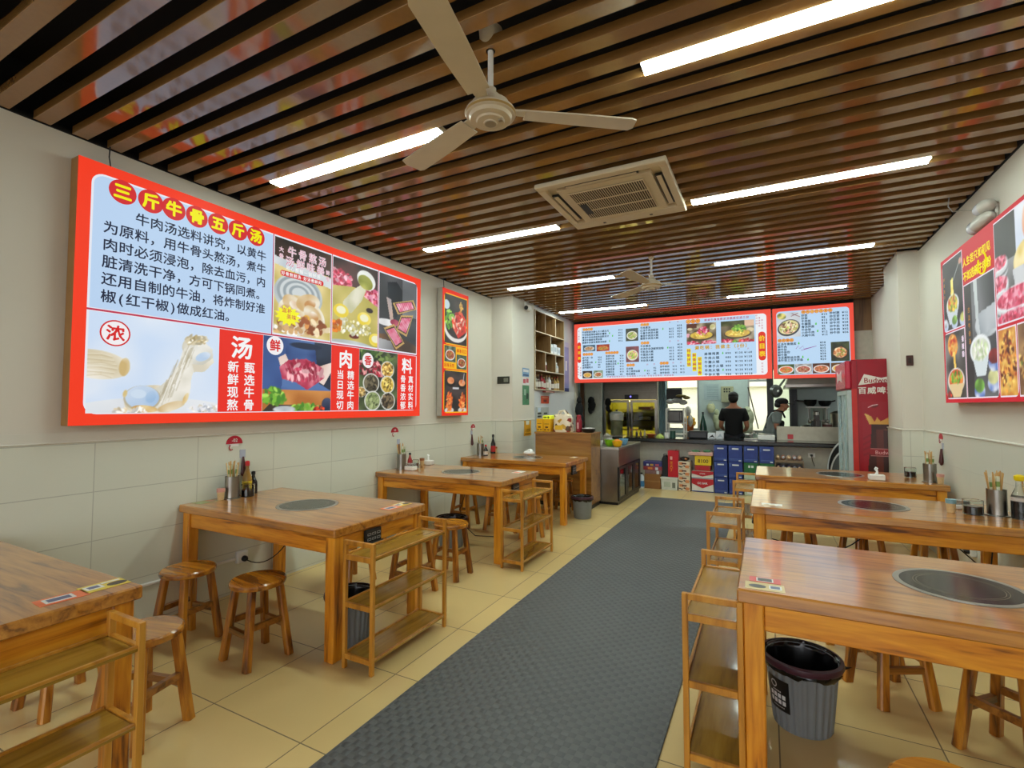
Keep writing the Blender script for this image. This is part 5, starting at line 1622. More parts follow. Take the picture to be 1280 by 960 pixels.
tooth('brown toothpick tub on the table with the white box', -3.565, 4.60, m_brown)
def tissue(label, x, y, rz=0.0):
    t = thing('tissue_box', label, 'tissue box', (x, y, TH + 0.001), rz, 'tissue boxes')
    b = MB(); b.box(-0.062, 0.062, -0.045, 0.045, 0, 0.05, 0, 0.006); b.build('box', m_white, t)
    b = MB(); b.tube([(0, 0, 0.05), (0.006, 0.002, 0.075), (-0.004, 0.006, 0.10), (0.004, 0.0, 0.112)], [0.016, 0.009, 0.013, 0.015], 8); b.build('tissue', mat('tissue_white', (240, 240, 238), 0.8), t)
tissue('white tissue box on the table with the white open box, close to the wall', -3.57, 4.72, 0.3)
holder('steel cup of chopsticks on the table touching the cashier counter', -3.585, 5.945, 6, 3, 'on the table touching the cashier counter', 'by the cashier counter')
sauce('red and white sauce bottle on the table touching the cashier counter', -3.49, 5.93, m_soy, m_redplastic, m_label_w, 0.15, 0.03)
sauce('tall bottle with red label and black cap on the table touching the cashier counter', -3.56, 6.26, m_soy, m_dark, m_label_r, 0.27, 0.035)
tooth('brown toothpick tub on the table touching the cashier counter', -3.60, 6.40, m_brown)
t = thing('napkin_pack', 'crumpled white napkin pack on the table touching the cashier counter', 'napkins', (-3.00, 6.30, TH + 0.001))
b = MB(); b.ball((0, 0, 0.03), (0.085, 0.06, 0.03), 16, 0, 0.12, 3); b.build('pack', mat('tissue_white', (240, 240, 238), 0.8), t)
b = MB(); b.ball((0.01, 0, 0.06), (0.05, 0.04, 0.022), 12, 0, 0.3, 5); b.build('tissue', mat('tissue_white', (240, 240, 238), 0.8), t)
tissue('white tissue box on the table in front of the red drinks fridge', 0.906, 5.69)
jar('glass jar of chili oil on the table in front of the red drinks fridge', 1.235, 6.07)
holder('steel cup of chopsticks on the table in front of the red drinks fridge', 1.315, 5.76, 8, 5, 'before the red drinks fridge', 'by the drinks fridge')
tooth('pink lidded toothpick tub on the table in front of the red drinks fridge', 1.365, 5.665, m_pinkcap)
tooth('blue lidded toothpick tub on the table with the yellow capped bottle', 1.055, 4.18, m_bluecap)
jar('glass jar of chili oil on the table with the yellow capped bottle', 1.165, 4.185, 0.052)
t = thing('napkin_box', 'small white box behind the chili jar on the table with the yellow capped bottle', 'box', (1.15, 4.36, TH + 0.001))
b = MB(); b.box(-0.05, 0.05, -0.035, 0.035, 0, 0.03, 0, 0.005); b.build('tray', m_white, t)
b = MB(); b.box(-0.042, 0.042, -0.028, 0.028, 0.028, 0.06, 0, 0.004); b.build('clear_lid', mat('clear_plastic', (214, 216, 214), 0.15, trans=0.7), t)
holder('steel cup of chopsticks on the table with the yellow capped bottle', 1.285, 4.20, 15, 4, 'beside the yellow capped bottle', 'by the yellow capped bottle')
lathe_thing('sauce_bottle', 'clear bottle of dark soy sauce with a yellow cap', 'bottle', 1.375, 4.14, TH + 0.001, (
    ('bottle', m_glass, [(0.043, 0.0), (0.043, 0.13), (0.034, 0.155), (0.018, 0.195), (0.016, 0.235), (0, 0.235)]),
    ('soy_sauce', m_soy, [(0.0395, 0.003), (0.0395, 0.105), (0, 0.105)]),
    ('paper_label', mat('label_clear', (190, 180, 172), 0.4), [(0.0436, 0.110), (0.0436, 0.132)]),
    ('cap', m_yelcap, [(0.020, 0.232), (0.026, 0.240), (0.026, 0.262), (0.010, 0.270), (0, 0.270)])), 'sauce bottles')
sauce('white bottle with a red cap half cut by the picture edge', 1.405, 4.09, m_label_w, m_redplastic, m_label_w, 0.155, 0.022)

# ---------------------------------------------------------------- number tags, hooks, sockets, cords
m_tagred = mat('tag_red', (176, 22, 44), 0.4, var=0.02)
def number_tag(label, loc, face_x, num, size):
    M = axes(loc, (0, face_x, 0), (0, 0, 1), (face_x, 0, 0))
    t = bpy.data.objects.new('number_tag', None); COL.objects.link(t); t.matrix_world = M
    tag(t, label, 'number tag', 'umbrella shaped table number tags')
    b = MB(); pl = [(size * math.cos(PI * k / 16), size * 0.95 * math.sin(PI * k / 16)) for k in range(17)]
    b.prism(pl, 0.001, 0.005); b.build('umbrella_canopy', m_tagred, t)
    b = MB(); b.prism([(-size * .62, -size * .02), (size * .55, -size * .02), (size * .55, -size * .30), (-size * .2, -size * .28), (-size * .62, -size * .62)], 0.001, 0.004); b.build('white_scallop', m_white, t)
    b = MB(); b.tube([(-size * .55, -size * .1, 0.006), (-size * .66, -size * .45, 0.006), (-size * .5, -size * .72, 0.006), (-size * .25, -size * .66, 0.006)], size * .06, 6); b.build('hook', m_tagred, t)
    if num:
        b = MB(); b.text(num, 0, size * 0.42, size * 0.55, 0.0056, center=True, bold=0.02); b.build('number', m_white, t)
number_tag('red umbrella shaped number tag on the wall above the table under the big sign', (XL + 0.012, 2.405, 1.155), 1, '-02', 0.066)
number_tag('red umbrella shaped number tag on the wall above the table with the white box', (XL + 0.012, 4.262, 1.155), 1, '03', 0.060)
number_tag('red umbrella shaped number tag on the wall above the table touching the cashier counter', (XL + 0.012, 5.905, 1.140), 1, '04', 0.055)
number_tag('red umbrella shaped number tag above the table in front of the drinks fridge', (XR - 0.012, 5.94, 1.140), -1, '', 0.055)
def wall_hook(label, loc, s, light=False):
    t = thing('bottle_opener', label, 'opener', loc, 0, 'openers hung on the tiled wall')
    b = MB(); b.box(0 if s > 0 else -0.004, 0.004 if s > 0 else 0, -0.024, 0.024, 0.02, 0.085, 0, 0.001); b.build('adhesive_hook', mat('hook_clear', (176, 180, 196), 0.2), t)
    b = MB(); b.tube([(s * 0.012, 0, 0.03), (s * 0.014, 0.0, -0.02), (s * 0.016, 0.004, -0.10)], [0.007, 0.012, 0.02], 10); b.ball((s * 0.016, 0.004, -0.10), (0.014, 0.026, 0.026), 12); b.build('handle', mat('opener_brown', (74, 26, 24), 0.3), t)
wall_hook('dark opener on a clear hook above the sauces of the table under the big sign', (XL + 0.012, 2.475, 1.02), 1)
wall_hook('dark opener on a clear hook above the table with the white box', (XL + 0.012, 4.325, 0.99), 1)
wall_hook('dark opener hanging above the table touching the cashier counter', (XL + 0.012, 5.865, 1.02), 1)
wall_hook('dark thin opener hanging above the table in front of the drinks fridge', (XR - 0.012, 5.90, 1.02), -1)
def socket(label, y, z, wall_x, s):
    t = thing('wall_socket', label, 'socket', (wall_x, y, z), 0, 'white wall sockets')
    b = MB(); b.box(0 if s > 0 else -0.034, 0.034 if s > 0 else 0, -0.044, 0.044, -0.044, 0.044, 0, 0.005); b.build('plate', m_white, t)
    b = MB(); M = T(s * 0.034, 0.008, -0.012) @ Euler((0, s * PI / 2, 0)).to_matrix().to_4x4(); b.lathe([(0.022, 0.0), (0.022, 0.02), (0.012, 0.035), (0, 0.035)], 16, M=M); b.build('plug', m_dark, t)
socket('white wall socket with a black plug under the table below the big sign', 2.478, 0.270, XL + 0.012, 1)
socket('white wall socket under the table in front of the red drinks fridge', 5.2, 0.30, XR - 0.012, -1)
def cord(label, pts, r=0.004):
    b = MB(); b.tube(pts, r, 6); return tag(b.build('power_cable', m_wire), label, 'cord', 'black cooker cords')
def sag(p, q, n=12, dip=0.1):
    p, q = Vector(p), Vector(q)
    return [tuple(p.lerp(q, k / n) - Vector((0, 0, dip * 4 * (k / n) * (1 - k / n)))) for k in range(n + 1)]
cord('black cord looping from the wall socket up to the table under the big sign', sag((-3.615, 2.486, 0.25), (-3.10, 2.62, 0.70), 14, 0.16))
cord('black cord hanging to the floor under the table with the white box', [(-2.95, 4.55, 0.60), (-2.98, 4.60, 0.45), (-3.05, 4.62, 0.30), (-3.02, 4.66, 0.12), (-2.9, 4.7, 0.01), (-2.6, 4.8, 0.008)])
cord('black cord knotted in the air under the table with the yellow capped bottle', [(0.02, 4.30, 0.43)] + sag((0.05, 4.32, 0.42), (0.42, 4.30, 0.40), 6, 0.03) + [(0.44, 4.28, 0.43), (0.47, 4.30, 0.40), (0.44, 4.31, 0.39)] + sag((0.48, 4.30, 0.42), (0.66, 4.25, 0.62), 4, 0.02))
cord('black cord running along the wall under the table with the yellow capped bottle', [(1.38, 4.62, 0.60), (1.36, 4.55, 0.45), (1.30, 4.40, 0.35), (1.2, 4.3, 0.42), (1.0, 4.25, 0.62)])

# ================================================================== SHELF WALL AND CASHIER
m_cash = wood('cashier_wood', (112, 70, 24), (146, 98, 40), (166, 118, 54), 'X', 0.35, 0.3, 0.12, scale=7)
t = thing('cashier_counter', 'chest high wooden cashier counter with yellow crates and bags on top', 'counter', (-2.63, 6.86, 0))
b = MB(); b.box(-0.43, 0.43, -0.21, -0.19, 0.06, 1.04, 0, 0.002); b.build('front_panel', m_cash, t)
b = MB(); b.box(-0.43, -0.41, -0.19, 0.22, 0.06, 1.04); b.build('end_panel', m_cash, t)
b = MB(); b.box(0.41, 0.43, -0.19, 0.22, 0.06, 1.04); b.build('end_panel', m_cash, t)
b = MB(); b.box(-0.44, 0.44, -0.225, 0.23, 1.04, 1.066, 0, 0.003); b.build('worktop', m_cash, t)
b = MB(); b.box(-0.42, 0.42, -0.195, 0.2, 0, 0.06); b.build('plinth', m_dark, t)
ZT = 1.067
m_yel = mat('crate_yellow', (226, 170, 20), 0.4, var=0.05)
def crate(label, x, y, w, d, h, strip):
    t = thing('plastic_crate', label, 'crate', (x, y, ZT), 0, 'yellow crates on the cashier counter')
    b = MB(); b.box(-w/2, w/2, -d/2, d/2, 0, h, 0, 0.006)
    b.build('box', m_yel, t)
    b = MB(); b.box(-w/2 + .02, w/2 - .02, -d/2 - 0.003, -d/2, h * .60, h * .64); b.box(-w * .2, w * .2, -d/2 - 0.003, -d/2, h * .30, h * .42); b.box(-w * .35, -w * .1, -d/2 - .003, -d/2, h * .12, h * .2); b.box(w * .1, w * .35, -d/2 - .003, -d/2, h * .12, h * .2)
    b.build('printed_marks', mat('crate_print', (96, 60, 10), 0.5), t)
    if strip:
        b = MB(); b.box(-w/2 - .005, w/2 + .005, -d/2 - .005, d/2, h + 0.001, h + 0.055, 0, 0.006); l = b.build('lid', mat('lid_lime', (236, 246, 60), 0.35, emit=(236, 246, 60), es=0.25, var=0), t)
        b = MB(); b.ball((-w * .2, -d/2 - .006, h + .028), (.03, .003, .012), 10); b.ball((w * .25, -d/2 - .006, h + .028), (.018, .003, .016), 10); b.build('printed_marks', mat('lid_print', (110, 120, 20), 0.5), l)
crate('plain yellow crate on the cashier counter, beside the pillar', -3.010, 6.80, 0.105, 0.22, 0.19, False)
crate('yellow crate with a glowing lime lid on the cashier counter', -2.893, 6.80, 0.115, 0.22, 0.185, True)
t = thing('carrier_bag', 'bulging white carrier bag with red and gold pattern on the cashier counter', 'bag', (-2.68, 6.82, ZT))
m_pbag, nt, pb_ = nodes_of('patterned_bag')
tcn = nt.nodes.new('ShaderNodeTexCoord'); vo = nt.nodes.new('ShaderNodeTexVoronoi'); vo.inputs['Scale'].default_value = 17.0
nt.links.new(tcn.outputs['Object'], vo.inputs['Vector'])
sx_ = nt.nodes.new('ShaderNodeSeparateXYZ'); nt.links.new(vo.outputs['Color'], sx_.inputs[0])
rp_ = nt.nodes.new('ShaderNodeValToRGB'); rp_.color_ramp.interpolation = 'CONSTANT'
rp_.color_ramp.elements[0].color = rgba((228, 214, 190)); rp_.color_ramp.elements[1].position = 0.62; rp_.color_ramp.elements[1].color = rgba((206, 160, 60))
k_ = rp_.color_ramp.elements.new(0.78); k_.color = rgba((150, 50, 40)); k_ = rp_.color_ramp.elements.new(0.88); k_.color = rgba((90, 60, 36))
nt.links.new(sx_.outputs[0], rp_.inputs[0]); nt.links.new(rp_.outputs[0], pb_.inputs['Base Color'])
rngb = random.Random(5)
def sack(w, d, h, seed, n=22, m=9):
    r_ = random.Random(seed); b = MB(); vs, fs = [], []
    for i in range(m + 1):
        z = h * i / m; q = 1 - 0.16 * (i / m) ** 2
        for k in range(n):
            a = 2 * PI * k / n; c_, s_ = math.cos(a), math.sin(a)
            e = 2 / 3.2
            x = w * abs(c_) ** e * (1 if c_ > 0 else -1) * q; y = d * abs(s_) ** e * (1 if s_ > 0 else -1) * q
            j = 1 + r_.uniform(-.09, .09) * (i > 0)
            vs.append((x * j, y * j, max(0, z + (r_.uniform(-.02, .02) if i > 0 else 0))))
    for i in range(m):
        for k in range(n): fs.append((i * n + k, i * n + (k + 1) % n, (i + 1) * n + (k + 1) % n, (i + 1) * n + k))
    fs.append(tuple(range(n - 1, -1, -1))); fs.append(tuple(range(m * n, (m + 1) * n)))
    return b.add(vs, fs)
sack(0.150, 0.10, 0.245, 3).build('bag', m_pbag, t, angle=70)
b = MB()
for s in (-0.05, 0.05):
    b.tube([(-0.07, s, 0.235), (-0.05, s * .8, 0.30), (0.02, s * .6, 0.315), (0.075, s, 0.24)], 0.012, 7)
b.build('handle', m_pbag, t)
b = MB(); b.prism([(-0.10, 0.03), (0.03, 0.03), (0.02, 0.10), (-0.09, 0.095)], -0.004, 0.004, 0, axes((0, -0.102, 0), (1, 0, 0), (0, 0, 1), (0, -1, 0))); b.build('gold_print', mat('print_gold', (222, 176, 44), 0.5), t)
t = thing('carrier_bag', 'dark bag slumped behind the lime lidded crate and the patterned bag', 'bag', (-2.84, 7.00, ZT + 0.006))
b = MB(); b.ball((0, 0, 0.10), (0.07, 0.08, 0.10), 14, 0, 0.2, 9); b.build('bag', mat('bag_brown', (96, 70, 36), 0.5, var=0.2), t)
b = MB(); b.tube([(-0.03, 0, 0.18), (-0.02, 0, 0.25), (0.02, 0, 0.26), (0.03, 0, 0.18)], 0.008, 6); b.build('handle', mat('bag_brown', (96, 70, 36), 0.5), t)
t = thing('flask', 'dark red flask standing on the cashier counter beside the white tray', 'flask', (-2.44, 6.83, ZT))
b = MB(); b.lathe([(0.042, 0), (0.045, 0.01), (0.045, 0.16), (0.03, 0.20), (0, 0.20)], 20); b.build('body', mat('flask_red', (132, 18, 36), 0.3), t)
b = MB(); b.lathe([(0.032, 0.20), (0.032, 0.24), (0.02, 0.25), (0, 0.25)], 20); b.build('cap', mat('flask_cap', (150, 30, 44), 0.3), t)
b = MB(); b.box(-0.012, 0.012, -0.05, -0.044, 0.05, 0.14); b.build('printed_stripe', mat('flask_pale', (206, 150, 150), 0.4), t)
t = thing('serving_tray', 'black bowl shaped tray with white paper on the end of the cashier counter', 'tray', (-2.285, 6.80, ZT))
b = MB(); b.lathe([(0.06, 0.0), (0.085, 0.01), (0.105, 0.045), (0.10, 0.045), (0.08, 0.015), (0, 0.012)], 24); b.build('bowl', m_dark, t)
b = MB(); b.lathe([(0.0, 0.050), (0.085, 0.052), (0.095, 0.062), (0, 0.070)], 20); b.build('paper', m_white, t)

# recessed cabinet with cubbyholes
t = thing('wall_cabinet', 'recessed wooden wall cabinet with three rows of cubbyholes above a bottle row', 'cabinet', (-3.33, 7.88, 1.715))
m_cab = wood('cabinet_wood', (104, 76, 42), (132, 100, 60), (150, 118, 74), 'Z', 0.5, 0.1)
m_edge = mat('cabinet_edge', (206, 192, 164), 0.45)
b = MB(); b.box(-0.285, -0.275, -0.64, 0.63, 0.015, 1.31); b.build('back_panel', m_cab, t)
for nm, (y0, y1, z0, z1) in (('side_panel', (-0.655, -0.638, 0, 1.315)), ('side_panel', (0.630, 0.647, 0, 1.315)), ('top_board', (-0.638, 0.630, 1.300, 1.315)), ('bottom_board', (-0.638, 0.630, 0, 0.016)), ('shelf', (-0.638, 0.630, 0.310, 0.326)), ('shelf', (-0.638, 0.630, 0.640, 0.656)), ('shelf', (-0.638, 0.630, 0.955, 0.971)),
        ('divider', (-0.235, -0.220, 0.971, 1.30)), ('divider', (0.225, 0.240, 0.971, 1.30)), ('divider', (0.0, 0.015, 0.656, 0.955)), ('divider', (-0.235, -0.220, 0.326, 0.640)), ('divider', (0.225, 0.240, 0.326, 0.640))):
    b = MB(); b.box(-0.274, 0.0, y0, y1, z0, z1); q = b.build(nm, m_cab, t)
    b = MB(); b.box(0.0, 0.005, y0, y1, z0, z1); b.build('edge_strip', m_edge, q)
def on_shelf(z): return 1.715 + z
m_box_w = mat('carton_white', (216, 218, 222), 0.45, var=0.03)
for i, (y, w, h, lab) in enumerate(((8.02, 0.16, 0.17, 'white carton at the near end of the middle cubbyhole row'), (8.20, 0.15, 0.19, 'taller white carton at the far end of the middle cubbyhole row'), (8.37, 0.13, 0.15, 'small white carton beside the blue banner in the middle cubbyhole row'))):
    t = thing('carton', lab, 'box', (-3.44, y, on_shelf(0.657)), 0, 'white cartons in the wall cabinet')
    b = MB(); b.box(-0.07, 0.07, -w/2, w/2, 0, h, 0, 0.003); b.build('box', m_box_w, t)
    b = MB(); b.box(0.07, 0.0715, -w * .3, w * .3, h * .3, h * .7); b.build('printed_panel', mat('carton_print', (170, 180, 190), 0.5), t)
def spirit(label, y, z, h, r, colr, capc, grp='bottles in the wall cabinet', labc=None):
    lathe_thing('bottle', label, 'bottle', -3.42, y, on_shelf(z), (('glass', colr, [(r, 0), (r, h * .62), (r * .4, h * .78), (r * .36, h * .92), (0, h * .92)]), ('cap', capc, [(r * .42, h * .88), (r * .42, h), (0, h)]), ('paper_label', labc or m_label_w, [(r + .001, h * .15), (r + .001, h * .5)])), grp)
m_bw = mat('bottle_white', (220, 220, 222), 0.25); m_br = mat('bottle_red', (150, 30, 32), 0.25); m_bb = mat('bottle_brown', (84, 54, 30), 0.2, spec=0.7); m_bc = mat('bottle_clear', (150, 140, 120), 0.15, spec=0.7); m_bgold = mat('bottle_gold', (176, 140, 70), 0.3)
spirit('slim white bottle, first in the second lowest cubbyhole row', 7.72, 0.327, 0.25, 0.030, m_bw, m_bw, labc=m_bw)
spirit('white bottle with red label in the second lowest cubbyhole row', 7.84, 0.327, 0.24, 0.030, m_bw, m_br, labc=m_br)
spirit('white flat bottle in the last second lowest cubbyhole', 8.20, 0.327, 0.27, 0.038, m_bw, m_bw, labc=m_bw)
spirit('grey bottle in the last second lowest cubbyhole', 8.36, 0.327, 0.20, 0.040, mat('bottle_grey', (170, 176, 180), 0.3), m_bw)
for i, (y, c, h, lab) in enumerate(((7.33, m_bb, .22, 'brown bottle at the near end of the bottom bottle row'), (7.44, m_bc, .24, 'clear bottle second in the bottom bottle row'), (7.55, m_bb, .25, 'brown bottle third in the bottom bottle row'), (7.68, m_br, .27, 'tall red bottle in the bottom bottle row'), (7.78, m_br, .22, 'short red bottle in the bottom bottle row'), (7.90, m_bc, .25, 'clear bottle after the red bottles in the bottom row'), (8.02, m_bw, .26, 'white bottle in the bottom bottle row'), (8.14, m_bb, .22, 'brown bottle before the gold pair in the bottom row'), (8.27, m_bgold, .24, 'gold bottle in the bottom row, nearer of two'), (8.40, m_bgold, .26, 'gold bottle at the far end of the bottom row'))):
    spirit(lab, y, 0.017, h, 0.038, c, m_bgold if c is not m_bgold else m_br)
t = thing('shelf_tray', 'dark red tray sticking out under the cabinet bottle row', 'tray', (-3.30, 7.72, 1.672))
b = MB(); b.box(-0.03, 0.03, -0.20, 0.20, 0.0, 0.03, 0, 0.004); b.build('tray', mat('tray_red', (110, 40, 36), 0.4), t)
b = MB(); b.box(0.03, 0.032, -0.17, 0.14, 0.008, 0.022); b.build('printed_strip', mat('tray_pale', (206, 160, 150), 0.4), t)

XW = XP - 0.02
def sheet(name, label, cat, y0, y1, z0, z1, ma, extra=(), xw=XP, grp=None):
    t = thing(name, label, cat, (xw, (y0 + y1) / 2, z0), 0, grp)
    w, h = y1 - y0, z1 - z0
    b = MB(); b.box(0.001, 0.004, -w/2, w/2, 0, h); b.build('sheet', ma, t)
    for nm, mm, a, c, d, e in extra:
        b = MB(); b.box(0.004, 0.0055, -w/2 + a * w, -w/2 + c * w, d * h, e * h); b.build(nm, mm, t)
    return t
m_pblue = mat('poster_blue', (120, 160, 196), 0.4, var=0.1); m_pwhite = mat('poster_white', (222, 222, 224), 0.4); m_pgreen = mat('poster_green', (76, 130, 96), 0.4, var=0.2, vs=30)
sheet('notice', 'small pale blue notice on the pillar side, topmost of three', 'notice', 6.785, 7.02, 1.905, 2.040, m_pblue, (('printed_text', m_pwhite, .1, .9, .55, .85), ('printed_text', mat('notice_navy', (60, 90, 130), 0.4), .1, .9, .1, .3)))
sheet('notice', 'small white notice with red marks on the pillar side, middle of three', 'notice', 6.785, 7.02, 1.780, 1.890, m_pwhite, (('printed_text', mat('notice_red', (196, 90, 96), 0.4), .08, .45, .2, .8), ('printed_text', mat('notice_red', (196, 90, 96), 0.4), .55, .9, .3, .9)))
sheet('notice', 'tall green notice on the pillar side, lowest of three', 'notice', 6.785, 7.02, 1.465, 1.770, m_pgreen, (('printed_text', mat('notice_pale', (150, 180, 160), 0.4), .2, .5, .5, .8), ('printed_text', mat('notice_dark', (40, 70, 60), 0.4), .55, .85, .3, .6)))
t = thing('paper_cutout', 'yellow vest shaped paper stuck on the pillar dado', 'poster', (XP + 0.012, 6.94, 0.985))
M = axes((0.001, 0, 0), (0, 1, 0), (0, 0, 1), (1, 0, 0))
b = MB(); b.prism([(-0.13, 0.0), (0.13, 0.0), (0.12, 0.13), (0.12, 0.235), (0.07, 0.235), (0.06, 0.17), (-0.06, 0.17), (-0.07, 0.235), (-0.12, 0.235), (-0.12, 0.13)], 0.001, 0.004, 0, M); b.build('sheet', mat('paper_yellow', (222, 160, 24), 0.4), t)
b = MB(); b.text('八方来', 0, 0.085, 0.055, 0.005, 0.06, 0.02, center=True, M=M); b.box(0.005, 0.006, -0.1, 0.1, 0.02, 0.035); b.build('lettering', mat('paper_ink', (110, 66, 10), 0.5), t)
t = sheet('banner', 'narrow violet blue banner beside the wall cabinet', 'banner', 8.56, 8.84, 1.72, 2.66, mat('banner_violet', (140, 146, 196), 0.4, var=0.15, vs=5), (('header_strip', mat('banner_pale', (190, 190, 214), 0.4), 0, 1, .90, 1), ('footer_strip', mat('banner_navy', (44, 54, 116), 0.4), 0, 1, 0, .07), ('pale_figure', m_pwhite, .35, .65, .42, .62)), XW)
t = sheet('notice', 'orange square plaque below the wall cabinet', 'plaque', 7.53, 7.86, 1.49, 1.62, mat('plaque_orange', (206, 74, 40), 0.4), (('printed_text', mat('plaque_pale', (226, 150, 110), 0.4), .15, .85, .72, .88), ('dark_mark', mat('plaque_dark', (110, 40, 30), 0.4), .3, .7, .2, .5)), XW)
t = thing('fuse_box', 'grey electric panel with black slots behind the yellow crates', 'panel', (XW, 7.55, 1.10))
b = MB(); b.box(0.0, 0.03, -0.24, 0.25, 0, 0.33, 0, 0.004); b.build('cover', mat('panel_grey', (176, 180, 176), 0.4), t)
for y in (-0.15, 0.10):
    for z in (0.11, 0.165, 0.215):
        b = MB(); b.box(0.03, 0.034, y - 0.07, y + 0.07, z, z + 0.022); b.build('slot', m_dark, t)
b = MB(); b.box(0.03, 0.033, -0.20, -0.10, 0.25, 0.32); b.build('sticker', mat('panel_sticker', (206, 220, 236), 0.4), t)

# ================================================================== STEEL COUNTER FRIDGE
t = thing('counter_fridge', 'stainless steel counter fridge with black framed glass doors, bowls on top', 'fridge', (-2.13, 7.78, 0))
b = MB(); hx, hy = 0.20, 0.68
b.box(-hx, hx - 0.02, -hy, -hy + 0.02, 0.04, 0.80, 0, 0.002); b.box(-hx, -hx + 0.02, -hy + 0.02, hy, 0.04, 0.80); b.box(-hx + 0.02, hx - 0.02, hy - 0.02, hy, 0.04, 0.80)
b.box(-hx + 0.02, hx - 0.02, -hy + 0.02, hy - 0.02, 0.04, 0.08); b.box(hx - 0.02, hx, -hy, hy, 0.56, 0.80, 0, 0.002)
b.build('cabinet', m_steel, t)
b = MB(); b.box(-hx - 0.01, hx + 0.01, -hy - 0.012, hy + 0.01, 0.80, 0.842, 0, 0.006); tp = b.build('worktop', mat('bright_steel', (186, 182, 174), 0.3, 1.0, var=0.05), t)
b = MB(); b.box(-hx + 0.02, hx - 0.02, -hy + 0.02, hy - 0.02, 0, 0.04); b.build('plinth', m_dark, t)
for y0, y1 in ((-hy + 0.005, -0.235), (-0.22, 0.225), (0.24, hy - 0.005)):
    b = MB()
    b.box(hx - 0.02, hx + 0.004, y0, y0 + 0.06, 0.06, 0.55); b.box(hx - 0.02, hx + 0.004, y1 - 0.06, y1, 0.06, 0.55); b.box(hx - 0.02, hx + 0.004, y0 + 0.06, y1 - 0.06, 0.06, 0.10); b.box(hx - 0.02, hx + 0.004, y0 + 0.06, y1 - 0.06, 0.51, 0.55)
    d = b.build('door', m_dark, t)
    b = MB(); b.box(hx - 0.012, hx - 0.006, y0 + 0.06, y1 - 0.06, 0.10, 0.51); b.build('pane', m_glass, d)
t2 = [('red carton inside the counter fridge behind the first glass door', -0.49, 0.33, (150, 40, 34)), ('white carton inside the counter fridge behind the first glass door', -0.46, 0.083, (196, 196, 190)), ('white carton inside the counter fridge behind the middle glass door', 0.0, 0.083, (176, 180, 178)), ('dark carton inside the counter fridge behind the middle glass door', 0.02, 0.33, (50, 40, 40))]
for lab, y, z, c in t2:
    q = thing('carton', lab, 'box', (-2.05, 7.78 + y, z), 0, 'cartons inside the counter fridge')
    b = MB(); b.box(-0.08, 0.06, -0.12, 0.12, 0, 0.18, 0, 0.003); b.build('box', mat('carton_%d_%d' % (c[0], c[1]), c, 0.5, var=0.1), q)
    b = MB(); b.box(0.06, 0.0615, -0.05, 0.05, 0.05, 0.12); b.build('printed_panel', mat('carton_dkprint', (90, 90, 90), 0.5), q)
ZF = 0.843
def bowl(name, label, cat, x, y, col, r, h, grp=None, stuff=None, z=ZF):
    t = thing(name, label, cat, (x, y, z), 0, grp)
    b = MB(); b.lathe([(r * .6, 0.0), (r * .9, h * .4), (r, h), (r * 1.04, h), (r * 1.04, h + .004), (r * .96, h + .003), (r * .85, h * .45), (0, h * .25)], 28); b.build('basket', mat('bowl_%d_%d_%d' % col, col, 0.35, var=0.08, vs=60), t)
    if stuff:
        b = MB(); b.ball((0, 0, h * .8), (r * .75, r * .75, h * .5), 12, 0, 0.3, 3); b.build('contents', stuff, t)
bowl('mug', 'white mug on the steel counter fridge, beside the cashier counter', 'mug', -2.24, 7.20, (226, 226, 222), 0.045, 0.085)
bowl('plastic_basket', 'lime green basket on the steel counter fridge', 'basket', -2.125, 7.31, (140, 200, 30), 0.075, 0.095, 'baskets on the counter fridge', mat('cloth_grey', (150, 146, 136), 0.8, var=0.3, vs=60))
bowl('plastic_basket', 'orange yellow basket on the steel counter fridge', 'basket', -1.975, 7.20, (240, 180, 20), 0.075, 0.085, 'baskets on the counter fridge', mat('stuff_orange', (214, 130, 20), 0.6, var=0.3, vs=60))
bowl('plastic_tub', 'light blue tub on the steel counter fridge', 'tub', -1.99, 7.62, (120, 170, 206), 0.07, 0.09, None)
bowl('bowl', 'black bowl behind the orange yellow basket on the steel counter fridge', 'bowl', -2.13, 7.75, (24, 24, 26), 0.09, 0.11, None)
bowl('steel_bowl', 'pile of grey bowls behind the lime basket on the steel counter fridge', 'bowl', -2.25, 7.62, (156, 150, 140), 0.08, 0.13, None, mat('cloth_grey', (150, 146, 136), 0.8, var=0.3, vs=60))

# ================================================================== HATCH COUNTER
m_stone = mat('black_stone', (24, 25, 25), 0.15, spec=0.6, var=0.2)
t = thing('hatch_counter', 'long black stone counter top along the kitchen hatch', 'counter', (-0.58, 9.27, 0.80))
b = MB(); b.box(-1.76, 1.75, -0.32, 0.325, 0.0, 0.07, 0, 0.006); b.build('counter_top', m_stone, t)
b = MB(); b.box(-1.76, 1.75, -0.324, -0.32, 0.02, 0.05); b.build('front_edge', mat('stone_edge', (40, 41, 40), 0.25), t)

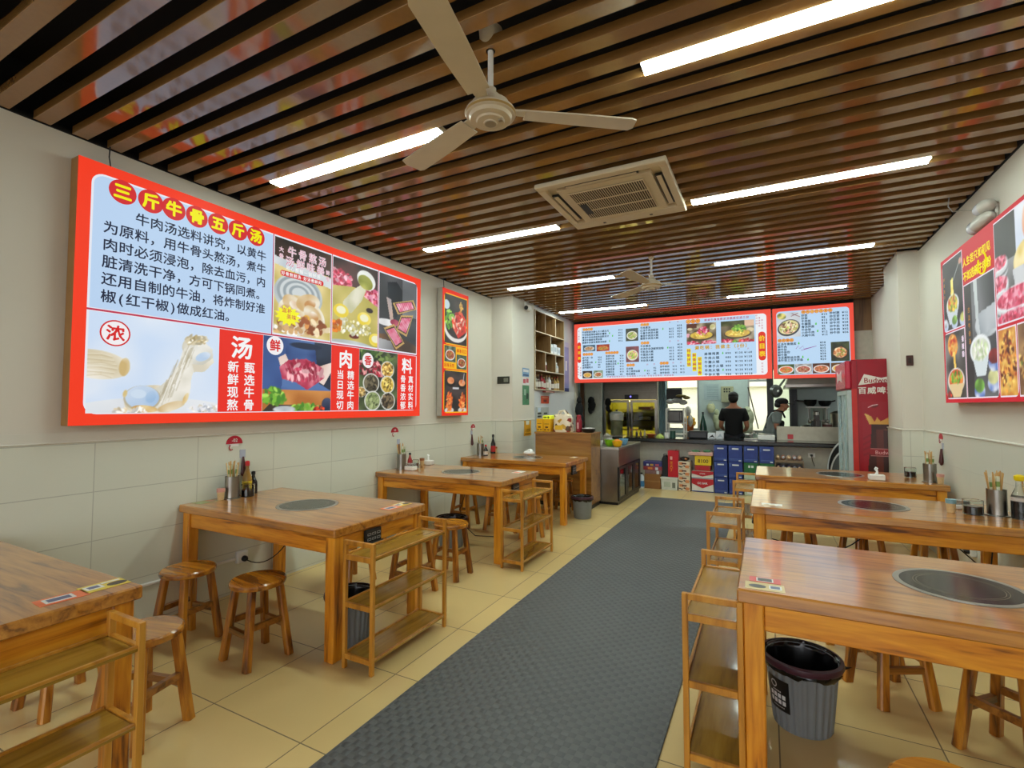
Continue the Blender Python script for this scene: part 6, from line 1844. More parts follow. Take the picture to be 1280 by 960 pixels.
# ---------------------------------------------------------------- cartons stacked on the floor below it
m_cblue = mat('carton_blue', (26, 50, 124), 0.4, var=0.08); m_cblue2 = mat('carton_blue_print', (70, 96, 160), 0.45); m_cw = mat('carton_print_white', (214, 216, 220), 0.45)
m_cgreen = mat('carton_green', (22, 96, 48), 0.4, var=0.1); m_cpale = mat('carton_palegreen', (176, 190, 170), 0.45, var=0.15, vs=20)
def carton(label, x, y, z, w, d, h, ma, panels=(), grp='cartons below the hatch counter', rz=0.0):
    """panels: (material, u0, u1, v0, v1) printed on the front, as shares of its width and height"""
    t = thing('carton', label, 'box', (x, y, z), rz, grp)
    b = MB(); b.box(-w/2, w/2, -d/2, d/2, 0.001, h - 0.001, 0, 0.003); b.build('box', ma, t)
    for i, (mm, u0, u1, v0, v1) in enumerate(panels):
        b = MB(); b.box(-w/2 + u0 * w, -w/2 + u1 * w, -d/2 - 0.0012 - i * 0.0003, -d/2, v0 * h, v1 * h); b.build('printed_panel', mm, t)
    return t
BLUEP = ((m_cw, .26, .74, .78, .86), (m_cblue2, .06, .94, .17, .20), (m_cblue2, .06, .94, .11, .13), (m_cblue2, .06, .14, .70, .95), (m_cw, .74, .92, .06, .12))
YB0 = 8.97
XS = (-0.692, -0.468, -0.240, -0.012)
WHERE = ('column beside the red and white cartons', 'second column from the red and white cartons', 'third column from the red and white cartons', 'column beside the snack shelf')
ROWN = ('bottom', 'middle', 'top')
for k, x in enumerate(XS):
    for r in range(3):
        if k >= 2 and r == 1:
            carton('green carton under a blue one in the ' + WHERE[k], x, YB0, 0.265 * r, 0.205, 0.25, 0.262, m_cgreen, ((m_cw, .3, .45, .70, .84), (m_cw, .52, .68, .70, .84), (m_cpale, .0, 1, .0, .38)))
        elif k >= 2 and r == 0:
            carton('pale green carton on the floor, ' + WHERE[k], x, YB0, 0, 0.205, 0.25, 0.262, m_cpale, ((m_cgreen, .0, 1, .55, .95), (m_cw, .2, .6, .1, .3)))
        else:
            carton('dark blue carton, %s of the %s' % (ROWN[r], WHERE[k]), x, YB0, 0.265 * r, 0.205, 0.25, 0.262, m_cblue, BLUEP)
m_cred = mat('carton_red', (176, 22, 34), 0.4, var=0.06); m_crw = mat('carton_redwhite', (216, 212, 206), 0.45)
def redwhite(label, z, h):
    t = carton(label, -0.980, 8.99, z, 0.345, 0.28, h, m_crw, ())
    b = MB(); M = axes((-0.1725, -0.1412, 0), (1, 0, 0), (0, 0, 1), (0, -1, 0))
    b.prism([(0.0, h * .98), (0.0, h * .62), (0.172, h * .28), (0.345, h * .62), (0.345, h * .98)], 0, 0.0008, 0, M); b.build('red_chevron', m_cred, t)
    b = MB(); b.text('CC BAR', 0.172, h * .66, h * .20, 0.0015, center=True, bold=0.03, M=M); b.build('lettering', m_cw, t)
    b = MB(); b.box(-0.1725, 0.1725, -0.1408, -0.14, 0.002, h * .08); b.build('blue_band', m_cblue, t)
redwhite('red and white carton with a chevron, lower of two on the floor', 0.0, 0.225)
redwhite('red and white carton with a chevron, upper of two', 0.226, 0.125)
carton('small red carton between the yellow carton and the red and white ones', -0.980, 8.99, 0.352, 0.25, 0.22, 0.09, mat('carton_rust', (156, 54, 34), 0.45), ((m_cred, .1, .9, .2, .9),))
t = carton('bright yellow carton with dark numerals on top of the red ones', -0.970, 8.99, 0.443, 0.262, 0.22, 0.165, mat('carton_yellow', (224, 190, 26), 0.45), ())
b = MB(); M = axes((0, -0.1105, 0), (1, 0, 0), (0, 0, 1), (0, -1, 0)); b.text('8100', 0, 0.075, 0.085, 0.001, center=True, bold=0.02, M=M); b.build('lettering', mat('carton_ink', (70, 50, 14), 0.5), t)
t = thing('tray', 'flat pale tray with green items lying on the yellow carton', 'tray', (-1.00, 8.99, 0.609))
b = MB(); b.box(-0.20, 0.19, -0.14, 0.14, 0, 0.055, 0, 0.006); b.build('tray', mat('tray_pale', (150, 152, 128), 0.5, var=0.1), t)
b = MB(); b.ball((0.09, -0.05, 0.07), (0.06, 0.05, 0.025), 12, 0, 0.2); b.ball((-0.09, -0.05, 0.065), (0.07, 0.05, 0.02), 12, 0, 0.2, 4); b.build('greens', mat('items_green', (70, 130, 90), 0.5, var=0.2), t)
m_ccream = mat('carton_cream', (216, 200, 176), 0.45, var=0.05); m_corange = mat('carton_orange', (206, 130, 80), 0.45); 
for z, lab in ((0.0, 'lowest cream carton with black swirls'), (0.125, 'second cream carton from the floor'), (0.250, 'third cream carton from the floor'), (0.375, 'topmost cream carton with black swirls')):
    t = carton(lab + ' between red gift box and red white cartons', -1.270, 8.96, z, 0.19, 0.26, 0.123, m_ccream, ((m_corange, .08, .40, .55, .9), (m_corange, .6, .92, .1, .5), (mat('carton_brownprint', (90, 50, 40), 0.5), .3, .7, .62, .82)), 'cream cartons in one stack')
    b = MB(); M = axes((0, -0.1302, 0), (1, 0, 0), (0, 0, 1), (0, -1, 0)); b.prism([(-0.09, 0.05), (-0.03, 0.035), (0.0, 0.062), (0.05, 0.03), (0.09, 0.055), (0.09, 0.04), (0.05, 0.012), (-0.01, 0.045), (-0.04, 0.018), (-0.09, 0.032)], 0.0006, 0.001, 0, M); b.build('black_swirl', m_dark, t)
t = thing('paper_bag', 'grey black paper bag on top of the cream cartons', 'bag', (-1.28, 8.96, 0.499))
b = MB(); b.ball((0, 0, 0.035), (0.075, 0.09, 0.035), 14, 0, 0.25, 2); b.build('bag', mat('bag_dark', (40, 34, 32), 0.5, var=0.3), t)
b = MB(); b.ball((0.03, -0.06, 0.035), (0.03, 0.03, 0.02), 10); b.build('label_patch', m_corange, t)
t = thing('storage_crate', 'white plastic crate on the floor under the red gift box', 'crate', (-1.515, 8.94, 0))
b = MB(); h = 0.215; vs = [(-.128, -.13, 0.001), (.128, -.13, 0.001), (.128, .13, 0.001), (-.128, .13, 0.001), (-.140, -.142, h), (.140, -.142, h), (.140, .142, h), (-.140, .142, h)]
b.add(vs, [(3, 2, 1, 0), (4, 5, 6, 7), (0, 1, 5, 4), (1, 2, 6, 5), (2, 3, 7, 6), (3, 0, 4, 7)]); b.box(-.148, .148, -.15, .15, h - 0.025, h - 0.001, 0, 0.004); b.build('crate', mat('crate_white', (206, 208, 200), 0.45, var=0.05), t)
b = MB(); b.box(0.05, 0.10, -0.1395, -0.134, 0.04, 0.13); b.build('label_dark', mat('label_grey', (110, 116, 104), 0.5), t)
b = MB(); b.box(-0.09, 0.02, -0.139, -0.1335, 0.05, 0.14); b.build('label_pale', mat('label_pale', (170, 176, 160), 0.5), t)
t = thing('gift_box', 'tall red gift box with gold letters standing on the white crate', 'gift box', (-1.455, 8.94, 0.2165), 0.0)
b = MB(); b.box(-0.088, 0.088, -0.07, 0.07, 0, 0.455, 0, 0.003); b.build('box', mat('gift_red', (186, 14, 32), 0.3, var=0.05), t)
b = MB(); M = axes((-0.03, -0.0702, 0), (1, 0, 0), (0, 0, 1), (0, -1, 0)); b.text('王大丁', 0.0, 0.245, 0.055, 0.001, 0.06, 0.02, vertical=True, M=M); b.build('gold_lettering', mat('gift_gold', (224, 150, 40), 0.35, 0.4), t)
b = MB(); b.box(-0.05, -0.012, -0.072, -0.0702, 0.30, 0.355); b.build('pale_seal', mat('gift_pale', (226, 170, 160), 0.4), t)
b = MB(); b.tube([(0.04, -0.04, 0.455), (0.04, -0.04, 0.47), (0.04, 0.04, 0.47), (0.04, 0.04, 0.455)], 0.004, 6); b.build('handle', mat('gift_cord', (110, 20, 24), 0.5), t)
t = thing('tote_bag', 'black bag standing on the white crate beside the red gift box', 'bag', (-1.60, 8.94, 0.2165))
b = MB(); b.prism([(-.05, 0), (.05, 0), (.05, .30), (.03, .36), (-.02, .36), (-.05, .30)], -0.06, 0.06, 0, Matrix.Rotation(PI / 2, 4, 'X')); b.build('bag', mat('bag_black', (16, 17, 19), 0.5), t)
b = MB(); b.tube([(-.03, 0, .355), (-.02, 0, .385), (.02, 0, .385), (.03, 0, .355)], 0.006, 6); b.build('handle', mat('bag_black', (16, 17, 19), 0.5), t)
carton('plain brown carton on the floor with printed snack boxes on it', -1.800, 8.95, 0, 0.27, 0.26, 0.255, mat('cardboard', (140, 92, 44), 0.6, var=0.06), ((mat('cardboard_tape', (156, 112, 60), 0.4), 0, 1, .46, .54),))
carton('purple blue snack box on top of two boxes on the brown carton', -1.80, 8.95, 0.386, 0.32, 0.24, 0.085, mat('snack_blue', (52, 50, 110), 0.4, var=0.1), ((m_cw, .18, .30, .15, .5), (mat('snack_yellow', (214, 170, 60), 0.4), .38, .55, .15, .5), (mat('snack_pink', (196, 90, 100), 0.4), .65, .85, .15, .5)))
carton('pink red snack box in the middle of the pile on the brown carton', -1.80, 8.95, 0.320, 0.32, 0.24, 0.064, mat('snack_red', (150, 54, 66), 0.4, var=0.1), ((mat('snack_orange', (214, 130, 60), 0.4), .25, .5, .2, .8), (m_cw, .65, .8, .1, .8)))
carton('grey red snack box lowest on the brown carton', -1.79, 8.95, 0.257, 0.29, 0.24, 0.061, mat('snack_grey', (130, 96, 96), 0.4, var=0.1), ((m_cw, .7, .85, .0, .9),))
for k, (x, lab) in enumerate(((-1.985, 'white and blue bottle on the floor beside the brown carton'),)):
    lathe_thing('water_bottle', lab, 'bottle', x, 8.80, 0.001, (('bottle', mat('bottle_frost', (206, 216, 226), 0.3), [(0.042, 0), (0.045, 0.01), (0.045, 0.20), (0.02, 0.235), (0.018, 0.25), (0, 0.25)]), ('paper_label', mat('label_blue', (60, 130, 190), 0.4), [(0.046, 0.03), (0.046, 0.13)]), ('cap', m_dark, [(0.022, 0.245), (0.022, 0.27), (0, 0.272)])))

# snack shelf on the other side of the blue cartons
t = thing('snack_shelf', 'low brown two tier shelf with packets below the hatch counter, beside the blue cartons', 'shelf', (0.300, 9.00, 0))
m_wire2 = mat('shelf_brown', (120, 100, 80), 0.5)
for z in (0.40, 0.555):
    b = MB(); b.box(-0.20, 0.20, -0.12, 0.12, z, z + 0.015); b.box(-0.20, 0.20, -0.125, -0.12, z, z + 0.04); b.build('shelf', m_wire2, t)
for sx in (-1, 1):
    for sy in (-1, 1):
        b = MB(); b.box(sx * 0.192 - 0.008, sx * 0.192 + 0.008, sy * 0.110 - 0.008, sy * 0.110 + 0.008, 0, 0.57); b.build('post', m_wire2, t)
for r, (z, cols) in enumerate(((0.571, ((190, 150, 110), (176, 120, 90), (200, 160, 130), (170, 130, 120), (196, 150, 130))), (0.416, ((90, 90, 140), (150, 150, 180), (80, 84, 130), (160, 160, 180), (100, 100, 150))))):
    for k, c in enumerate(cols):
        x = 0.300 - 0.152 + k * 0.076
        t = thing('snack_packet', '%s packet, %s from the blue cartons on the %s tier of the snack shelf' % ('tan' if r == 0 else 'violet', ('first', 'second', 'third', 'fourth', 'fifth')[k], ('upper', 'lower')[r]), 'packet', (x, 9.0, z), 0, 'snack packets on the shelf')
        b = MB(); b.ball((0, 0, 0.05), (0.034, 0.065, 0.046), 12, 0, 0.15, k + 7 * r); b.build('packet', mat('packet_%d_%d_%d' % c, c, 0.3, var=0.25, vs=60), t)
        b = MB(); b.ball((0, -0.055, 0.06), (0.022, 0.02, 0.022), 10); b.build('printed_patch', mat('packet_patch_%d' % (k % 2), ((226, 190, 150), (206, 206, 214))[k % 2], 0.4), t)
t = thing('carton', 'white flat carton under the snack shelf', 'box', (0.30, 8.95, 0.0))
b = MB(); b.box(-0.16, 0.16, -0.10, 0.10, 0.001, 0.385, 0, 0.004); b.build('box', m_box_w, t)
b = MB(); b.box(-0.1, 0.1, -0.1015, -0.1, 0.2, 0.3); b.build('printed_panel', mat('carton_print', (170, 180, 190), 0.5), t)
t = thing('tool_case', 'black case with yellow latches near the round tabletops', 'case', (0.625, 8.97, 0.0))
b = MB(); b.box(-0.11, 0.11, -0.1, 0.1, 0.001, 0.36, 0, 0.01); b.build('case', m_dark, t)
for x in (-0.08, 0.0, 0.08):
    b = MB(); b.box(x - 0.02, x + 0.02, -0.106, -0.1, 0.26, 0.30, 0, 0.002); b.build('latch', mat('latch_yellow', (190, 150, 50), 0.4), t)
t = thing('pan', 'steel pan lying on the black case below the hatch counter', 'pan', (0.625, 8.97, 0.361))
b = MB(); b.lathe([(0.07, 0.0), (0.095, 0.02), (0.11, 0.055), (0.104, 0.055), (0.09, 0.02), (0, 0.012)], 28); b.build('bowl', m_steel, t)
b = MB(); b.tube([(0.10, -0.02, 0.05), (0.12, -0.08, 0.075), (0.13, -0.15, 0.08)], 0.010, 8); b.build('handle', m_dark, t)
t = thing('power_adapter', 'black plug on the tiled hatch wall above the pan', 'plug', (0.62, 9.12, 0.66))
b = MB(); b.box(-0.05, 0.05, 0.01, 0.03, -0.03, 0.04, 0, 0.004); b.build('plate', m_white, t)
b = MB(); b.box(-0.018, 0.018, -0.03, 0.01, -0.012, 0.022, 0, 0.006); b.build('plug', m_dark, t)
b = MB(); b.tube([(0, -0.02, -0.01), (0.01, -0.03, -0.08), (0.04, -0.02, -0.16)], 0.005, 6); b.build('flex', m_wire, t)

# round tabletops parked on edge
def round_top(label, x, y, r, tilt, col):
    t = thing('round_tabletop', label, 'tabletop', (x, y, 0.002), -0.90, 'round tabletops parked on edge')
    M = T(0, 0, r) @ Matrix.Rotation(PI / 2 - tilt, 4, 'X')
    b = MB(); b.lathe([(0, -0.012), (r - 0.028, -0.012), (r - 0.028, 0.012), (0, 0.012)], 64, 0, M, close=False); b.build('board', col, t)
    b = MB(); b.lathe([(r - 0.03, -0.016), (r - 0.004, -0.016), (r, -0.010), (r, 0.010), (r - 0.004, 0.016), (r - 0.03, 0.016)], 72, 0, M, close=False); b.build('metal_edge', mat('edge_metal', (206, 208, 208), 0.3, 0.35), t)
round_top('round black tabletop with a bright metal edge parked against the hatch counter', 1.135, 8.605, 0.50, 0.06, m_dark)
round_top('smaller round tabletop with a metal edge in front of the black one', 1.115, 8.54, 0.43, 0.06, mat('smoked_board', (70, 74, 76), 0.2, spec=0.6))

# ================================================================== RED DRINKS FRIDGE
t = thing('drinks_fridge', 'tall red drinks fridge with beer bottle artwork on its side', 'fridge', (1.175, 7.715, 0))
m_fr = mat('fridge_red', (150, 14, 34), 0.3, var=0.04); m_fr2 = mat('fridge_red_bright', (186, 40, 34), 0.35)
fx0, fx1, fy0, fy1, FH = -0.245, 0.272, -0.475, 0.475, 2.015
b = MB(); b.box(fx0, fx1, fy0, fy1, 0.05, FH, 0, 0.008); b.build('cabinet', m_fr, t)
b = MB(); b.box(fx0 - 0.06, fx0 - 0.001, fy0 + 0.005, fy1 - 0.005, 1.66, FH - 0.01, 0, 0.012); hd = b.build('header', mat('header_red', (170, 40, 60), 0.25, emit=(170, 40, 60), es=0.15, var=0), t)
M = axes((fx0 - 0.0605, fy1, 1.66), (0, -1, 0), (0, 0, 1), (-1, 0, 0))
b = MB(); b.prism([(0.18, 0.09), (0.40, 0.13), (0.62, 0.09), (0.62, 0.25), (0.40, 0.20), (0.18, 0.25)], 0, 0.002, 0, M); b.build('bow_tie_badge', mat('badge_pale', (224, 206, 204), 0.4), hd)
for y0, y1 in ((fy0 + 0.005, -0.004), (0.004, fy1 - 0.005)):
    b = MB(); b.box(fx0 - 0.045, fx0 - 0.001, y0, y0 + 0.045, 0.12, 1.64); b.box(fx0 - 0.045, fx0 - 0.001, y1 - 0.045, y1, 0.12, 1.64); b.box(fx0 - 0.045, fx0 - 0.001, y0 + 0.045, y1 - 0.045, 0.12, 0.17); b.box(fx0 - 0.045, fx0 - 0.001, y0 + 0.045, y1 - 0.045, 1.59, 1.64)
    d = b.build('door', mat('door_frame_grey', (170, 182, 184), 0.35), t)
    b = MB(); b.box(fx0 - 0.03, fx0 - 0.02, y0 + 0.045, y1 - 0.045, 0.17, 1.59); b.build('pane', mat('door_glass', (150, 176, 180), 0.08, spec=0.8), d)
b = MB(); b.box(fx0 + 0.0, fx0 + 0.055, fy0 - 0.002, fy0, 0.06, 1.66); b.build('edge_strip', m_fr2, t)
b = MB(); b.box(fx0 + 0.058, fx0 + 0.062, fy0 - 0.002, fy0, 0.06, FH - 0.01); b.build('seam_line', mat('seam_dark', (90, 10, 20), 0.4), t)
b = MB(); b.box(fx0 + 0.03, fx1 - 0.03, fy0 + 0.03, fy1 - 0.03, 0, 0.05); b.build('plinth', m_dark, t)
M = axes((fx0, fy0, 0), (1, 0, 0), (0, 0, 1), (0, -1, 0))
m_lw = mat('logo_white', (222, 214, 206), 0.35, var=0)
b = MB(); b.prism([(0.070, 1.700), (0.131, 1.835), (0.30, 1.785), (0.50, 1.835), (0.50, 1.700), (0.30, 1.735)], 0.0005, 0.0015, 0, M); b.build('bow_tie_logo', m_lw, t)
b = MB(); b.text('Budweiser', 0.125, 1.760, 0.088, 0.0022, bold=0.01, sx=0.95, M=M); b.build('logo_lettering', m_fr, t)
b = MB(); b.text('百威啤酒', 0.108, 1.637, 0.088, 0.0015, 0.094, 0.03, M=M); b.build('lettering', m_lw, t)
p = Pic(60, 150, (150, 14, 34), 0.40, 51)
p.a[:] = (150, 14, 34)
p.ell(0.32, 0.056, 0.045, 0.017, (84, 12, 18), (130, 40, 40), -0.4); p.line([(0.16, 0.068), (0.26, 0.045), (0.38, 0.036)], 0.009, (226, 200, 200))
for q in range(4): p.poly([(0.0, 0.42 + q * 0.06), (0.3, 0.34 + q * 0.07), (0.3, 0.36 + q * 0.07), (0.0, 0.45 + q * 0.06)], (136, 12, 30))
p.poly([(0.22, 0.26), (0.98, 0.26), (1.0, 0.46), (1.0, 1.0), (0.06, 1.0), (0.14, 0.66), (0.20, 0.46)], (40, 16, 14), (64, 26, 20), 6)
p.poly([(0.34, 0.32), (0.50, 0.32), (0.48, 0.98), (0.30, 0.98)], (96, 36, 26), (70, 26, 20), 6)
p.rect(0.21, 1.0, 0.255, 0.275, (56, 26, 22)); p.ell(0.60, 0.32, 0.05, 0.012, (110, 60, 44))
p.poly([(0.18, 0.262), (0.06, 0.135), (0.22, 0.17), (0.30, 0.235), (0.36, 0.18), (0.44, 0.225), (0.56, 0.20), (0.72, 0.15), (1.0, 0.10), (0.90, 0.23), (0.80, 0.262)], (206, 150, 70), (236, 196, 120), 12)
p.rect(0.16, 1.0, 0.54, 0.61, (140, 24, 30)); p.rect(0.18, 1.0, 0.612, 0.618, (196, 120, 120)); p.rect(0.18, 1.0, 0.532, 0.537, (196, 120, 120))
pb = p.mesh('bottle_artwork', 0.405, 1.05, M @ T(0.100, 0.45, 0.0012), P_FLAT, t)
b = MB(); b.text('Budweiser', 0.215, 0.895, 0.062, 0.0025, bold=0.0, M=M); b.build('bottle_lettering', mat('logo_rose', (226, 170, 170), 0.35), t)

# ================================================================== KITCHEN BEYOND THE HATCH
def vec(px, py, Y): return at(px, py, Y)
ZK = 0.872
# grey panel wall and door by the fridge
b = MB(); x0, x1 = at(731, 500, 10.2).x, at(752, 500, 10.2).x
b.box(x0, x1, 10.2, 10.25, 0, 2.3)
for z in range(6): b.box(x0 + 0.02, x1 - 0.02, 10.185, 10.2, 1.80 + z * 0.065, 1.83 + z * 0.065)
struct('door_1', b, mat('door_panel_grey', (196, 200, 190), 0.45))
b = MB(); xx = at(728, 500, 10.15).x; b.box(xx - 0.05, xx + 0.03, 10.15, 10.2, 0, 2.4)
struct('trim_5', b, wood('post_brown', (84, 52, 34), (104, 66, 44), (120, 80, 54), 'Z', 0.5, 0.0))
def hung(label, name, cat, pts, Y, col, d=0.08):
    """a garment hanging on a hook: soft blobs strung along pixel spots"""
    b = MB()
    for (px, py, rx, rz) in pts:
        c = at(px, py, Y); b.ball((c.x, Y, c.z), (rx, d, rz), 14, 0, 0.12, px)
    o = b.build(name, mat('cloth_%d_%d_%d' % col, col, 0.9, var=0.15))
    return tag(o, label, cat)
hung('black jacket hanging from a hook at the kitchen doorway', 'jacket', 'jacket', ((724, 500, .05, .07), (724, 512, .085, .15), (725, 524, .08, .14), (727, 533, .045, .11)), 9.095, (16, 17, 19), 0.06)
hung('black apron bundle hanging on the grey kitchen door', 'apron', 'apron', ((739, 501, .07, .09), (740, 507, .08, .12), (738, 512, .05, .09)), 10.05, (14, 15, 16))
# glass door fridge
Yf = 10.35
fl, fr = at(754, 500, Yf).x, at(822, 500, Yf).x
fw = fr - fl
t = thing('upright_fridge', 'upright steel kitchen fridge with two lit glass doors', 'fridge', ((fl + fr) / 2, Yf + 0.3, 0))
hx = fw / 2
b = MB(); b.box(-hx, hx, -0.28, 0.3, 1.58, 2.02, 0, 0.004)
for k in range(6): b.box(-hx + 0.05, hx - 0.05, -0.30, -0.28, 1.705 + k * 0.045, 1.727 + k * 0.045)
b.box(-hx, -hx + 0.04, -0.28, 0.3, 0, 1.58); b.box(hx - 0.04, hx, -0.28, 0.3, 0, 1.58); b.box(-hx + 0.04, hx - 0.04, 0.28, 0.3, 0, 1.74); b.box(-hx + 0.04, hx - 0.04, -0.28, 0.28, 0, 0.7)
b.build('cabinet', mat('fridge_steel', (120, 116, 106), 0.35, 0.9), t)
b = MB(); b.box(-hx + 0.05, hx - 0.05, 0.25, 0.279, 0.72, 1.57); b.box(-hx + 0.041, -hx + 0.05, -0.26, 0.25, 0.72, 1.57); b.box(hx - 0.05, hx - 0.041, -0.26, 0.25, 0.72, 1.57); b.build('yellow_back', mat('fridge_lining', (176, 172, 64), 0.5), t)
for zz in (0.735, 1.545):
    b = MB(); b.box(-hx + 0.06, hx - 0.06, 0.0, 0.04, zz, zz + 0.02); b.build('lamp_tube', mat('fridge_tube', (250, 240, 170), 0.4, emit=(250, 230, 130), es=14, var=0), t)
for z in (0.93, 1.13, 1.36):
    b = MB(); b.box(-hx + 0.05, hx - 0.05, -0.10, 0.20, z, z + 0.008); b.build('shelf', mat('shelf_wire', (130, 124, 70), 0.5), t)
b = MB(); b.box(-0.11, 0.18, -0.305, -0.281, 1.592, 1.685, 0, 0.004); ds = b.build('display', m_dark, t)
b = MB(); b.ball((0.02, -0.307, 1.645), (0.018, 0.004, 0.018), 12); b.build('indicator_lamp', mat('indicator_blue', (120, 110, 250), 0.3, emit=(130, 120, 255), es=2.0, var=0), ds)
for s in (-1, 1):
    b = MB(); xa, xb = (-hx + 0.01, -0.01) if s < 0 else (0.01, hx - 0.01)
    b.box(xa, xa + 0.05, -0.315, -0.285, 0.72, 1.57); b.box(xb - 0.05, xb, -0.315, -0.285, 0.72, 1.57); b.box(xa + 0.05, xb - 0.05, -0.315, -0.285, 1.52, 1.57); b.box(xa + 0.05, xb - 0.05, -0.315, -0.285, 0.72, 0.77)
    d = b.build('door', m_steel, t)
    b = MB(); b.box(xa + 0.05, xb - 0.05, -0.303, -0.297, 0.77, 1.52); b.build('pane', m_glass, d)
    b = MB(); xh = -0.03 if s < 0 else 0.03; b.bar((xh, -0.335, 0.95), (xh, -0.335, 1.30), 0.02, 0.03); b.build('handle', m_dark, d)
FX = (fl + fr) / 2
for lab, x, z, w, h, c in (('dark crate on the top shelf behind the fridge door with the brightest shelves', 0.26, 1.373, 0.26, 0.06, (110, 100, 50)), ('black crate on the middle shelf inside the lit fridge', 0.27, 1.143, 0.26, 0.08, (84, 84, 50)), ('brown crate on the bottom shelf inside the lit fridge', 0.26, 0.943, 0.26, 0.07, (110, 90, 30)), ('dark pack on the shelf behind the other fridge door', -0.2, 1.143, 0.16, 0.07, (120, 80, 40))):
    q = thing('food_crate', lab, 'crate', (FX + x, Yf + 0.36, z), 0, 'crates in the lit fridge')
    b = MB(); b.box(-w/2, w/2, -0.14, 0.12, 0, h, 0, 0.006); b.build('crate', mat('fcrate_%d' % c[0], c, 0.5), q)
    b = MB(); b.box(-w/2 - .006, w/2 + .006, -0.146, 0.126, h - 0.012, h + 0.002, 0, 0.002); b.build('rim', mat('fcrate_rim_%d' % c[0], tuple(k * 1.2 for k in c), 0.5), q)
hung('black cap hanging on the lit fridge door', 'cap', 'cap', ((760, 503, .07, .09), (760, 510, .05, .08)), Yf - 0.06, (20, 21, 24), 0.04)
# soup pot on a dispenser
c = at(771, 541, 9.9)
t = thing('drink_dispenser', 'clear dispenser under the steel pot in front of the lit fridge', 'dispenser', (c.x, 9.9, 0.0))
b = MB(); b.box(-0.16, 0.16, -0.14, 0.14, 0, 0.86, 0, 0.01); b.build('stand', m_steel, t)
b = MB(); b.lathe([(0.12, 0.865), (0.12, 1.14), (0.116, 1.14), (0.116, 0.87), (0, 0.87)], 28); b.build('jar', mat('jar_clear', (200, 200, 150), 0.1, trans=0.8), t)
t = thing('soup_pot', 'shiny steel pot with lid in front of the lit fridge', 'pot', (c.x, 9.9, 1.145))
b = MB(); b.lathe([(0.11, 0), (0.135, 0.02), (0.145, 0.13), (0.155, 0.135), (0.155, 0.145), (0, 0.145)], 32); b.build('pot', mat('pot_steel', (206, 206, 200), 0.25, 0.5), t)
b = MB(); b.lathe([(0.15, 0.146), (0.10, 0.185), (0.03, 0.20), (0, 0.20)], 28); l = b.build('lid', mat('pot_steel', (206, 206, 200), 0.25, 0.5), t)
b = MB(); b.ball((0, 0, 0.215), (0.025, 0.025, 0.018), 12); b.build('knob', m_dark, l)
# curtain strip by the window
b = MB(); x0, x1 = at(823, 500, 10.26).x, at(833, 500, 10.26).x
vs = []; n = 17
for k in range(n):
    x = x0 + (x1 - x0) * k / (n - 1); y = 10.26 + 0.03 * math.sin(k * 1.6)
    vs += [(x, y, 0.9), (x, y, 2.1), (x, y + 0.012, 0.9), (x, y + 0.012, 2.1)]
fs = []
for k in range(n - 1):
    a = 4 * k; fs += [(a, a + 4, a + 5, a + 1), (a + 2, a + 3, a + 7, a + 6), (a + 1, a + 5, a + 7, a + 3), (a, a + 2, a + 6, a + 4)]
fs += [(0, 1, 3, 2), (4 * n - 4, 4 * n - 2, 4 * n - 1, 4 * n - 3)]
b.add(vs, fs); tag(b.build('plastic_curtain', mat('curtain_blue', (150, 176, 182), 0.35)), 'pale blue plastic strip curtain between lit fridge and shelving', 'curtain')
# shelving unit
Ys = 10.0
c0, c1 = at(837, 540, Ys), at(851, 540, Ys)
t = thing('kitchen_rack', 'white tube shelving unit with a microwave oven beside the lit fridge', 'shelving', ((c0.x + c1.x) / 2, Ys + 0.15, 0))
hw = (c1.x - c0.x) / 2 + 0.06
for sx in (-1, 1):
    for sy in (-1, 1):
        b = MB(); b.box(sx * hw - 0.014, sx * hw + 0.014, sy * 0.15 - 0.014, sy * 0.15 + 0.014, 0, 1.40); b.build('post', m_white, t)
for z in (0.88, 1.10, 1.385):
    b = MB(); b.box(-hw, hw, -0.15, 0.15, z, z + 0.02); b.build('shelf', m_white, t)
X = (c0.x + c1.x) / 2
t = thing('microwave_oven', 'dark microwave oven in the white tube shelving', 'microwave', (X, Ys + 0.15, 1.121))
b = MB(); b.box(-hw + 0.03, hw - 0.03, -0.13, 0.13, 0, 0.24, 0, 0.006); b.build('body', m_dark, t)
b = MB(); b.box(-hw + 0.05, hw * 0.5, -0.137, -0.13, 0.03, 0.21, 0, 0.003); b.build('door', mat('oven_glass', (84, 78, 70), 0.2), t)
b = MB(); b.box(hw * 0.55, hw - 0.045, -0.134, -0.13, 0.05, 0.2); b.build('control_strip', mat('control_grey', (120, 118, 112), 0.4), t)
hung('heap of white and grey cloths on top of the tube shelving', 'cloth_heap', 'cloths', ((838, 502, .09, .05), (846, 501, .12, .05), (854, 503, .08, .05)), Ys + 0.15, (176, 178, 176), 0.10)
hung('olive brown cloth on the heap over the tube shelving', 'cloth', 'cloth', ((851, 495, .10, .03), (858, 497, .07, .035)), Ys + 0.10, (96, 84, 40), 0.08)
b = MB(); c = at(843, 495, Ys + 0.25); b.box(c.x - 0.17, c.x + 0.14, Ys + 0.27, Ys + 0.35, c.z - 0.10, c.z + 0.16, 0, 0.02); tag(b.build('black_sack', mat('sack_black', (20, 21, 22), 0.5)), 'black sack standing upright on the tube shelving', 'sack')
hung('hanging striped cloth beside the tube shelving', 'cloth', 'cloth', ((860, 514, .06, .10), (863, 526, .05, .12)), 10.4, (190, 186, 176), 0.06)
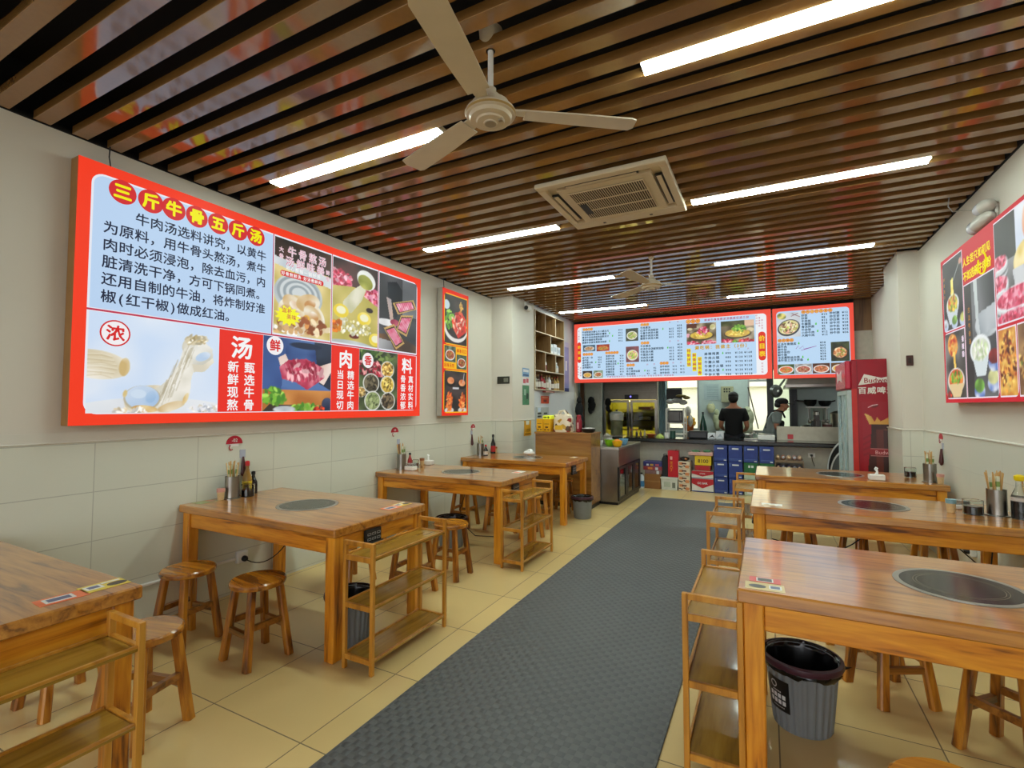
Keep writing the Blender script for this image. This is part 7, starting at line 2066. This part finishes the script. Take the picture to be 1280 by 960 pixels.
# plants and orange buckets near the first window
t = thing('flower_bucket', 'orange bucket of flowers by the bright kitchen window', 'bucket', (at(861, 535, 10.8).x, 10.8, 0.0))
b = MB(); b.box(-0.11, 0.11, -0.12, 0.12, 0, 0.92, 0, 0.01); b.build('stand', m_steel, t)
b = MB(); b.lathe([(0.08, 0.921), (0.11, 1.06), (0.10, 1.06), (0, 0.95)], 24); b.build('bucket', mat('bucket_orange', (206, 110, 50), 0.4), t)
b = MB()
for k, (x, z, r) in enumerate(((-0.06, 1.12, .07), (0.05, 1.14, .08), (0.0, 1.20, .07), (0.09, 1.09, .05), (-0.09, 1.08, .05))): b.ball((x, 0, z), r, 10, 0, 0.4, k)
b.build('blooms', mat('bloom_orange', (240, 170, 50), 0.6, var=0.3, vs=30), t)
# green bottle cone
lathe_thing('wine_bottle', 'dark green bottle on the kitchen worktop near the notice', 'bottle', at(879, 536, 10.7).x, 10.7, 0.905, (('glass', mat('bottle_green', (20, 54, 44), 0.2, spec=0.7), [(0.075, 0), (0.07, 0.12), (0.045, 0.24), (0.018, 0.34), (0.016, 0.40), (0, 0.40)]), ('cap', m_dark, [(0.019, 0.38), (0.019, 0.42), (0, 0.42)])))
t = thing('kitchen_worktop', 'steel worktop along the kitchen back wall under the notice', 'worktop', (at(906, 540, 10.95).x, 10.95, 0))
b = MB(); b.box(-0.52, 0.52, -0.3, 0.3, 0.86, 0.905, 0, 0.006); b.build('top', m_steel, t)
for sx in (-1, 1):
    b = MB(); b.box(sx * 0.5 - 0.02, sx * 0.5 + 0.02, -0.27, 0.27, 0, 0.86); b.build('side_panel', m_steel, t)
# notice, electric box, wall fan, apron
c, d = at(880, 500, YK), at(899, 480, YK)
t = thing('notice_board', 'pale ruled notice sheet on the kitchen back wall', 'notice', (c.x, YK, c.z))
w, h = d.x - c.x, d.z - c.z
b = MB(); b.box(0, w, -0.012, -0.002, 0, h); b.build('sheet', mat('notice_paleblue', (166, 182, 184), 0.5), t)
b = MB()
for k in range(9): b.box(w * .2, w * .92, -0.014, -0.012, h * (.12 + .09 * k), h * (.12 + .09 * k) + 0.008)
b.build('ruled_text', mat('notice_line', (120, 138, 142), 0.5), t)
c, d = at(902, 503, YK), at(917, 483, YK)
t = thing('electric_box', 'beige electric box with black switches above the man in black', 'electric box', (c.x, YK, c.z)); w, h = d.x - c.x, d.z - c.z
b = MB(); b.box(0, w, -0.12, -0.002, 0, h, 0, 0.01); b.build('case', mat('box_beige', (156, 156, 124), 0.45), t)
for k in range(6):
    b = MB(); b.box(w * (.22 + .2 * (k % 3)), w * (.34 + .2 * (k % 3)), -0.128, -0.12, h * (.62 + .16 * (k // 3)), h * (.72 + .16 * (k // 3))); b.build('switch', m_dark, t)
c = at(889, 511, YK)
t = thing('hanging_basket', 'small round pale basket hanging on the kitchen back wall', 'basket', (c.x, YK - 0.06, c.z))
b = MB(); b.lathe([(0.05, -0.08), (0.085, 0.0), (0.085, 0.06), (0.05, 0.11), (0.045, 0.11), (0.08, 0.055), (0.08, 0.0), (0.045, -0.075)], 24, sy=0.5); b.build('basket', mat('basket_pale', (190, 190, 150), 0.5, var=0.2, vs=40), t)
b = MB(); b.tube([(-0.05, 0, 0.11), (0, 0, 0.16), (0.05, 0, 0.11)], 0.006, 6); b.build('handle', mat('basket_pale', (190, 190, 150), 0.5), t)
hung('pale yellow apron hanging on the kitchen back wall', 'apron', 'apron', ((896, 516, .05, .08), (896, 524, .08, .14), (897, 531, .07, .12)), YK - 0.08, (176, 180, 146), 0.05)
hung('pale coat hanging behind the man in black', 'coat', 'coat', ((934, 514, .08, .10), (936, 522, .10, .18), (935, 534, .10, .16)), YK - 0.1, (186, 190, 160), 0.06)
# window pole
p0, p1 = at(935, 484, YK - 0.06), at(948, 536, YK - 0.06)
b = MB(); b.tube([(p0.x, YK - 0.06, p0.z), (p1.x, YK - 0.06, p1.z)], 0.012, 8); tag(b.build('broom_pole', mat('pole_brown', (70, 62, 44), 0.5)), 'thin dark pole leaning across the bright kitchen window', 'pole')
# wall fan
c = at(970, 489, 10.9)
t = thing('wall_fan', 'dark metal fan head by the extractor hood, above the capped cook', 'fan', (c.x, 10.9, c.z), 0.5)
b = MB(); M = Matrix.Rotation(PI / 2, 4, 'X'); b.lathe([(0.02, -0.06), (0.10, -0.05), (0.13, 0.0), (0.10, 0.06), (0.03, 0.08), (0, 0.08)], 24, 0, M); b.build('cage', mat('fan_grey', (90, 92, 90), 0.35, 0.7), t)
b = MB(); b.ball((0, -0.06, 0), (0.035, 0.03, 0.035), 12); b.build('hub', m_white, t)
b = MB(); b.tube([(0.08, 0.04, 0.08), (0.2, 0.06, 0.22), (0.25, 0.06, 0.32)], 0.02, 8); b.build('arm', mat('fan_grey', (90, 92, 90), 0.35, 0.7), t)
# hood
Yh = 10.1
a, e = at(981, 481, Yh), at(1062, 490, Yh)
t = thing('extractor_hood', 'stainless extractor hood over the stove behind the hatch', 'hood', (a.x, Yh, a.z - 0.02))
w = e.x - a.x + 0.25
b = MB(); b.prism([(0.02, 0.03), (0.14, 0.42), (w, 0.42), (w, 0.03)], -1.1, 0.0, 0, Matrix.Rotation(PI / 2, 4, 'X')); b.build('canopy', mat('hood_steel', (120, 118, 108), 0.35, 0.9), t)
b = MB(); b.box(0, w, -0.02, 1.12, -0.03, 0.03, 0, 0.006); b.build('rim', m_steel, t)
# tiled back wall posts, shelf with woks
b = MB()
for px, wd, ma in ((991, 0.03, 0), (995, 0.05, 0)):
    c = at(px, 500, YK - 0.1); b.box(c.x - wd, c.x + wd * 0.4, YK - 0.1, YK - 0.04, 0.9, 2.1)
tag(b.build('post', m_frame), 'pair of black uprights between the bright glass door and the wok shelf', 'post')
c, d = at(1008, 508, 11.1), at(1037, 508, 11.1)
t = thing('wok_shelf', 'white wall shelf carrying black woks in the kitchen', 'shelf', ((c.x + d.x) / 2, 11.2, c.z - 0.03))
hw = (d.x - c.x) / 2
b = MB(); b.box(-hw, hw, -0.18, 0.18, 0, 0.03, 0, 0.004); b.build('board', m_white, t)
for sx in (-1, 1):
    b = MB(); b.box(sx * (hw - 0.05) - 0.012, sx * (hw - 0.05) + 0.012, -0.15, 0.18, -0.22, 0.0); b.build('bracket', m_white, t)
zw = c.z + 0.001
for k, (px, r, h, lab) in enumerate(((1013, 0.11, 0.13, 'black wok on the wall shelf, the one with the long handle'), (1031, 0.11, 0.11, 'black pan on the wall shelf beside the drinks fridge'))):
    q = thing('wok', lab, 'wok', (at(px, 505, 11.2).x, 11.2, zw), 0, 'woks on the wall shelf')
    b = MB(); b.lathe([(r * .55, 0), (r * .9, h * .4), (r, h), (r * .96, h), (r * .8, h * .4), (0, h * .2)], 28); b.build('bowl', m_dark, q)
    b = MB(); b.tube([(-r * .9, 0, h * .8), (-r - 0.16, -0.05, h * .9)] if k == 0 else [(r * .9, 0, h * .8), (r + 0.06, -0.03, h)], 0.012, 8); b.build('handle', m_dark, q)
for k, (px, lab) in enumerate(((1012, 'ladle hanging below the wok shelf, first from the black uprights'), (1017, 'ladle hanging below the wok shelf, second from the black uprights'), (1029, 'ladle hanging below the wok shelf, third from the black uprights'), (1034, 'ladle hanging below the wok shelf, beside the drinks fridge'))):
    x = at(px, 515, 11.0).x
    q = thing('ladle', lab, 'ladle', (x, 11.0, zw - 0.05), 0, 'ladles under the wok shelf')
    b = MB(); b.tube([(0, 0, 0.0), (0, 0, -0.20)], 0.007, 6); b.build('handle', m_steel, q)
    b = MB(); b.ball((0, -0.01, -0.235), (0.035, 0.02, 0.04), 12); b.build('scoop', m_steel, q)
# stove bench
Yb = 9.62
c, d = at(971, 550, Yb), at(1052, 534, Yb)
t = thing('stove_bench', 'steel backed cooking bench with a red square sticker behind the hatch', 'stove', (c.x, Yb, 0))
w = d.x - c.x + 0.3
b = MB(); b.box(0, w, -0.02, 0.0, 0.60, d.z, 0, 0.003); b.box(0, w, 0.0, 0.16, 0.60, d.z - 0.09, 0, 0.004); b.box(0.46, w, 0.16, 0.75, 0.60, d.z - 0.09, 0, 0.004); b.box(0.02, w - 0.02, 0.02, 0.15, 0, 0.60); b.box(0.48, w - 0.02, 0.15, 0.73, 0, 0.60); b.build('body', mat('bench_steel', (160, 154, 136), 0.4, 0.7), t)
b = MB(); xs = at(988, 548, Yb).x - c.x; b.box(xs - 0.042, xs + 0.042, -0.024, -0.0205, 0.885, 0.965); b.build('sticker', mat('sticker_red', (206, 70, 76), 0.5), t)
zt = d.z - 0.089
def kit(name, label, cat, px, parts, Y=9.95, z=None, grp='cookware on the stove bench'):
    x = at(px, 530, Y).x
    q = thing(name, label, cat, (x, Y, zt if z is None else z), 0, grp)
    for nm, ma, prof in parts:
        b = MB(); b.lathe(prof, 20); b.build(nm, ma, q)
    return q
kit('grinder', 'tall dark grinder on the stove bench below the woks', 'grinder', 1021, (('body', mat('grinder_dark', (70, 62, 60), 0.35), [(0.06, 0), (0.06, 0.18), (0.045, 0.2), (0.045, 0.28), (0, 0.28)]), ('lid', m_steel, [(0.05, 0.28), (0.05, 0.33), (0.02, 0.35), (0, 0.35)])))
kit('spice_box', 'dark red tin on the stove bench near the drinks fridge', 'tin', 1034, (('tin', mat('tin_red', (84, 44, 40), 0.4), [(0.075, 0), (0.075, 0.12), (0, 0.12)]), ('lid', m_steel, [(0.078, 0.12), (0.078, 0.14), (0, 0.14)])))
kit('sauce_pot', 'steel pot with lid on the stove bench in front of the capped cook', 'pot', 1009, (('pot', m_steel, [(0.09, 0), (0.1, 0.05), (0.1, 0.08), (0, 0.08)]), ('lid', m_steel, [(0.1, 0.08), (0.06, 0.10), (0.015, 0.11), (0, 0.11)])))
kit('oil_bottle', 'slim black bottle on the stove bench in front of the woks', 'bottle', 1016, (('bottle', m_dark, [(0.022, 0), (0.022, 0.16), (0.01, 0.19), (0, 0.19)]), ('cap', m_steel, [(0.012, 0.185), (0.012, 0.21), (0, 0.21)])), 9.8)
kit('sieve', 'upturned steel sieve beside the red tin', 'sieve', 1047, (('bowl', m_steel, [(0.07, 0), (0.06, 0.06), (0.02, 0.10), (0, 0.10)]), ('ring', m_chrome, [(0.075, 0.0), (0.075, 0.012), (0.07, 0.012)])), 9.9)
kit('stock_pot', 'large steel stock pot at the end of the bench near the drinks fridge', 'pot', 1051, (('pot', m_steel, [(0.15, 0), (0.155, 0.30), (0.165, 0.31), (0, 0.31)]), ('lid', m_steel, [(0.16, 0.31), (0.1, 0.34), (0.02, 0.36), (0, 0.36)])), 10.2)
# things on the hatch counter
def oncounter(name, label, cat, px, Y, parts=None, build=None, grp=None):
    q = thing(name, label, cat, (at(px, 545, Y).x, Y, ZK), 0, grp)
    if parts:
        for nm, ma, prof in parts:
            b = MB(); b.lathe(prof, 20); b.build(nm, ma, q)
    return q
q = oncounter('printer', 'black receipt printer on the hatch counter below the kitchen notice', 'printer', 873, 9.35)
b = MB(); b.box(-0.16, 0.16, -0.10, 0.12, 0, 0.13, 0, 0.015); b.build('body', m_dark, q)
b = MB(); b.box(-0.13, 0.13, -0.104, -0.099, 0.02, 0.10, 0, 0.004); b.build('front_flap', mat('flap_black', (34, 35, 36), 0.3), q)
for k, (px, w, h, lab) in enumerate(((890, 0.13, 0.10, 'white paper pack on the hatch counter beside the printer'), (900, 0.12, 0.13, 'white napkin carton on the hatch counter in front of the man in black'))):
    q = oncounter('paper_pack', lab, 'pack', px, 9.30, grp='white packs on the hatch counter')
    b = MB(); b.box(-w/2, w/2, -0.07, 0.07, 0, h, 0, 0.006); b.build('pack', m_box_w, q)
    b = MB(); b.prism([(-w * .4, h * .2), (w * .1, h * .35), (w * .4, h * .2), (w * .1, h * .75)], 0, 0.001, 0, axes((0, -0.0702, 0), (1, 0, 0), (0, 0, 1), (0, -1, 0))); b.build('dark_print', m_dark if k == 0 else mat('carton_print', (170, 180, 190), 0.5), q)
q = oncounter('kitchen_scale', 'white kitchen scale on the hatch counter by the bench', 'scale', 958, 9.35)
q['label'] = 'white kitchen scale on the hatch counter beside the steel bench'
b = MB(); b.box(-0.13, 0.13, -0.12, 0.12, 0, 0.09, 0, 0.015); b.build('body', m_white, q)
b = MB(); b.box(-0.12, 0.12, -0.11, 0.11, 0.092, 0.105, 0, 0.004); b.build('plate', m_steel, q)
q = oncounter('sink_tap', 'steel tap and basin edge on the hatch counter near the scale', 'tap', 938, 9.45)
b = MB(); b.tube([(0, 0, 0), (0, 0, 0.10), (0.05, -0.02, 0.13), (0.10, -0.05, 0.10)], 0.014, 8); b.build('spout', m_chrome, q)
b = MB(); b.box(-0.10, 0.12, -0.08, 0.06, 0, 0.018, 0, 0.004); b.build('basin_rim', m_steel, q)
oncounter('salad_bowl', 'orange bowl on the hatch counter below the lit fridge', 'bowl', 814, 9.35, (('bowl', mat('bowl_orange', (176, 84, 36), 0.4), [(0.05, 0), (0.10, 0.05), (0.095, 0.05), (0, 0.015)]), ('contents', mat('salad', (150, 90, 40), 0.6, var=0.3), [(0.09, 0.04), (0.05, 0.06), (0, 0.065)])))
oncounter('greens', 'pale green vegetable heap on the hatch counter', 'vegetables', 825, 9.32, (('leaf', mat('veg_green', (176, 190, 90), 0.6, var=0.3), [(0.08, 0), (0.06, 0.03), (0.02, 0.06), (0, 0.065)]), ('stem', m_white, [(0.015, 0.0), (0.012, 0.07), (0, 0.07)])))
oncounter('mug', 'white mug on the hatch counter beside the green tin', 'mug', 834, 9.30, (('cup', m_white, [(0.04, 0), (0.045, 0.10), (0.04, 0.10), (0.036, 0.01), (0, 0.01)]), ('rim', mat('mug_rim', (90, 90, 90), 0.4), [(0.046, 0.098), (0.046, 0.104), (0.039, 0.104)])))
oncounter('tin', 'dark green tin on the hatch counter below the tube shelving', 'tin', 841, 9.30, (('can', mat('tin_green', (40, 74, 62), 0.4), [(0.05, 0), (0.05, 0.12), (0, 0.12)]), ('lid', m_steel, [(0.051, 0.12), (0.051, 0.13), (0, 0.13)])))
for k, px in enumerate((796, 801, 806, 789)):
    oncounter('glass_bottle', 'small dark bottle, %s on the hatch counter by the lit fridge' % ('first', 'second', 'third', 'nearest the counter fridge')[k], 'bottle', px, 9.40, (('bottle', (m_soy, m_bb, m_bc, m_bb)[k], [(0.022, 0), (0.022, 0.07), (0.009, 0.09), (0.009, 0.12), (0, 0.12)]), ('cap', (m_redplastic, m_yelcap, m_white, m_redplastic)[k], [(0.011, 0.115), (0.011, 0.13), (0, 0.13)])), grp='small bottles on the hatch counter')

# ================================================================== PEOPLE
m_skin = mat('skin', (170, 116, 88), 0.55, var=0.03)
m_hair = mat('hair_black', (18, 16, 15), 0.6, var=0.3, vs=80)
def skinned(name, verts, edges, ma, parent, levels=2):
    names = list(verts)
    me = bpy.data.meshes.new(name)
    me.from_pydata([verts[n][:3] for n in names], [(names.index(a), names.index(c)) for a, c in edges], [])
    o = bpy.data.objects.new(name, me); COL.objects.link(o)
    if parent is not None: o.parent = parent
    s = o.modifiers.new('skin', 'SKIN'); s.use_smooth_shade = True
    ss = o.modifiers.new('sub', 'SUBSURF'); ss.levels = levels; ss.render_levels = levels
    sv = me.skin_vertices[0].data if me.skin_vertices else None
    if sv is None:
        me.skin_vertices_add() if hasattr(me, 'skin_vertices_add') else None
        sv = me.skin_vertices[0].data
    for i, n in enumerate(names):
        r = verts[n][3]
        sv[i].radius = r if isinstance(r, tuple) else (r, r)
        sv[i].use_root = (i == 0)
    me.materials.append(ma)
    return o


def figure(label, loc, rz, J, shirt, trousers, group=None):
    """J: joints in the figure's own frame, facing -y"""
    t = thing('person', label, 'person', loc, rz)
    V, E = {}, []
    V['pelvis'] = (*J['pelvis'], (0.13, 0.10)); V['waist'] = (*J['waist'], (0.12, 0.09)); V['chest'] = (*J['chest'], (0.145, 0.105)); V['neck'] = (*J['neck'], 0.052); V['jaw'] = (*J['jaw'], (0.062, 0.07)); V['head'] = (*J['head'], (0.076, 0.092)); V['crown'] = (*J['crown'], (0.06, 0.07))
    E += [('pelvis', 'waist'), ('waist', 'chest'), ('chest', 'neck'), ('neck', 'jaw'), ('jaw', 'head'), ('head', 'crown')]
    f = J['face']; h = Vector(J['head']); fw = Vector(f)
    n0 = h + fw * 0.105 + Vector((0, 0, -0.012)); V['nose'] = (*n0, 0.012); E.append(('head', 'nose'))
    side = Vector((-fw.y, fw.x, 0)).normalized()
    for s, nm in ((1, 'r'), (-1, 'l')):
        ear = h + side * s * 0.088 + Vector((0, 0, -0.01)) - fw * 0.005
        V['ear' + nm] = (*ear, 0.014); E.append(('head', 'ear' + nm))
        V['sh' + nm] = (*J['sh' + nm], 0.062); V['el' + nm] = (*J['el' + nm], 0.044); V['wr' + nm] = (*J['wr' + nm], 0.029); V['pa' + nm] = (*J['pa' + nm], (0.036, 0.018))
        E += [('chest', 'sh' + nm), ('sh' + nm, 'el' + nm), ('el' + nm, 'wr' + nm), ('wr' + nm, 'pa' + nm)]
        wr, pa = Vector(J['wr' + nm]), Vector(J['pa' + nm])
        dr = (pa - wr).normalized(); up = Vector((0, 0, 1)) if abs(dr.z) < .8 else Vector((0, -1, 0)); lat = dr.cross(up).normalized(); dn = lat.cross(dr)
        for k, ln in enumerate((0.068, 0.078, 0.074, 0.060)):
            b0 = pa + lat * (0.027 - 0.018 * k) + dr * 0.022
            b1 = b0 + dr * ln * 0.5 - up * 0.008; b2 = b0 + dr * ln * 0.9 - up * 0.03
            V['f%s%d' % (nm, k)] = (*b1, 0.009); V['g%s%d' % (nm, k)] = (*b2, 0.008)
            E += [('pa' + nm, 'f%s%d' % (nm, k)), ('f%s%d' % (nm, k), 'g%s%d' % (nm, k))]
        th = wr.lerp(pa, 0.5) + lat * 0.04 + dr * 0.03 - up * 0.01
        V['th' + nm] = (*th, 0.010); V['tt' + nm] = (*(th + dr * 0.035), 0.008); E += [('pa' + nm, 'th' + nm), ('th' + nm, 'tt' + nm)]
        V['hip' + nm] = (*J['hip' + nm], 0.085); V['kn' + nm] = (*J['kn' + nm], 0.058); V['an' + nm] = (*J['an' + nm], 0.038)
        an = Vector(J['an' + nm]); V['he' + nm] = (*(an + Vector((0, 0.02, -0.045))), 0.035); V['to' + nm] = (*(an + Vector((0, -0.16, -0.05))), 0.030)
        E += [('pelvis', 'hip' + nm), ('hip' + nm, 'kn' + nm), ('kn' + nm, 'an' + nm), ('an' + nm, 'he' + nm), ('he' + nm, 'to' + nm)]
    skinned('body', V, E, m_skin, t)
    # shirt
    S, F = {}, []
    S['hem'] = (J['pelvis'][0], J['pelvis'][1], J['pelvis'][2] - 0.13, (0.175, 0.15)); S['waist'] = (J['pelvis'][0], J['pelvis'][1], J['pelvis'][2] + 0.02, (0.17, 0.14)); F += [('hem', 'waist')]; S['mid'] = (*J['waist'], (0.165, 0.13)); S['chest'] = (*J['chest'], (0.185, 0.135))
    nk = Vector(J['neck']).lerp(Vector(J['chest']), 0.42); S['collar'] = (*nk, (0.085, 0.078))
    F += [('waist', 'mid'), ('mid', 'chest'), ('chest', 'collar')]
    for nm in 'rl':
        sh, el = Vector(J['sh' + nm]), Vector(J['el' + nm])
        S['s' + nm] = (*sh, 0.086); S['e' + nm] = (*sh.lerp(el, 0.72), 0.078); F += [('chest', 's' + nm), ('s' + nm, 'e' + nm)]
    skinned('shirt', S, F, shirt, t)
    P, G = {}, []
    P['top'] = (*J['pelvis'], (0.155, 0.125))
    for nm in 'rl':
        P['h' + nm] = (*J['hip' + nm], 0.105); P['k' + nm] = (*J['kn' + nm], 0.078); P['a' + nm] = (*J['an' + nm], 0.062); G += [('top', 'h' + nm), ('h' + nm, 'k' + nm), ('k' + nm, 'a' + nm)]
    skinned('trousers', P, G, trousers, t)
    return t


legs = dict(hipr=(0.09, 0, 0.86), hipl=(-0.09, 0, 0.86), knr=(0.10, -0.01, 0.48), knl=(-0.10, -0.01, 0.48), anr=(0.10, 0.01, 0.085), anl=(-0.10, 0.01, 0.085))
J = dict(pelvis=(0, 0, 0.95), waist=(0, 0.0, 1.10), chest=(0, 0.0, 1.31), neck=(0, -0.005, 1.455), jaw=(0, -0.03, 1.53), head=(0, -0.025, 1.60), crown=(0, -0.01, 1.655), face=(0, -1, 0),
         shr=(0.165, 0, 1.345), shl=(-0.165, 0, 1.345), elr=(0.225, -0.02, 1.08), ell=(-0.225, -0.02, 1.08), wrr=(0.20, -0.22, 1.00), wrl=(-0.20, -0.22, 1.00), par=(0.17, -0.30, 0.99), pal=(-0.17, -0.30, 0.99), **legs)
hx = at(917, 520, 10.02)
m_blackshirt = mat('shirt_black', (15, 16, 18), 0.85, var=0.1)
m_jean = mat('trousers_dark', (30, 32, 40), 0.8, var=0.1)
t = figure('man in a black T-shirt with short dark hair, back turned, working in the kitchen', (hx.x, 10.02, 0), PI, J, m_blackshirt, m_jean)
b = MB(); b.ball((0, -0.012, 1.635), (0.090, 0.105, 0.085), 20, 0, 0.03, 2); b.ball((0, 0.03, 1.585), (0.086, 0.075, 0.085), 18, 0, 0.03, 3); b.build('hair', m_hair, t)
b = MB(); b.tube([(-0.055, -0.116, 1.615), (-0.02, -0.120, 1.618)], 0.008, 6); b.tube([(0.02, -0.120, 1.618), (0.055, -0.116, 1.615)], 0.008, 6); b.build('brows', m_hair, t)
b = MB(); b.ball((-0.032, -0.112, 1.600), (0.013, 0.006, 0.008), 10); b.ball((0.032, -0.112, 1.600), (0.013, 0.006, 0.008), 10); b.build('eyes', m_dark, t)
b = MB(); b.ball((0, -0.10, 1.530), (0.024, 0.008, 0.006), 10); b.build('mouth', mat('lips', (140, 70, 62), 0.5), t)
# the capped cook, bending over the bench, seen from his side
K = dict(pelvis=(0, 0.06, 0.90), waist=(0, 0.03, 1.04), chest=(0, -0.05, 1.23), neck=(0, -0.11, 1.365), jaw=(0, -0.185, 1.405), head=(0, -0.165, 1.475), crown=(0, -0.135, 1.53), face=(0, -0.93, -0.37),
         shr=(0.18, -0.06, 1.29), shl=(-0.18, -0.06, 1.29), elr=(0.225, -0.05, 1.05), ell=(-0.225, -0.05, 1.05), wrr=(0.13, -0.28, 1.04), wrl=(-0.13, -0.28, 1.04), par=(0.09, -0.36, 1.03), pal=(-0.09, -0.36, 1.03),
         hipr=(0.09, 0.06, 0.82), hipl=(-0.09, 0.06, 0.82), knr=(0.10, 0.02, 0.46), knl=(-0.10, 0.02, 0.46), anr=(0.10, 0.06, 0.085), anl=(-0.10, 0.06, 0.085))
c = at(966, 520, 9.98)
m_greyshirt = mat('shirt_grey', (130, 140, 138), 0.85, var=0.05)
t = figure('cook in a black baseball cap and grey T-shirt with black apron, bending over the bench', (c.x, 10.0, 0), PI / 2, K, m_greyshirt, m_jean)
b = MB(); b.ball((0, -0.145, 1.52), (0.094, 0.108, 0.075), 20); cp = b.build('cap', mat('cap_black', (17, 17, 19), 0.8), t)
b = MB(); b.prism([(-0.075, 0), (0.075, 0), (0.06, 0.09), (0.03, 0.115), (-0.03, 0.115), (-0.06, 0.09)], -0.006, 0.006, 0, T(0, -0.235, 1.495) @ Matrix.Rotation(PI, 4, 'Z') @ Matrix.Rotation(-0.22, 4, 'X')); b.build('peak', mat('cap_black', (17, 17, 19), 0.8), cp)
b = MB(); b.ball((0, -0.085, 1.475), (0.085, 0.06, 0.06), 16, 0, 0.04, 3); b.build('hair', m_hair, t)
b = MB(); b.ball((-0.034, -0.247, 1.455), (0.013, 0.006, 0.007), 10); b.ball((0.034, -0.247, 1.455), (0.013, 0.006, 0.007), 10); b.build('eyes', m_dark, t)
b = MB(); b.ball((0, -0.253, 1.385), (0.022, 0.008, 0.006), 10); b.build('mouth', mat('lips', (140, 70, 62), 0.5), t)
A, F = {}, []
A['b'] = (0, -0.09, 0.70, (0.15, 0.06)); A['m'] = (0, -0.095, 0.95, (0.155, 0.055)); A['t'] = (0, -0.155, 1.20, (0.10, 0.045)); F = [('b', 'm'), ('m', 't')]
ap = skinned('apron', A, F, m_blackshirt, t)
b = MB()
for s in (-1, 1): b.tube([(s * 0.09, -0.19, 1.24), (s * 0.10, -0.15, 1.35), (s * 0.07, -0.03, 1.37), (s * 0.03, 0.08, 1.27), (s * 0.12, 0.12, 1.05)], 0.014, 6)
b.build('straps', m_blackshirt, ap)

# ================================================================== labels for parts that look unlike the rest of their thing
PART_LABELS = {
    ('dining_table', 'cooktop'): 'round dark cooktop with metal rim', ('dining_table', 'control_box'): 'black control box with outlined buttons',
    ('waste_bin', 'bag'): 'glossy black bin bag', ('waste_bin', 'clamp_ring'): 'dark maroon ring', ('waste_bin', 'sticker'): 'black sticker with white marks',
    ('ceiling_light', 'diffuser'): 'glowing white diffuser', ('air_conditioner', 'grille'): 'dark slotted intake grille', ('air_conditioner', 'receiver_window'): 'dark receiver window',
    ('counter_fridge', 'door'): 'black framed glass door', ('upright_fridge', 'yellow_back'): 'yellow lining lit from inside', ('upright_fridge', 'display'): 'black display strip',
    ('drinks_fridge', 'bottle_artwork'): 'printed brown beer bottle with splash', ('drinks_fridge', 'bow_tie_logo'): 'white bow tie logo', ('drinks_fridge', 'door'): 'pale framed glass door',
    ('chopstick_holder', 'cup'): 'shiny steel cup', ('round_tabletop', 'metal_edge'): 'bright metal edge', ('plastic_crate', 'lid'): 'lime yellow lid',
    ('wall_socket', 'plug'): 'black plug', ('toothpick_tub', 'lid'): 'coloured plastic lid', ('chili_jar', 'chili_oil'): 'dark red chili oil',
    ('person', 'hair'): 'short black hair', ('person', 'cap'): 'black baseball cap', ('person', 'apron'): 'black bib apron',
}
for o in list(SC.objects):
    if o.parent is not None and o.parent.parent is None:
        k = (o.parent.name.split('.')[0], o.name.split('.')[0])
        if k in PART_LABELS:
            o['label'] = PART_LABELS[k]
